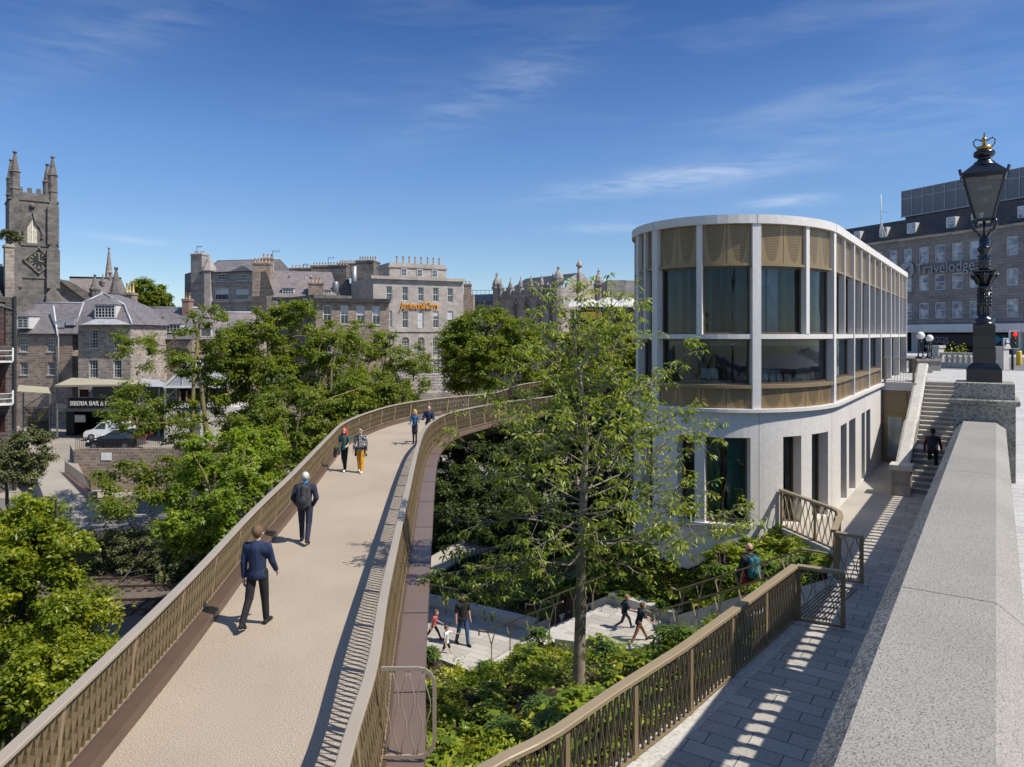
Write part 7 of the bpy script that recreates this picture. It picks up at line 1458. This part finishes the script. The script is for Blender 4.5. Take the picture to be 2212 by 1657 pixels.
LIB = [
 (rosette_plant('hosta', 'broad-leaved green hosta clump in the flower bed', 'green hostas in the flower bed', 34, .34, .13, 'leaf_hosta', (.2, 1.2), 0, .4, 1), 1.0),
 (rosette_plant('hosta', 'yellow-green hosta clump in the flower bed', 'yellow hostas in the flower bed', 30, .32, .14, 'leaf_lime', (.2, 1.1), 0, .4, 2, .2), 1.1),
 (palmate_plant('hellebore', 'dark finger-leaved hellebore clump in the flower bed', 'dark hellebores in the flower bed', 26, 'leaf_deep', 3, .5, .2, .055, 7), 1.2),
 (palmate_plant('rodgersia', 'big hand-leaved rodgersia in the flower bed', 'rodgersias in the flower bed', 16, 'leaf_garden', 4, .5, .2, .085, 6), .7),
 (palmate_plant('rodgersia', 'small bright hand-leaved plant in the flower bed', 'small hand-leaved plants in the flower bed', 30, 'leaf_garden', 5, .36, .12, .06, 5), 1.3),
 (fern('bright green fern with arching fronds in the flower bed', 6), 1.0),
 (mound('lady_mantle', 'frothy yellow-green mound in the flower bed', 'frothy yellow mounds in the flower bed', 'leaf_lime', .34, 1000, .05, 7), 1.7),
 (mound('geranium', 'low small-leaved green mound in the flower bed', 'small-leaved mounds in the flower bed', 'leaf_garden', .36, 750, .075, 8), 1.6),
 (mound('heuchera', 'low bronze-red leafy mound in the flower bed', 'bronze-red mounds in the flower bed', 'leaf_bronze', .2, 260, .07, 9), .5),
 (spike('yellow_spike', 'cream-yellow flower spikes rising from the flower bed', 'cream flower spikes in the flower bed', 'petal_cream', .85, 10), .35),
 (spike('foxglove', 'purple foxglove spikes in the flower bed', 'purple foxgloves in the flower bed', 'petal_purple', .95, 11, 2), .16)]
used = [False]*len(LIB); wts = np.array([w_ for _, w_ in LIB]); wts /= wts.sum(); placed = []
prng = np.random.default_rng(21)
allpoly = hard+[walk, pol]
def clear(x, y, r_):
    for p in allpoly:
        if inpoly(x, y, p): return False
        for i in range(len(p)):
            if seg_d(x, y, p[i-1], p[i]) < r_: return False
    return True
plant_count = 0
BASEL = [o['label'] for o, _ in LIB]
def region(x, y):
    if x > 5.0 and y < 18.5: return 'beside the upper garden steps' if x < 6.6 else 'under the curved railing'
    if x > 4.3 and y >= 18.5: return 'along the pavilion wall' if x > 6.6 else 'right of the upper landing' if y < 22.5 else 'behind the upper landing'
    if y > 22.5: return 'behind the upper landing' if x > 2.2 else 'behind the lower steps'
    if y < 10.5: return 'at the bottom edge of the picture'
    if y < 13: return 'beside the rounded guard panel' if x < .3 else 'against the walkway railing low in the picture'
    if x > 2.9: return 'against the walkway railing near the steps'
    if y < 16: return 'below the sapling on the bridge side' if x < .9 else 'below the sapling on the railing side'
    if y < 20: return 'left of the sapling trunk' if x < 1.6 else 'right of the sapling trunk'
    return 'by the kerb of the lower landing' if x < .6 else 'by the kerb of the upper landing'
def put(i, x, y, sc=1.0):
    global plant_count
    o, _ = LIB[i]; lab_ = BASEL[i].replace(' in the flower bed', '').replace(' rising from the flower bed', '')+' '+region(x, y); z = bz2(x, y); sc *= prng.uniform(.8, 1.25)
    if not used[i]: o.location = (x, y, z-.02); o.rotation_euler = (0, 0, prng.uniform(0, 6)); o.scale = (sc,)*3; used[i] = True; o['label'] = lab_
    else: dup(o, (x, y, z-.02), prng.uniform(0, 6), lab_, scale=sc)
    placed.append((x, y)); plant_count += 1
tries = 0; cand = []
while plant_count < 215 and tries < 9000:
    tries += 1; x, y = prng.uniform(-3.4, 8.2), prng.uniform(8.2, 31)
    # keep to what lies right of the bridge and in view
    bx = float(np.interp(y, [6.97, 11.35, 18.9, 26.6, 31.85], [-.8, -1.2, -1.95, -2.6, -3.1]))
    if x < bx-.4 or x/y > .50: continue
    if not clear(x, y, .36): continue
    if (x-1.5)**2+(y-16.2)**2 < .2: continue
    py = HY+FP*8.5/y
    dmin = .37+.012*(y-10)
    if any((x-a)**2+(y-b)**2 < dmin*dmin for a, b in placed): continue
    # drifts: pick the kind by a slow noise so that neighbours repeat
    h = math.sin(x*1.3+y*.7)*1.7+math.sin(y*1.1-x*.5)*1.3; w2_ = wts*np.exp(-.5*(((np.arange(len(LIB))-5-h*1.6)/3.2)**2)); w2_ /= w2_.sum(); put(int(prng.choice(len(LIB), p=w2_)), x, y)
# the steep bank between the landing, the upper steps and the pavilion wall
bank = [(q.x, q.y) for q in (PP(a_, .1, 0) for a_ in np.arange(arc_px(1690), arc_px(1379)+3.6, .5))]+[(2.2, 25.0), (1.3, 24.3), (3.1, 22.85), (4.85, 21.2), (5.25, 19.6), (5.9, 17.8), (6.7, 16.9), (7.45, 18.3), (8.0, 19.6)]
bp = []; n0_ = plant_count
for _ in range(6000):
    x, y = prng.uniform(1.2, 8.2), prng.uniform(16.8, 26.8)
    if not inpoly(x, y, bank) or not clear(x, y, .10) or any((x-a)**2+(y-b)**2 < .34**2 for a, b in bp): continue
    bp.append((x, y)); put(int(prng.choice([0, 1, 3, 4, 5, 6, 6, 7, 7, 2])), x, y, .95)
    if plant_count-n0_ > 110: break
for (px, py, z, k) in ((1540, 1165, -6.2, 10), (1562, 1185, -6.4, 10), (1522, 1200, -6.7, 10), (1290, 1330, -9, 10), (1455, 1255, -8, 10)):
    q = G(px, py+30, z); put(k, q.x, q.y, 1.1)
for (x, y) in ((.3, 11.6), (.75, 11.9), (-.1, 11.3)): put(5, x, y, 1.1)
for (x, y) in ((-.5, 10.6), (0.2, 10.4), (.9, 10.9)): put(0, x, y, 1.25)
for i, (o, _) in enumerate(LIB):
    if not used[i]: o.location = (3.0, 14.5, bz2(3.0, 14.5))
print('plants', plant_count)
# loose ground cover between the plants
k = 52000; X = prng.uniform(-3.6, 8.4, k); Y = prng.uniform(8, 32, k); keep = [clear(x, y, .06) and (math.sin(x*2.1+y)*math.sin(y*1.7-x*.8) > -.55) for x, y in zip(X, Y)]; keep = np.array(keep); X, Y = X[keep], Y[keep]
Xb = prng.uniform(1.2, 8.2, 60000); Yb = prng.uniform(16.8, 26.8, 60000); kb = np.array([inpoly(x, y, bank) and not any(inpoly(x, y, h) for h in hard) for x, y in zip(Xb, Yb)]); X = np.concatenate([X, Xb[kb]]); Y = np.concatenate([Y, Yb[kb]])
Zc = np.array([bz2(x, y) for x, y in zip(X, Y)]); n_ = len(X); P = np.stack([X, Y, Zc+prng.uniform(.0, .22, n_)], 1)
o = leaves('ground_cover', P, unit(n_)*.7+np.array([0, 0, 1.]), .10, 'leaf_garden', None, None, .65, kind='stuff'); o['label'] = 'mixed low green ground cover carpeting the flower bed'
# rough undergrowth on the shaded slope under the bridge
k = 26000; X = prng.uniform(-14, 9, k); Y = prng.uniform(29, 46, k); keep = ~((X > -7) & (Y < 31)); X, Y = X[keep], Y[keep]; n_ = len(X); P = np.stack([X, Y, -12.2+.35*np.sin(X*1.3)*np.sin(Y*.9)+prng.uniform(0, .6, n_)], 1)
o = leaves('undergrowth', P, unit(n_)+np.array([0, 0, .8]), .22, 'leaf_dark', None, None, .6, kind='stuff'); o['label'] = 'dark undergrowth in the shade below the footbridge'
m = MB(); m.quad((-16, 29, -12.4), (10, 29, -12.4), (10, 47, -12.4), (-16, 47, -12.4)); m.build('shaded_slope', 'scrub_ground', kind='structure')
# ================================================================ people
plain('skin', (.52, .30, .21), .55, 0, .06); plain('skin_pale', (.60, .38, .29), .55, 0, .06); plain('skin_brown', (.22, .11, .07), .55, 0, .06)
for nm, c in (('navy', (.014, .028, .075)), ('navy2', (.014, .02, .045)), ('black_cloth', (.012, .012, .014)), ('charcoal', (.025, .026, .03)), ('teal_cloth', (.01, .10, .09)), ('mustard', (.60, .30, .02)), ('denim', (.04, .10, .20)), ('jeans', (.03, .07, .16)), ('red_cloth', (.50, .03, .04)), ('pink_cloth', (.50, .12, .13)), ('white_cloth', (.62, .64, .66)), ('rust_cloth', (.20, .08, .035)), ('plaid_red', (.11, .015, .02)), ('pack_grey', (.045, .045, .052)), ('pack_blue', (.03, .15, .19)), ('collar_blue', (.02, .22, .50)), ('hair_brown', (.16, .09, .05)), ('hair_light', (.25, .16, .09)), ('hair_dark', (.015, .010, .008)), ('hair_white', (.52, .52, .50)), ('hair_red', (.45, .02, .008)), ('hair_blonde', (.55, .36, .16)), ('shoe_white', (.70, .70, .68)), ('shoe_black', (.012, .012, .012)), ('shoe_blue', (.03, .07, .16)), ('shoe_red', (.45, .03, .03)), ('lens', (.01, .01, .012))):
    plain(nm, c, .85, 0, .3, 7, .9 if 'hair' not in nm else .6, 15 if 'hair' not in nm else 60)
m_, n, b = newmat('polka'); tcn = n.nodes.new('ShaderNodeTexCoord'); vo = n.nodes.new('ShaderNodeTexVoronoi'); vo.inputs['Scale'].default_value = 17; vo.inputs['Randomness'].default_value = .25; n.links.new(tcn.outputs['Object'], vo.inputs['Vector']); n.links.new(ramp(n, vo.outputs['Distance'], [(.36, (.65, .65, .66)), (.40, (.015, .018, .03))]), b.inputs['Base Color']); b.inputs['Roughness'].default_value = .85
m_, n, b = newmat('ribbed'); tcn = n.nodes.new('ShaderNodeTexCoord'); wv = n.nodes.new('ShaderNodeTexWave'); wv.bands_direction = 'Z'; wv.inputs['Scale'].default_value = 14; n.links.new(tcn.outputs['Object'], wv.inputs['Vector']); n.links.new(ramp(n, wv.outputs['Fac'], [(.2, (.008, .008, .01)), (.9, (.035, .035, .04))]), b.inputs['Base Color']); b.inputs['Roughness'].default_value = .9
class Cones:
    def __init__(s): s.m = MB(); s.m.smooth = True
    def c(s, a, b, r0, r1, n=12):
        a = Vector(a); b = Vector(b); d = b-a; L_ = max(1e-4, d.length); d = d/L_; pts, rs = [], []
        for t in (80, 60, 40, 20, 0): pts.append(a-d*r0*math.sin(R(t))); rs.append(r0*math.cos(R(t)))
        for t in (0, 20, 40, 60, 80): pts.append(b+d*r1*math.sin(R(t))); rs.append(r1*math.cos(R(t)))
        s.m.tube(pts, rs, n)
    def e(s, c_, r, sc=(1, 1, 1)): s.m.ball(c_, r, 16, 10, sc)
    def done(s, name, mat, parent, vox=.008, it=2, cut=None):
        o = s.m.build(name+'_raw', mat, None); rm = o.modifiers.new('r', 'REMESH'); rm.mode = 'VOXEL'; rm.voxel_size = vox; rm.use_smooth_shade = True
        sm = o.modifiers.new('s', 'SMOOTH'); sm.factor = .5; sm.iterations = it
        dg = bpy.context.evaluated_depsgraph_get(); me = bpy.data.meshes.new_from_object(o.evaluated_get(dg)); me.name = name; bpy.data.objects.remove(o)
        if cut is not None:
            bm_ = bmesh.new(); bm_.from_mesh(me); g_ = bmesh.ops.bisect_plane(bm_, geom=bm_.verts[:]+bm_.edges[:]+bm_.faces[:], plane_co=(0, 0, cut), plane_no=(0, 0, -1), clear_outer=True)
            bmesh.ops.contextual_create(bm_, geom=[e for e in g_['geom_cut'] if isinstance(e, bmesh.types.BMEdge)]); bm_.to_mesh(me); bm_.free()
        q = bpy.data.objects.new(name, me); C.objects.link(q); q.parent = parent
        if not me.materials: me.materials.append(MATS[mat])
        me.polygons.foreach_set('use_smooth', [True]*len(me.polygons)); return q
def rotx(v, a): c, s_ = math.cos(a), math.sin(a); return Vector((v[0], v[1]*c-v[2]*s_, v[1]*s_+v[2]*c))
def rotz(v, a): c, s_ = math.cos(a), math.sin(a); return Vector((v[0]*c-v[1]*s_, v[0]*s_+v[1]*c, v[2]))
def person(label, loc, rz, H, legs, arms, top=('navy', 'long'), bottom=('black_cloth', 'long'), shoes='shoe_black', hair=('hair_brown', 'short'), skin='skin', build=1.0, lean=0, head=(0, 0), glasses=False, child=False, hide_legs=False, collar=None):
    """legs/arms: ((flex, knee/elbow, abduction) left, right) in degrees, forward positive; local +Y is where the person faces"""
    k = H/1.75; r = root('person', label, 'person', loc, rz); hs = 1.16 if child else 1.0; bw_ = build
    lr = R(lean); J = {}
    hip_z = (.93 if not child else .88)
    ft = []
    for i, sg in enumerate((-1, 1)):
        fx, kn, ab = [R(v) for v in legs[i]]; h_ = Vector((sg*.088*bw_, 0, 0)); th_, sh = .44, .43
        if child: th_, sh = .42, .41
        kv = h_+rotx((sg*math.sin(ab)*th_, 0, -math.cos(ab)*th_), fx); av = kv+rotx((sg*math.sin(ab)*sh*.5, 0, -sh), fx-kn); ft.append((h_, kv, av, fx-kn))
    low = min(f[2].z for f in ft)-.075; pel = Vector((0, 0, -low))
    def tor(x, y, z): return pel+rotx((x, y, z), -lr)
    waist, chest, neck, hd_ = tor(0, 0, .10), tor(0, -.005, .40), tor(0, 0, .54), tor(0, .02+.03*math.sin(-R(head[1])), 0.675*(1 if not child else 1.0))
    sh_ = [tor(sg*.182*bw_, -.01, .45) for sg in (-1, 1)]; A_ = []
    for i, sg in enumerate((-1, 1)):
        fx, el, ab = [R(v) for v in arms[i][:3]]; ua, fa = .29, .26; 
        ev = sh_[i]+rotx((sg*math.sin(ab)*ua, 0, -math.cos(ab)*ua), fx-lr); wv_ = ev+rotx((sg*math.sin(ab*.2)*fa, 0, -fa), fx+el-lr); 
        if len(arms[i]) > 3 or arms[i][2] > 35: wv_ = ev+rotx((-sg*fa*.45, 0, -fa*.88), fx+el-lr)
        A_.append((sh_[i], ev, wv_))
    def K(v): return tuple(Vector(v)*k)
    S_ = Cones(); g = k*bw_
    # body: one skin
    S_.e(K(pel+Vector((0, 0, .01))), .118*g, (1.05, .72, .7)); S_.c(K(pel+Vector((0, 0, .03))), K(waist), .100*g, .105*g); S_.c(K(waist), K(chest), .112*g, .13*g)
    S_.c(K(tor(-.10*bw_, -.005, .40)), K(tor(.10*bw_, -.005, .40)), .105*g, .105*g); S_.c(K(chest), K(neck), .07*k, .052*k); S_.c(K(neck), K(neck.lerp(hd_, .6)), .052*k, .052*k)
    hr = .106*k*hs; hy = R(head[0]); fw = rotz(Vector((0, 1, 0)), hy); fw = Vector((fw.x, fw.y, math.sin(R(head[1])))); sx = rotz(Vector((1, 0, 0)), hy); H0 = Vector(K(hd_)); up = Vector((0, 0, 1))
    S_.e(tuple(H0+up*.02*k-fw*.012*k), hr, (.84, .96, 1.05)); S_.e(tuple(H0+fw*.03*k-up*.055*k), hr*.66, (.85, .95, 1.0)); S_.c(tuple(H0+fw*.092*k-up*.002*k), tuple(H0+fw*.118*k-up*.028*k), .010*k, .015*k, 8)
    for s_ in (-1, 1): S_.e(tuple(H0+sx*s_*hr*.86-up*.012*k-fw*.01*k), .027*k, (.4, .75, 1.1)); S_.c(tuple(H0+fw*.083*k+sx*s_*.012*k-up*.062*k), tuple(H0+fw*.080*k+sx*s_*.022*k-up*.062*k), .009*k, .007*k, 6)
    for i, sg in enumerate((-1, 1)):
        h_, kv, av, sa = ft[i]; P_ = lambda v: K(pel+v)
        S_.c(P_(h_), P_(kv), .070*g, .050*g); S_.c(P_(kv), P_(av), .052*g, .036*g); toe = rotx((sg*.012, .15, -.045), max(-.9, min(.5, sa*.6)) if abs(sa) > .25 else 0); S_.c(P_(av+Vector((0, 0, -.03))), P_(av+toe), .035*k, .026*k)
        s0, e0_, w0 = A_[i]; S_.c(K(s0), K(e0_), .050*g, .038*g); S_.c(K(e0_), K(w0), .036*g, .024*g); d = (w0-e0_).normalized(); pm = w0+d*.075; S_.c(K(w0), K(pm), .024*k, .030*k)
        ac = Vector((0, 1, 0))-d*d.y; ac = ac.normalized() if ac.length > .1 else Vector((0, 0, 1)); inw = Vector((-sg, 0, 0))
        for j, (o_, l_) in enumerate(((-.026, .055), (-.009, .065), (.009, .07), (.026, .062))):
            b_ = pm+ac*o_+d*.01; m1 = b_+d*l_*.55+inw*.006; m2 = m1+d*l_*.5+inw*.022; S_.c(K(b_), K(m1), .0095*k, .0088*k, 7); S_.c(K(m1), K(m2), .0088*k, .0078*k, 7)
        S_.c(K(w0+d*.03+ac*.022), K(w0+d*.075+ac*.052+inw*.012), .011*k, .009*k, 7)
    S_.done('body', skin, r, .0085*max(.75, k), 1)
    # clothes
    tm, ts = top; T2 = Cones(); o_ = .016*k
    T2.e(K(tor(0, 0, -.03)), .152*g+o_*.5, (1.10, .90, 1.0)); T2.c(K(tor(0, 0, .0)), K(waist), .118*g+o_, .122*g+o_); T2.c(K(waist), K(chest), .122*g+o_, .128*g+o_); T2.c(K(tor(-.115*bw_, -.005, .405)), K(tor(.115*bw_, -.005, .405)), .092*g+o_, .092*g+o_); T2.c(K(tor(0, 0, .44)), K(tor(0, 0, .515)), .085*k+o_*.4, .056*k+o_*.5)
    for i in (0, 1):
        s0, e0_, w0 = A_[i]; T2.c(K(s0), K(e0_ if ts == 'long' else s0.lerp(e0_, .75)), .050*g+o_, .042*g+o_)
        if ts == 'long': T2.c(K(e0_), K(e0_.lerp(w0, .93)), .041*g+o_, .030*g+o_*.8)
    T2.done('top', tm, r, .010*max(.8, k), 4, (pel.z-.085)*k)
    bm, bs = bottom; T3 = Cones()
    T3.e(K(pel+Vector((0, 0, -.02))), .140*g, (1.08, .84, .85))
    if bs == 'skirt': T3.c(K(pel), K(pel+Vector((0, .02, -.30))), .14*g, .17*g)
    else:
        for i in (0, 1):
            h_, kv, av, sa = ft[i]; f1 = {'long': 1, 'wide': 1, 'shorts': 0}[bs]; w_ = 1.35 if bs == 'wide' else 1
            T3.c(K(pel+h_), K(pel+(kv if f1 else h_.lerp(kv, .85))), .080*g+o_*.6, (.060*w_*g+o_*.6))
            if f1: T3.c(K(pel+kv), K(pel+kv.lerp(av, .94)), .058*w_*g+o_*.5, .048*w_*g+o_*.3)
    T3.done('skirt' if bs == 'skirt' else 'shorts' if bs == 'shorts' else 'trousers', bm, r, .010*max(.8, k), 2)
    if bs == 'skirt':
        T4 = Cones()
        for i in (0, 1): h_, kv, av, sa = ft[i]; T4.c(K(pel+h_), K(pel+kv), .085*g, .060*g); T4.c(K(pel+kv), K(pel+av), .058*g, .042*g)
        T4.done('tights', 'black_cloth', r, .011, 1)
    for i, sg in enumerate((-1, 1)):
        h_, kv, av, sa = ft[i]; c_ = Cones(); tl = max(-.9, min(.5, sa*.6)) if abs(sa) > .25 else 0; hl = rotx((0, -.045, -.04), tl); toe = rotx((sg*.014, .165, -.046), tl); c_.c(K(pel+av+Vector((0, 0, .01))), K(pel+av+hl), .044*k, .040*k); c_.c(K(pel+av+hl), K(pel+av+toe*.55), .040*k, .042*k); c_.c(K(pel+av+toe*.55), K(pel+av+toe), .044*k, .034*k); c_.done('shoe', shoes, r, .009, 1)
    hm, hst = hair
    if hst != 'bald':
        Hh = Cones(); Hh.e(tuple(H0-up*.012*k-fw*.035*k), hr*.93, (1.02, .8, .62)) if hst == 'thin' else Hh.e(tuple(H0+up*.036*k-fw*.028*k), hr*1.02, (.90, .98, 1.02))
        if hst == 'short': Hh.e(tuple(H0+up*.065*k+fw*.02*k), hr*.72, (.95, .95, .6)); Hh.e(tuple(H0-up*.035*k-fw*.055*k), hr*.62, (1.05, .6, .8))
        if hst == 'thin': pass
        if hst == 'bun': Hh.e(tuple(H0-fw*.11*k-up*.02*k), hr*.42)
        if hst == 'long':
            for s_ in (-1, 0, 1):
                Hh.c(tuple(H0+sx*s_*.07*k+up*.0-fw*.03*k), tuple(H0+sx*s_*.095*k-up*.20*k+fw*(.015 if s_ else -.08)*k), .05*k, .05*k); Hh.c(tuple(H0+sx*s_*.095*k-up*.20*k+fw*(.015 if s_ else -.08)*k), tuple(H0+sx*s_*.08*k-up*.40*k+fw*(.07 if s_ else -.09)*k), .048*k, .022*k)
        if hst == 'bob':
            for s_ in (-1, 1): Hh.c(tuple(H0+sx*s_*.075*k-fw*.02*k), tuple(H0+sx*s_*.085*k-up*.15*k), .045*k, .035*k)
        Hh.done('hair', hm, r, .010, 1)
    m = MB(); m.smooth = True
    if glasses:
        for s_ in (-1, 1): m.ball(tuple(H0+fw*.095*k+sx*s_*.033*k+up*.012*k), .026*k, 8, 6, (1, .35, .8))
        m.tube([tuple(H0+sx*s_*hr*.86+up*.015*k-fw*.01*k) if abs(s_) == 1 else tuple(H0+fw*.104*k+up*.014*k+sx*s_*.06*k) for s_ in (-1, -.6, .6, 1)], .004*k, 4); m.build('glasses', 'lens', r)
    else:
        for s_ in (-1, 1): m.ball(tuple(H0+fw*.082*k+sx*s_*.032*k+up*.012*k), .0125*k, 8, 6)
        m.build('eyes', 'lens', r)
    if collar: c_ = Cones(); c_.c(K(tor(0, -.01, .50)), K(tor(0, .0, .55)), .072*k, .066*k); c_.done('collar', collar, r, .009, 1)
    return r, dict(k=k, tor=lambda x, y, z: K(tor(x, y, z)), hand=[K(a[2]+(a[2]-a[1]).normalized()*.10) for a in A_], K=K)
def toworld(r, v): return Matrix.Translation(r.location) @ Matrix.Rotation(r.rotation_euler.z, 4, 'Z') @ Vector(v)
def backpack(label, r, inf, mat, sc=1.0, flap='pack_grey'):
    t = inf['tor']; o = toworld(r, t(0, -.19, .25)); q = root('backpack', label, 'backpack', tuple(o), r.rotation_euler.z); c_ = Cones(); s_ = sc
    c_.c((-.08*s_, -.02, -.17*s_), (-.075*s_, -.01, .17*s_), .085*s_, .07*s_); c_.c((.08*s_, -.02, -.17*s_), (.075*s_, -.01, .17*s_), .085*s_, .07*s_); c_.c((0, -.04, -.18*s_), (0, -.03, .2*s_), .095*s_, .075*s_); c_.e((0, -.13*s_, -.08*s_), .09*s_, (1.1, .45, 1.0)); c_.done('bag', mat, q, .009, 2); m = MB(); m.tube([(-.03, -.0, .25*s_), (0, .0, .31*s_), (.03, 0, .25*s_)], .009, 6); m.tube([(-.11*s_, -.125*s_, .02*s_), (0, -.16*s_, .03*s_), (.11*s_, -.125*s_, .02*s_)], .006, 5); m.build('top_loop', flap, q)
    iv = (Matrix.Translation(q.location) @ Matrix.Rotation(q.rotation_euler.z, 4, 'Z')).inverted()
    for sg in (-1, 1): m = MB(); pts = [iv @ toworld(r, t(*p)) for p in ((sg*.075, -.15, .42), (sg*.10, -.10, .50), (sg*.105, .02, .525), (sg*.12, .13, .42), (sg*.13, .14, .28), (sg*.13, .04, .16), (sg*.10, -.13, .12))]; m.tube(pts, .018*sc, 6); m.build('strap', mat, q)
    return q
def cup(label, p): m = MB(); m.smooth = True; m.lathe([(.030, 0), (.040, .10), (.043, .105), (.043, .115), (.03, .12)], n=14); o = m.build('paper_cup', 'white_cloth'); o.location = tuple(p); tag(o, label, 'cup', 'white takeaway cups on the bridge')
r1, i1 = person('man in dark navy top and black trousers walking away, nearest on the bridge', (-4.62, 13.2, DZ+.003), R(-6), 1.84, ((-14, 22, 1), (10, 2, 0)), ((-10, 12, 5), (18, 20, 6)), ('navy', 'long'), ('black_cloth', 'long'), 'shoe_black', ('hair_brown', 'short'), 'skin_pale', 1.06)
r2, i2 = person('white-haired man with dark backpack, hands in pockets, walking away up the bridge', (-5.26, 18.5, DZ+.003), R(4), 1.80, ((12, 4, 1), (-14, 18, 1)), ((-14, 34, 16, 1), (-14, 34, 16, 1)), ('navy2', 'long'), ('navy2', 'long'), 'shoe_black', ('hair_white', 'short'), 'skin_pale', 1.12, collar='collar_blue')
backpack('dark grey backpack worn by the white-haired man on the bridge', r2, i2, 'pack_grey', 1.15)
r3, i3 = person('woman with long bright red hair, teal top and black trousers, walking towards the camera', (-6.5, 28.2, DZ+.003), R(172), 1.70, ((16, 8, 0), (-10, 16, 0)), ((22, 55, 14), (4, 12, 12)), ('teal_cloth', 'short'), ('black_cloth', 'wide'), 'shoe_white', ('hair_red', 'long'), 'skin_pale', .9, glasses=True)
q = root('jacket', 'black jacket carried over the arm of the red-haired woman', 'jacket', tuple(toworld(r3, Vector(i3['hand'][1])+Vector((.06, -.02, .12))))); c_ = Cones(); c_.c((-.02, 0, .0), (-.06, 0, -.26), .09, .06); c_.c((.05, 0, .02), (.10, .0, -.18), .07, .05); c_.done('folded_cloth', 'charcoal', q, .012, 2)
r4, i4 = person('woman in spotted jumper and mustard trousers with jacket tied at the waist, on the bridge', (-5.8, 27.85, DZ+.003), R(176), 1.74, ((12, 6, 0), (-6, 8, 0)), ((4, 14, 14), (4, 14, 14)), ('polka', 'long'), ('mustard', 'wide'), 'shoe_white', ('hair_dark', 'bun'), 'skin_pale', .92, glasses=True)
c_ = Cones(); t = i4['tor']; 
for sg in (-1, 1): c_.c(t(sg*.10, .10, .05), t(sg*.16, .0, -.02), .05, .06); c_.c(t(sg*.16, -.02, .0), t(sg*.21, -.03, -.28), .065, .04)
c_.c(t(-.1, .12, .04), t(.1, .12, .02), .045, .045); c_.c(t(-.13, -.08, .03), t(.13, -.08, .03), .06, .06); c_.done('tied_jacket', 'charcoal', r4, .011, 2)
r5, i5 = person('blonde woman in denim jacket and black skirt holding a white cup on the bridge', (-4.68, 35.0, DZ+.003), R(180), 1.68, ((8, 4, 0), (-6, 10, 0)), ((30, 70, 8), (20, 60, 8)), ('denim', 'long'), ('black_cloth', 'skirt'), 'shoe_black', ('hair_blonde', 'bob'), 'skin', .9)
r6, i6 = person('bald man in navy jumper holding a white cup, beside the blonde woman', (-4.05, 35.5, DZ+.003), R(170), 1.80, ((8, 4, 0), (-6, 10, 0)), ((28, 62, 10), (25, 70, 10)), ('navy', 'long'), ('navy', 'long'), 'shoe_black', ('hair_brown', 'bald'), 'skin', 1.1)
cup('white paper cup in the hand of the blonde woman', toworld(r5, Vector(i5['hand'][1])+Vector((0, .03, -.02)))); cup('white paper cup in the hand of the bald man', toworld(r6, Vector(i6['hand'][1])+Vector((0, .03, -.02))))
r7, i7 = person('grey-haired man in black T-shirt and blue jeans on the lower landing', (-1.58, 23.35, L2+.003), R(-148), 1.66, ((14, 6, 1), (-12, 10, 1)), ((-4, 22, 10), (-6, 16, 8)), ('black_cloth', 'short'), ('jeans', 'long'), 'shoe_black', ('hair_dark', 'short'), 'skin', 1.1, head=(25, -.2), glasses=True)
r8, i8 = person('boy in pink T-shirt stepping forward at the left of the lower landing', (-2.57, 23.7, L2+.003), R(-105), 1.10, ((32, 8, 2), (-26, 12, 2)), ((20, 60, 8), (-12, 20, 8)), ('pink_cloth', 'short'), ('black_cloth', 'long'), 'shoe_red', ('hair_brown', 'short'), 'skin_pale', .95, lean=14, child=True)
r9, i9 = person('small boy in white T-shirt and black shorts pointing with one arm', (-2.02, 22.4, L2+.003), R(-100), 1.05, ((22, 4, 2), (-20, 14, 2)), ((75, 8, 10), (-6, 18, 12)), ('white_cloth', 'short'), ('black_cloth', 'shorts'), 'shoe_blue', ('hair_brown', 'short'), 'skin_pale', .95, child=True, glasses=True)
ra, ia = person('blond boy in dark top running across the upper landing', (3.2, 20.68, L1+.003), R(-80), 1.08, ((38, 22, 2), (-22, 40, 2)), ((-30, 55, 8), (35, 50, 8)), ('navy2', 'short'), ('black_cloth', 'long'), 'shoe_blue', ('hair_light', 'short'), 'skin_pale', .95, lean=10, child=True)
rb_, ib_ = person('boy in navy top and rust trousers holding the end of the handrail', (3.45, 19.8, L1+.003), R(-72), 1.19, ((34, 6, 2), (-24, 6, 2)), ((58, 12, 6), (45, 18, 6)), ('navy2', 'short'), ('rust_cloth', 'long'), 'shoe_black', ('hair_brown', 'short'), 'skin_pale', .95, lean=16, child=True)
rc, ic = person('balding man in black ribbed jumper and red trousers going down the garden steps', (6.02, 18.45, -7.06), R(20), 1.76, ((12, 14, 0), (-4, 2, 0)), ((8, 20, 8), (4, 14, 8)), ('ribbed', 'long'), ('red_cloth', 'long'), 'shoe_black', ('hair_dark', 'thin'), 'skin', 1.08, head=(25, -.3))
backpack('teal blue backpack on the man in red trousers', rc, ic, 'pack_blue', 1.05, 'pack_blue')
rd_, id_ = person('man in dark red shirt with navy backpack climbing the stone stairs', (15.75, 27.2, -5.2), R(-32), 1.68, ((26, 36, 2), (-2, 0, 2)), ((-6, 22, 16), (10, 30, 16)), ('plaid_red', 'long'), ('black_cloth', 'long'), 'shoe_black', ('hair_dark', 'short'), 'skin_brown', 1.04)
backpack('navy backpack on the man climbing the stone stairs', rd_, id_, 'navy2', 1.15)
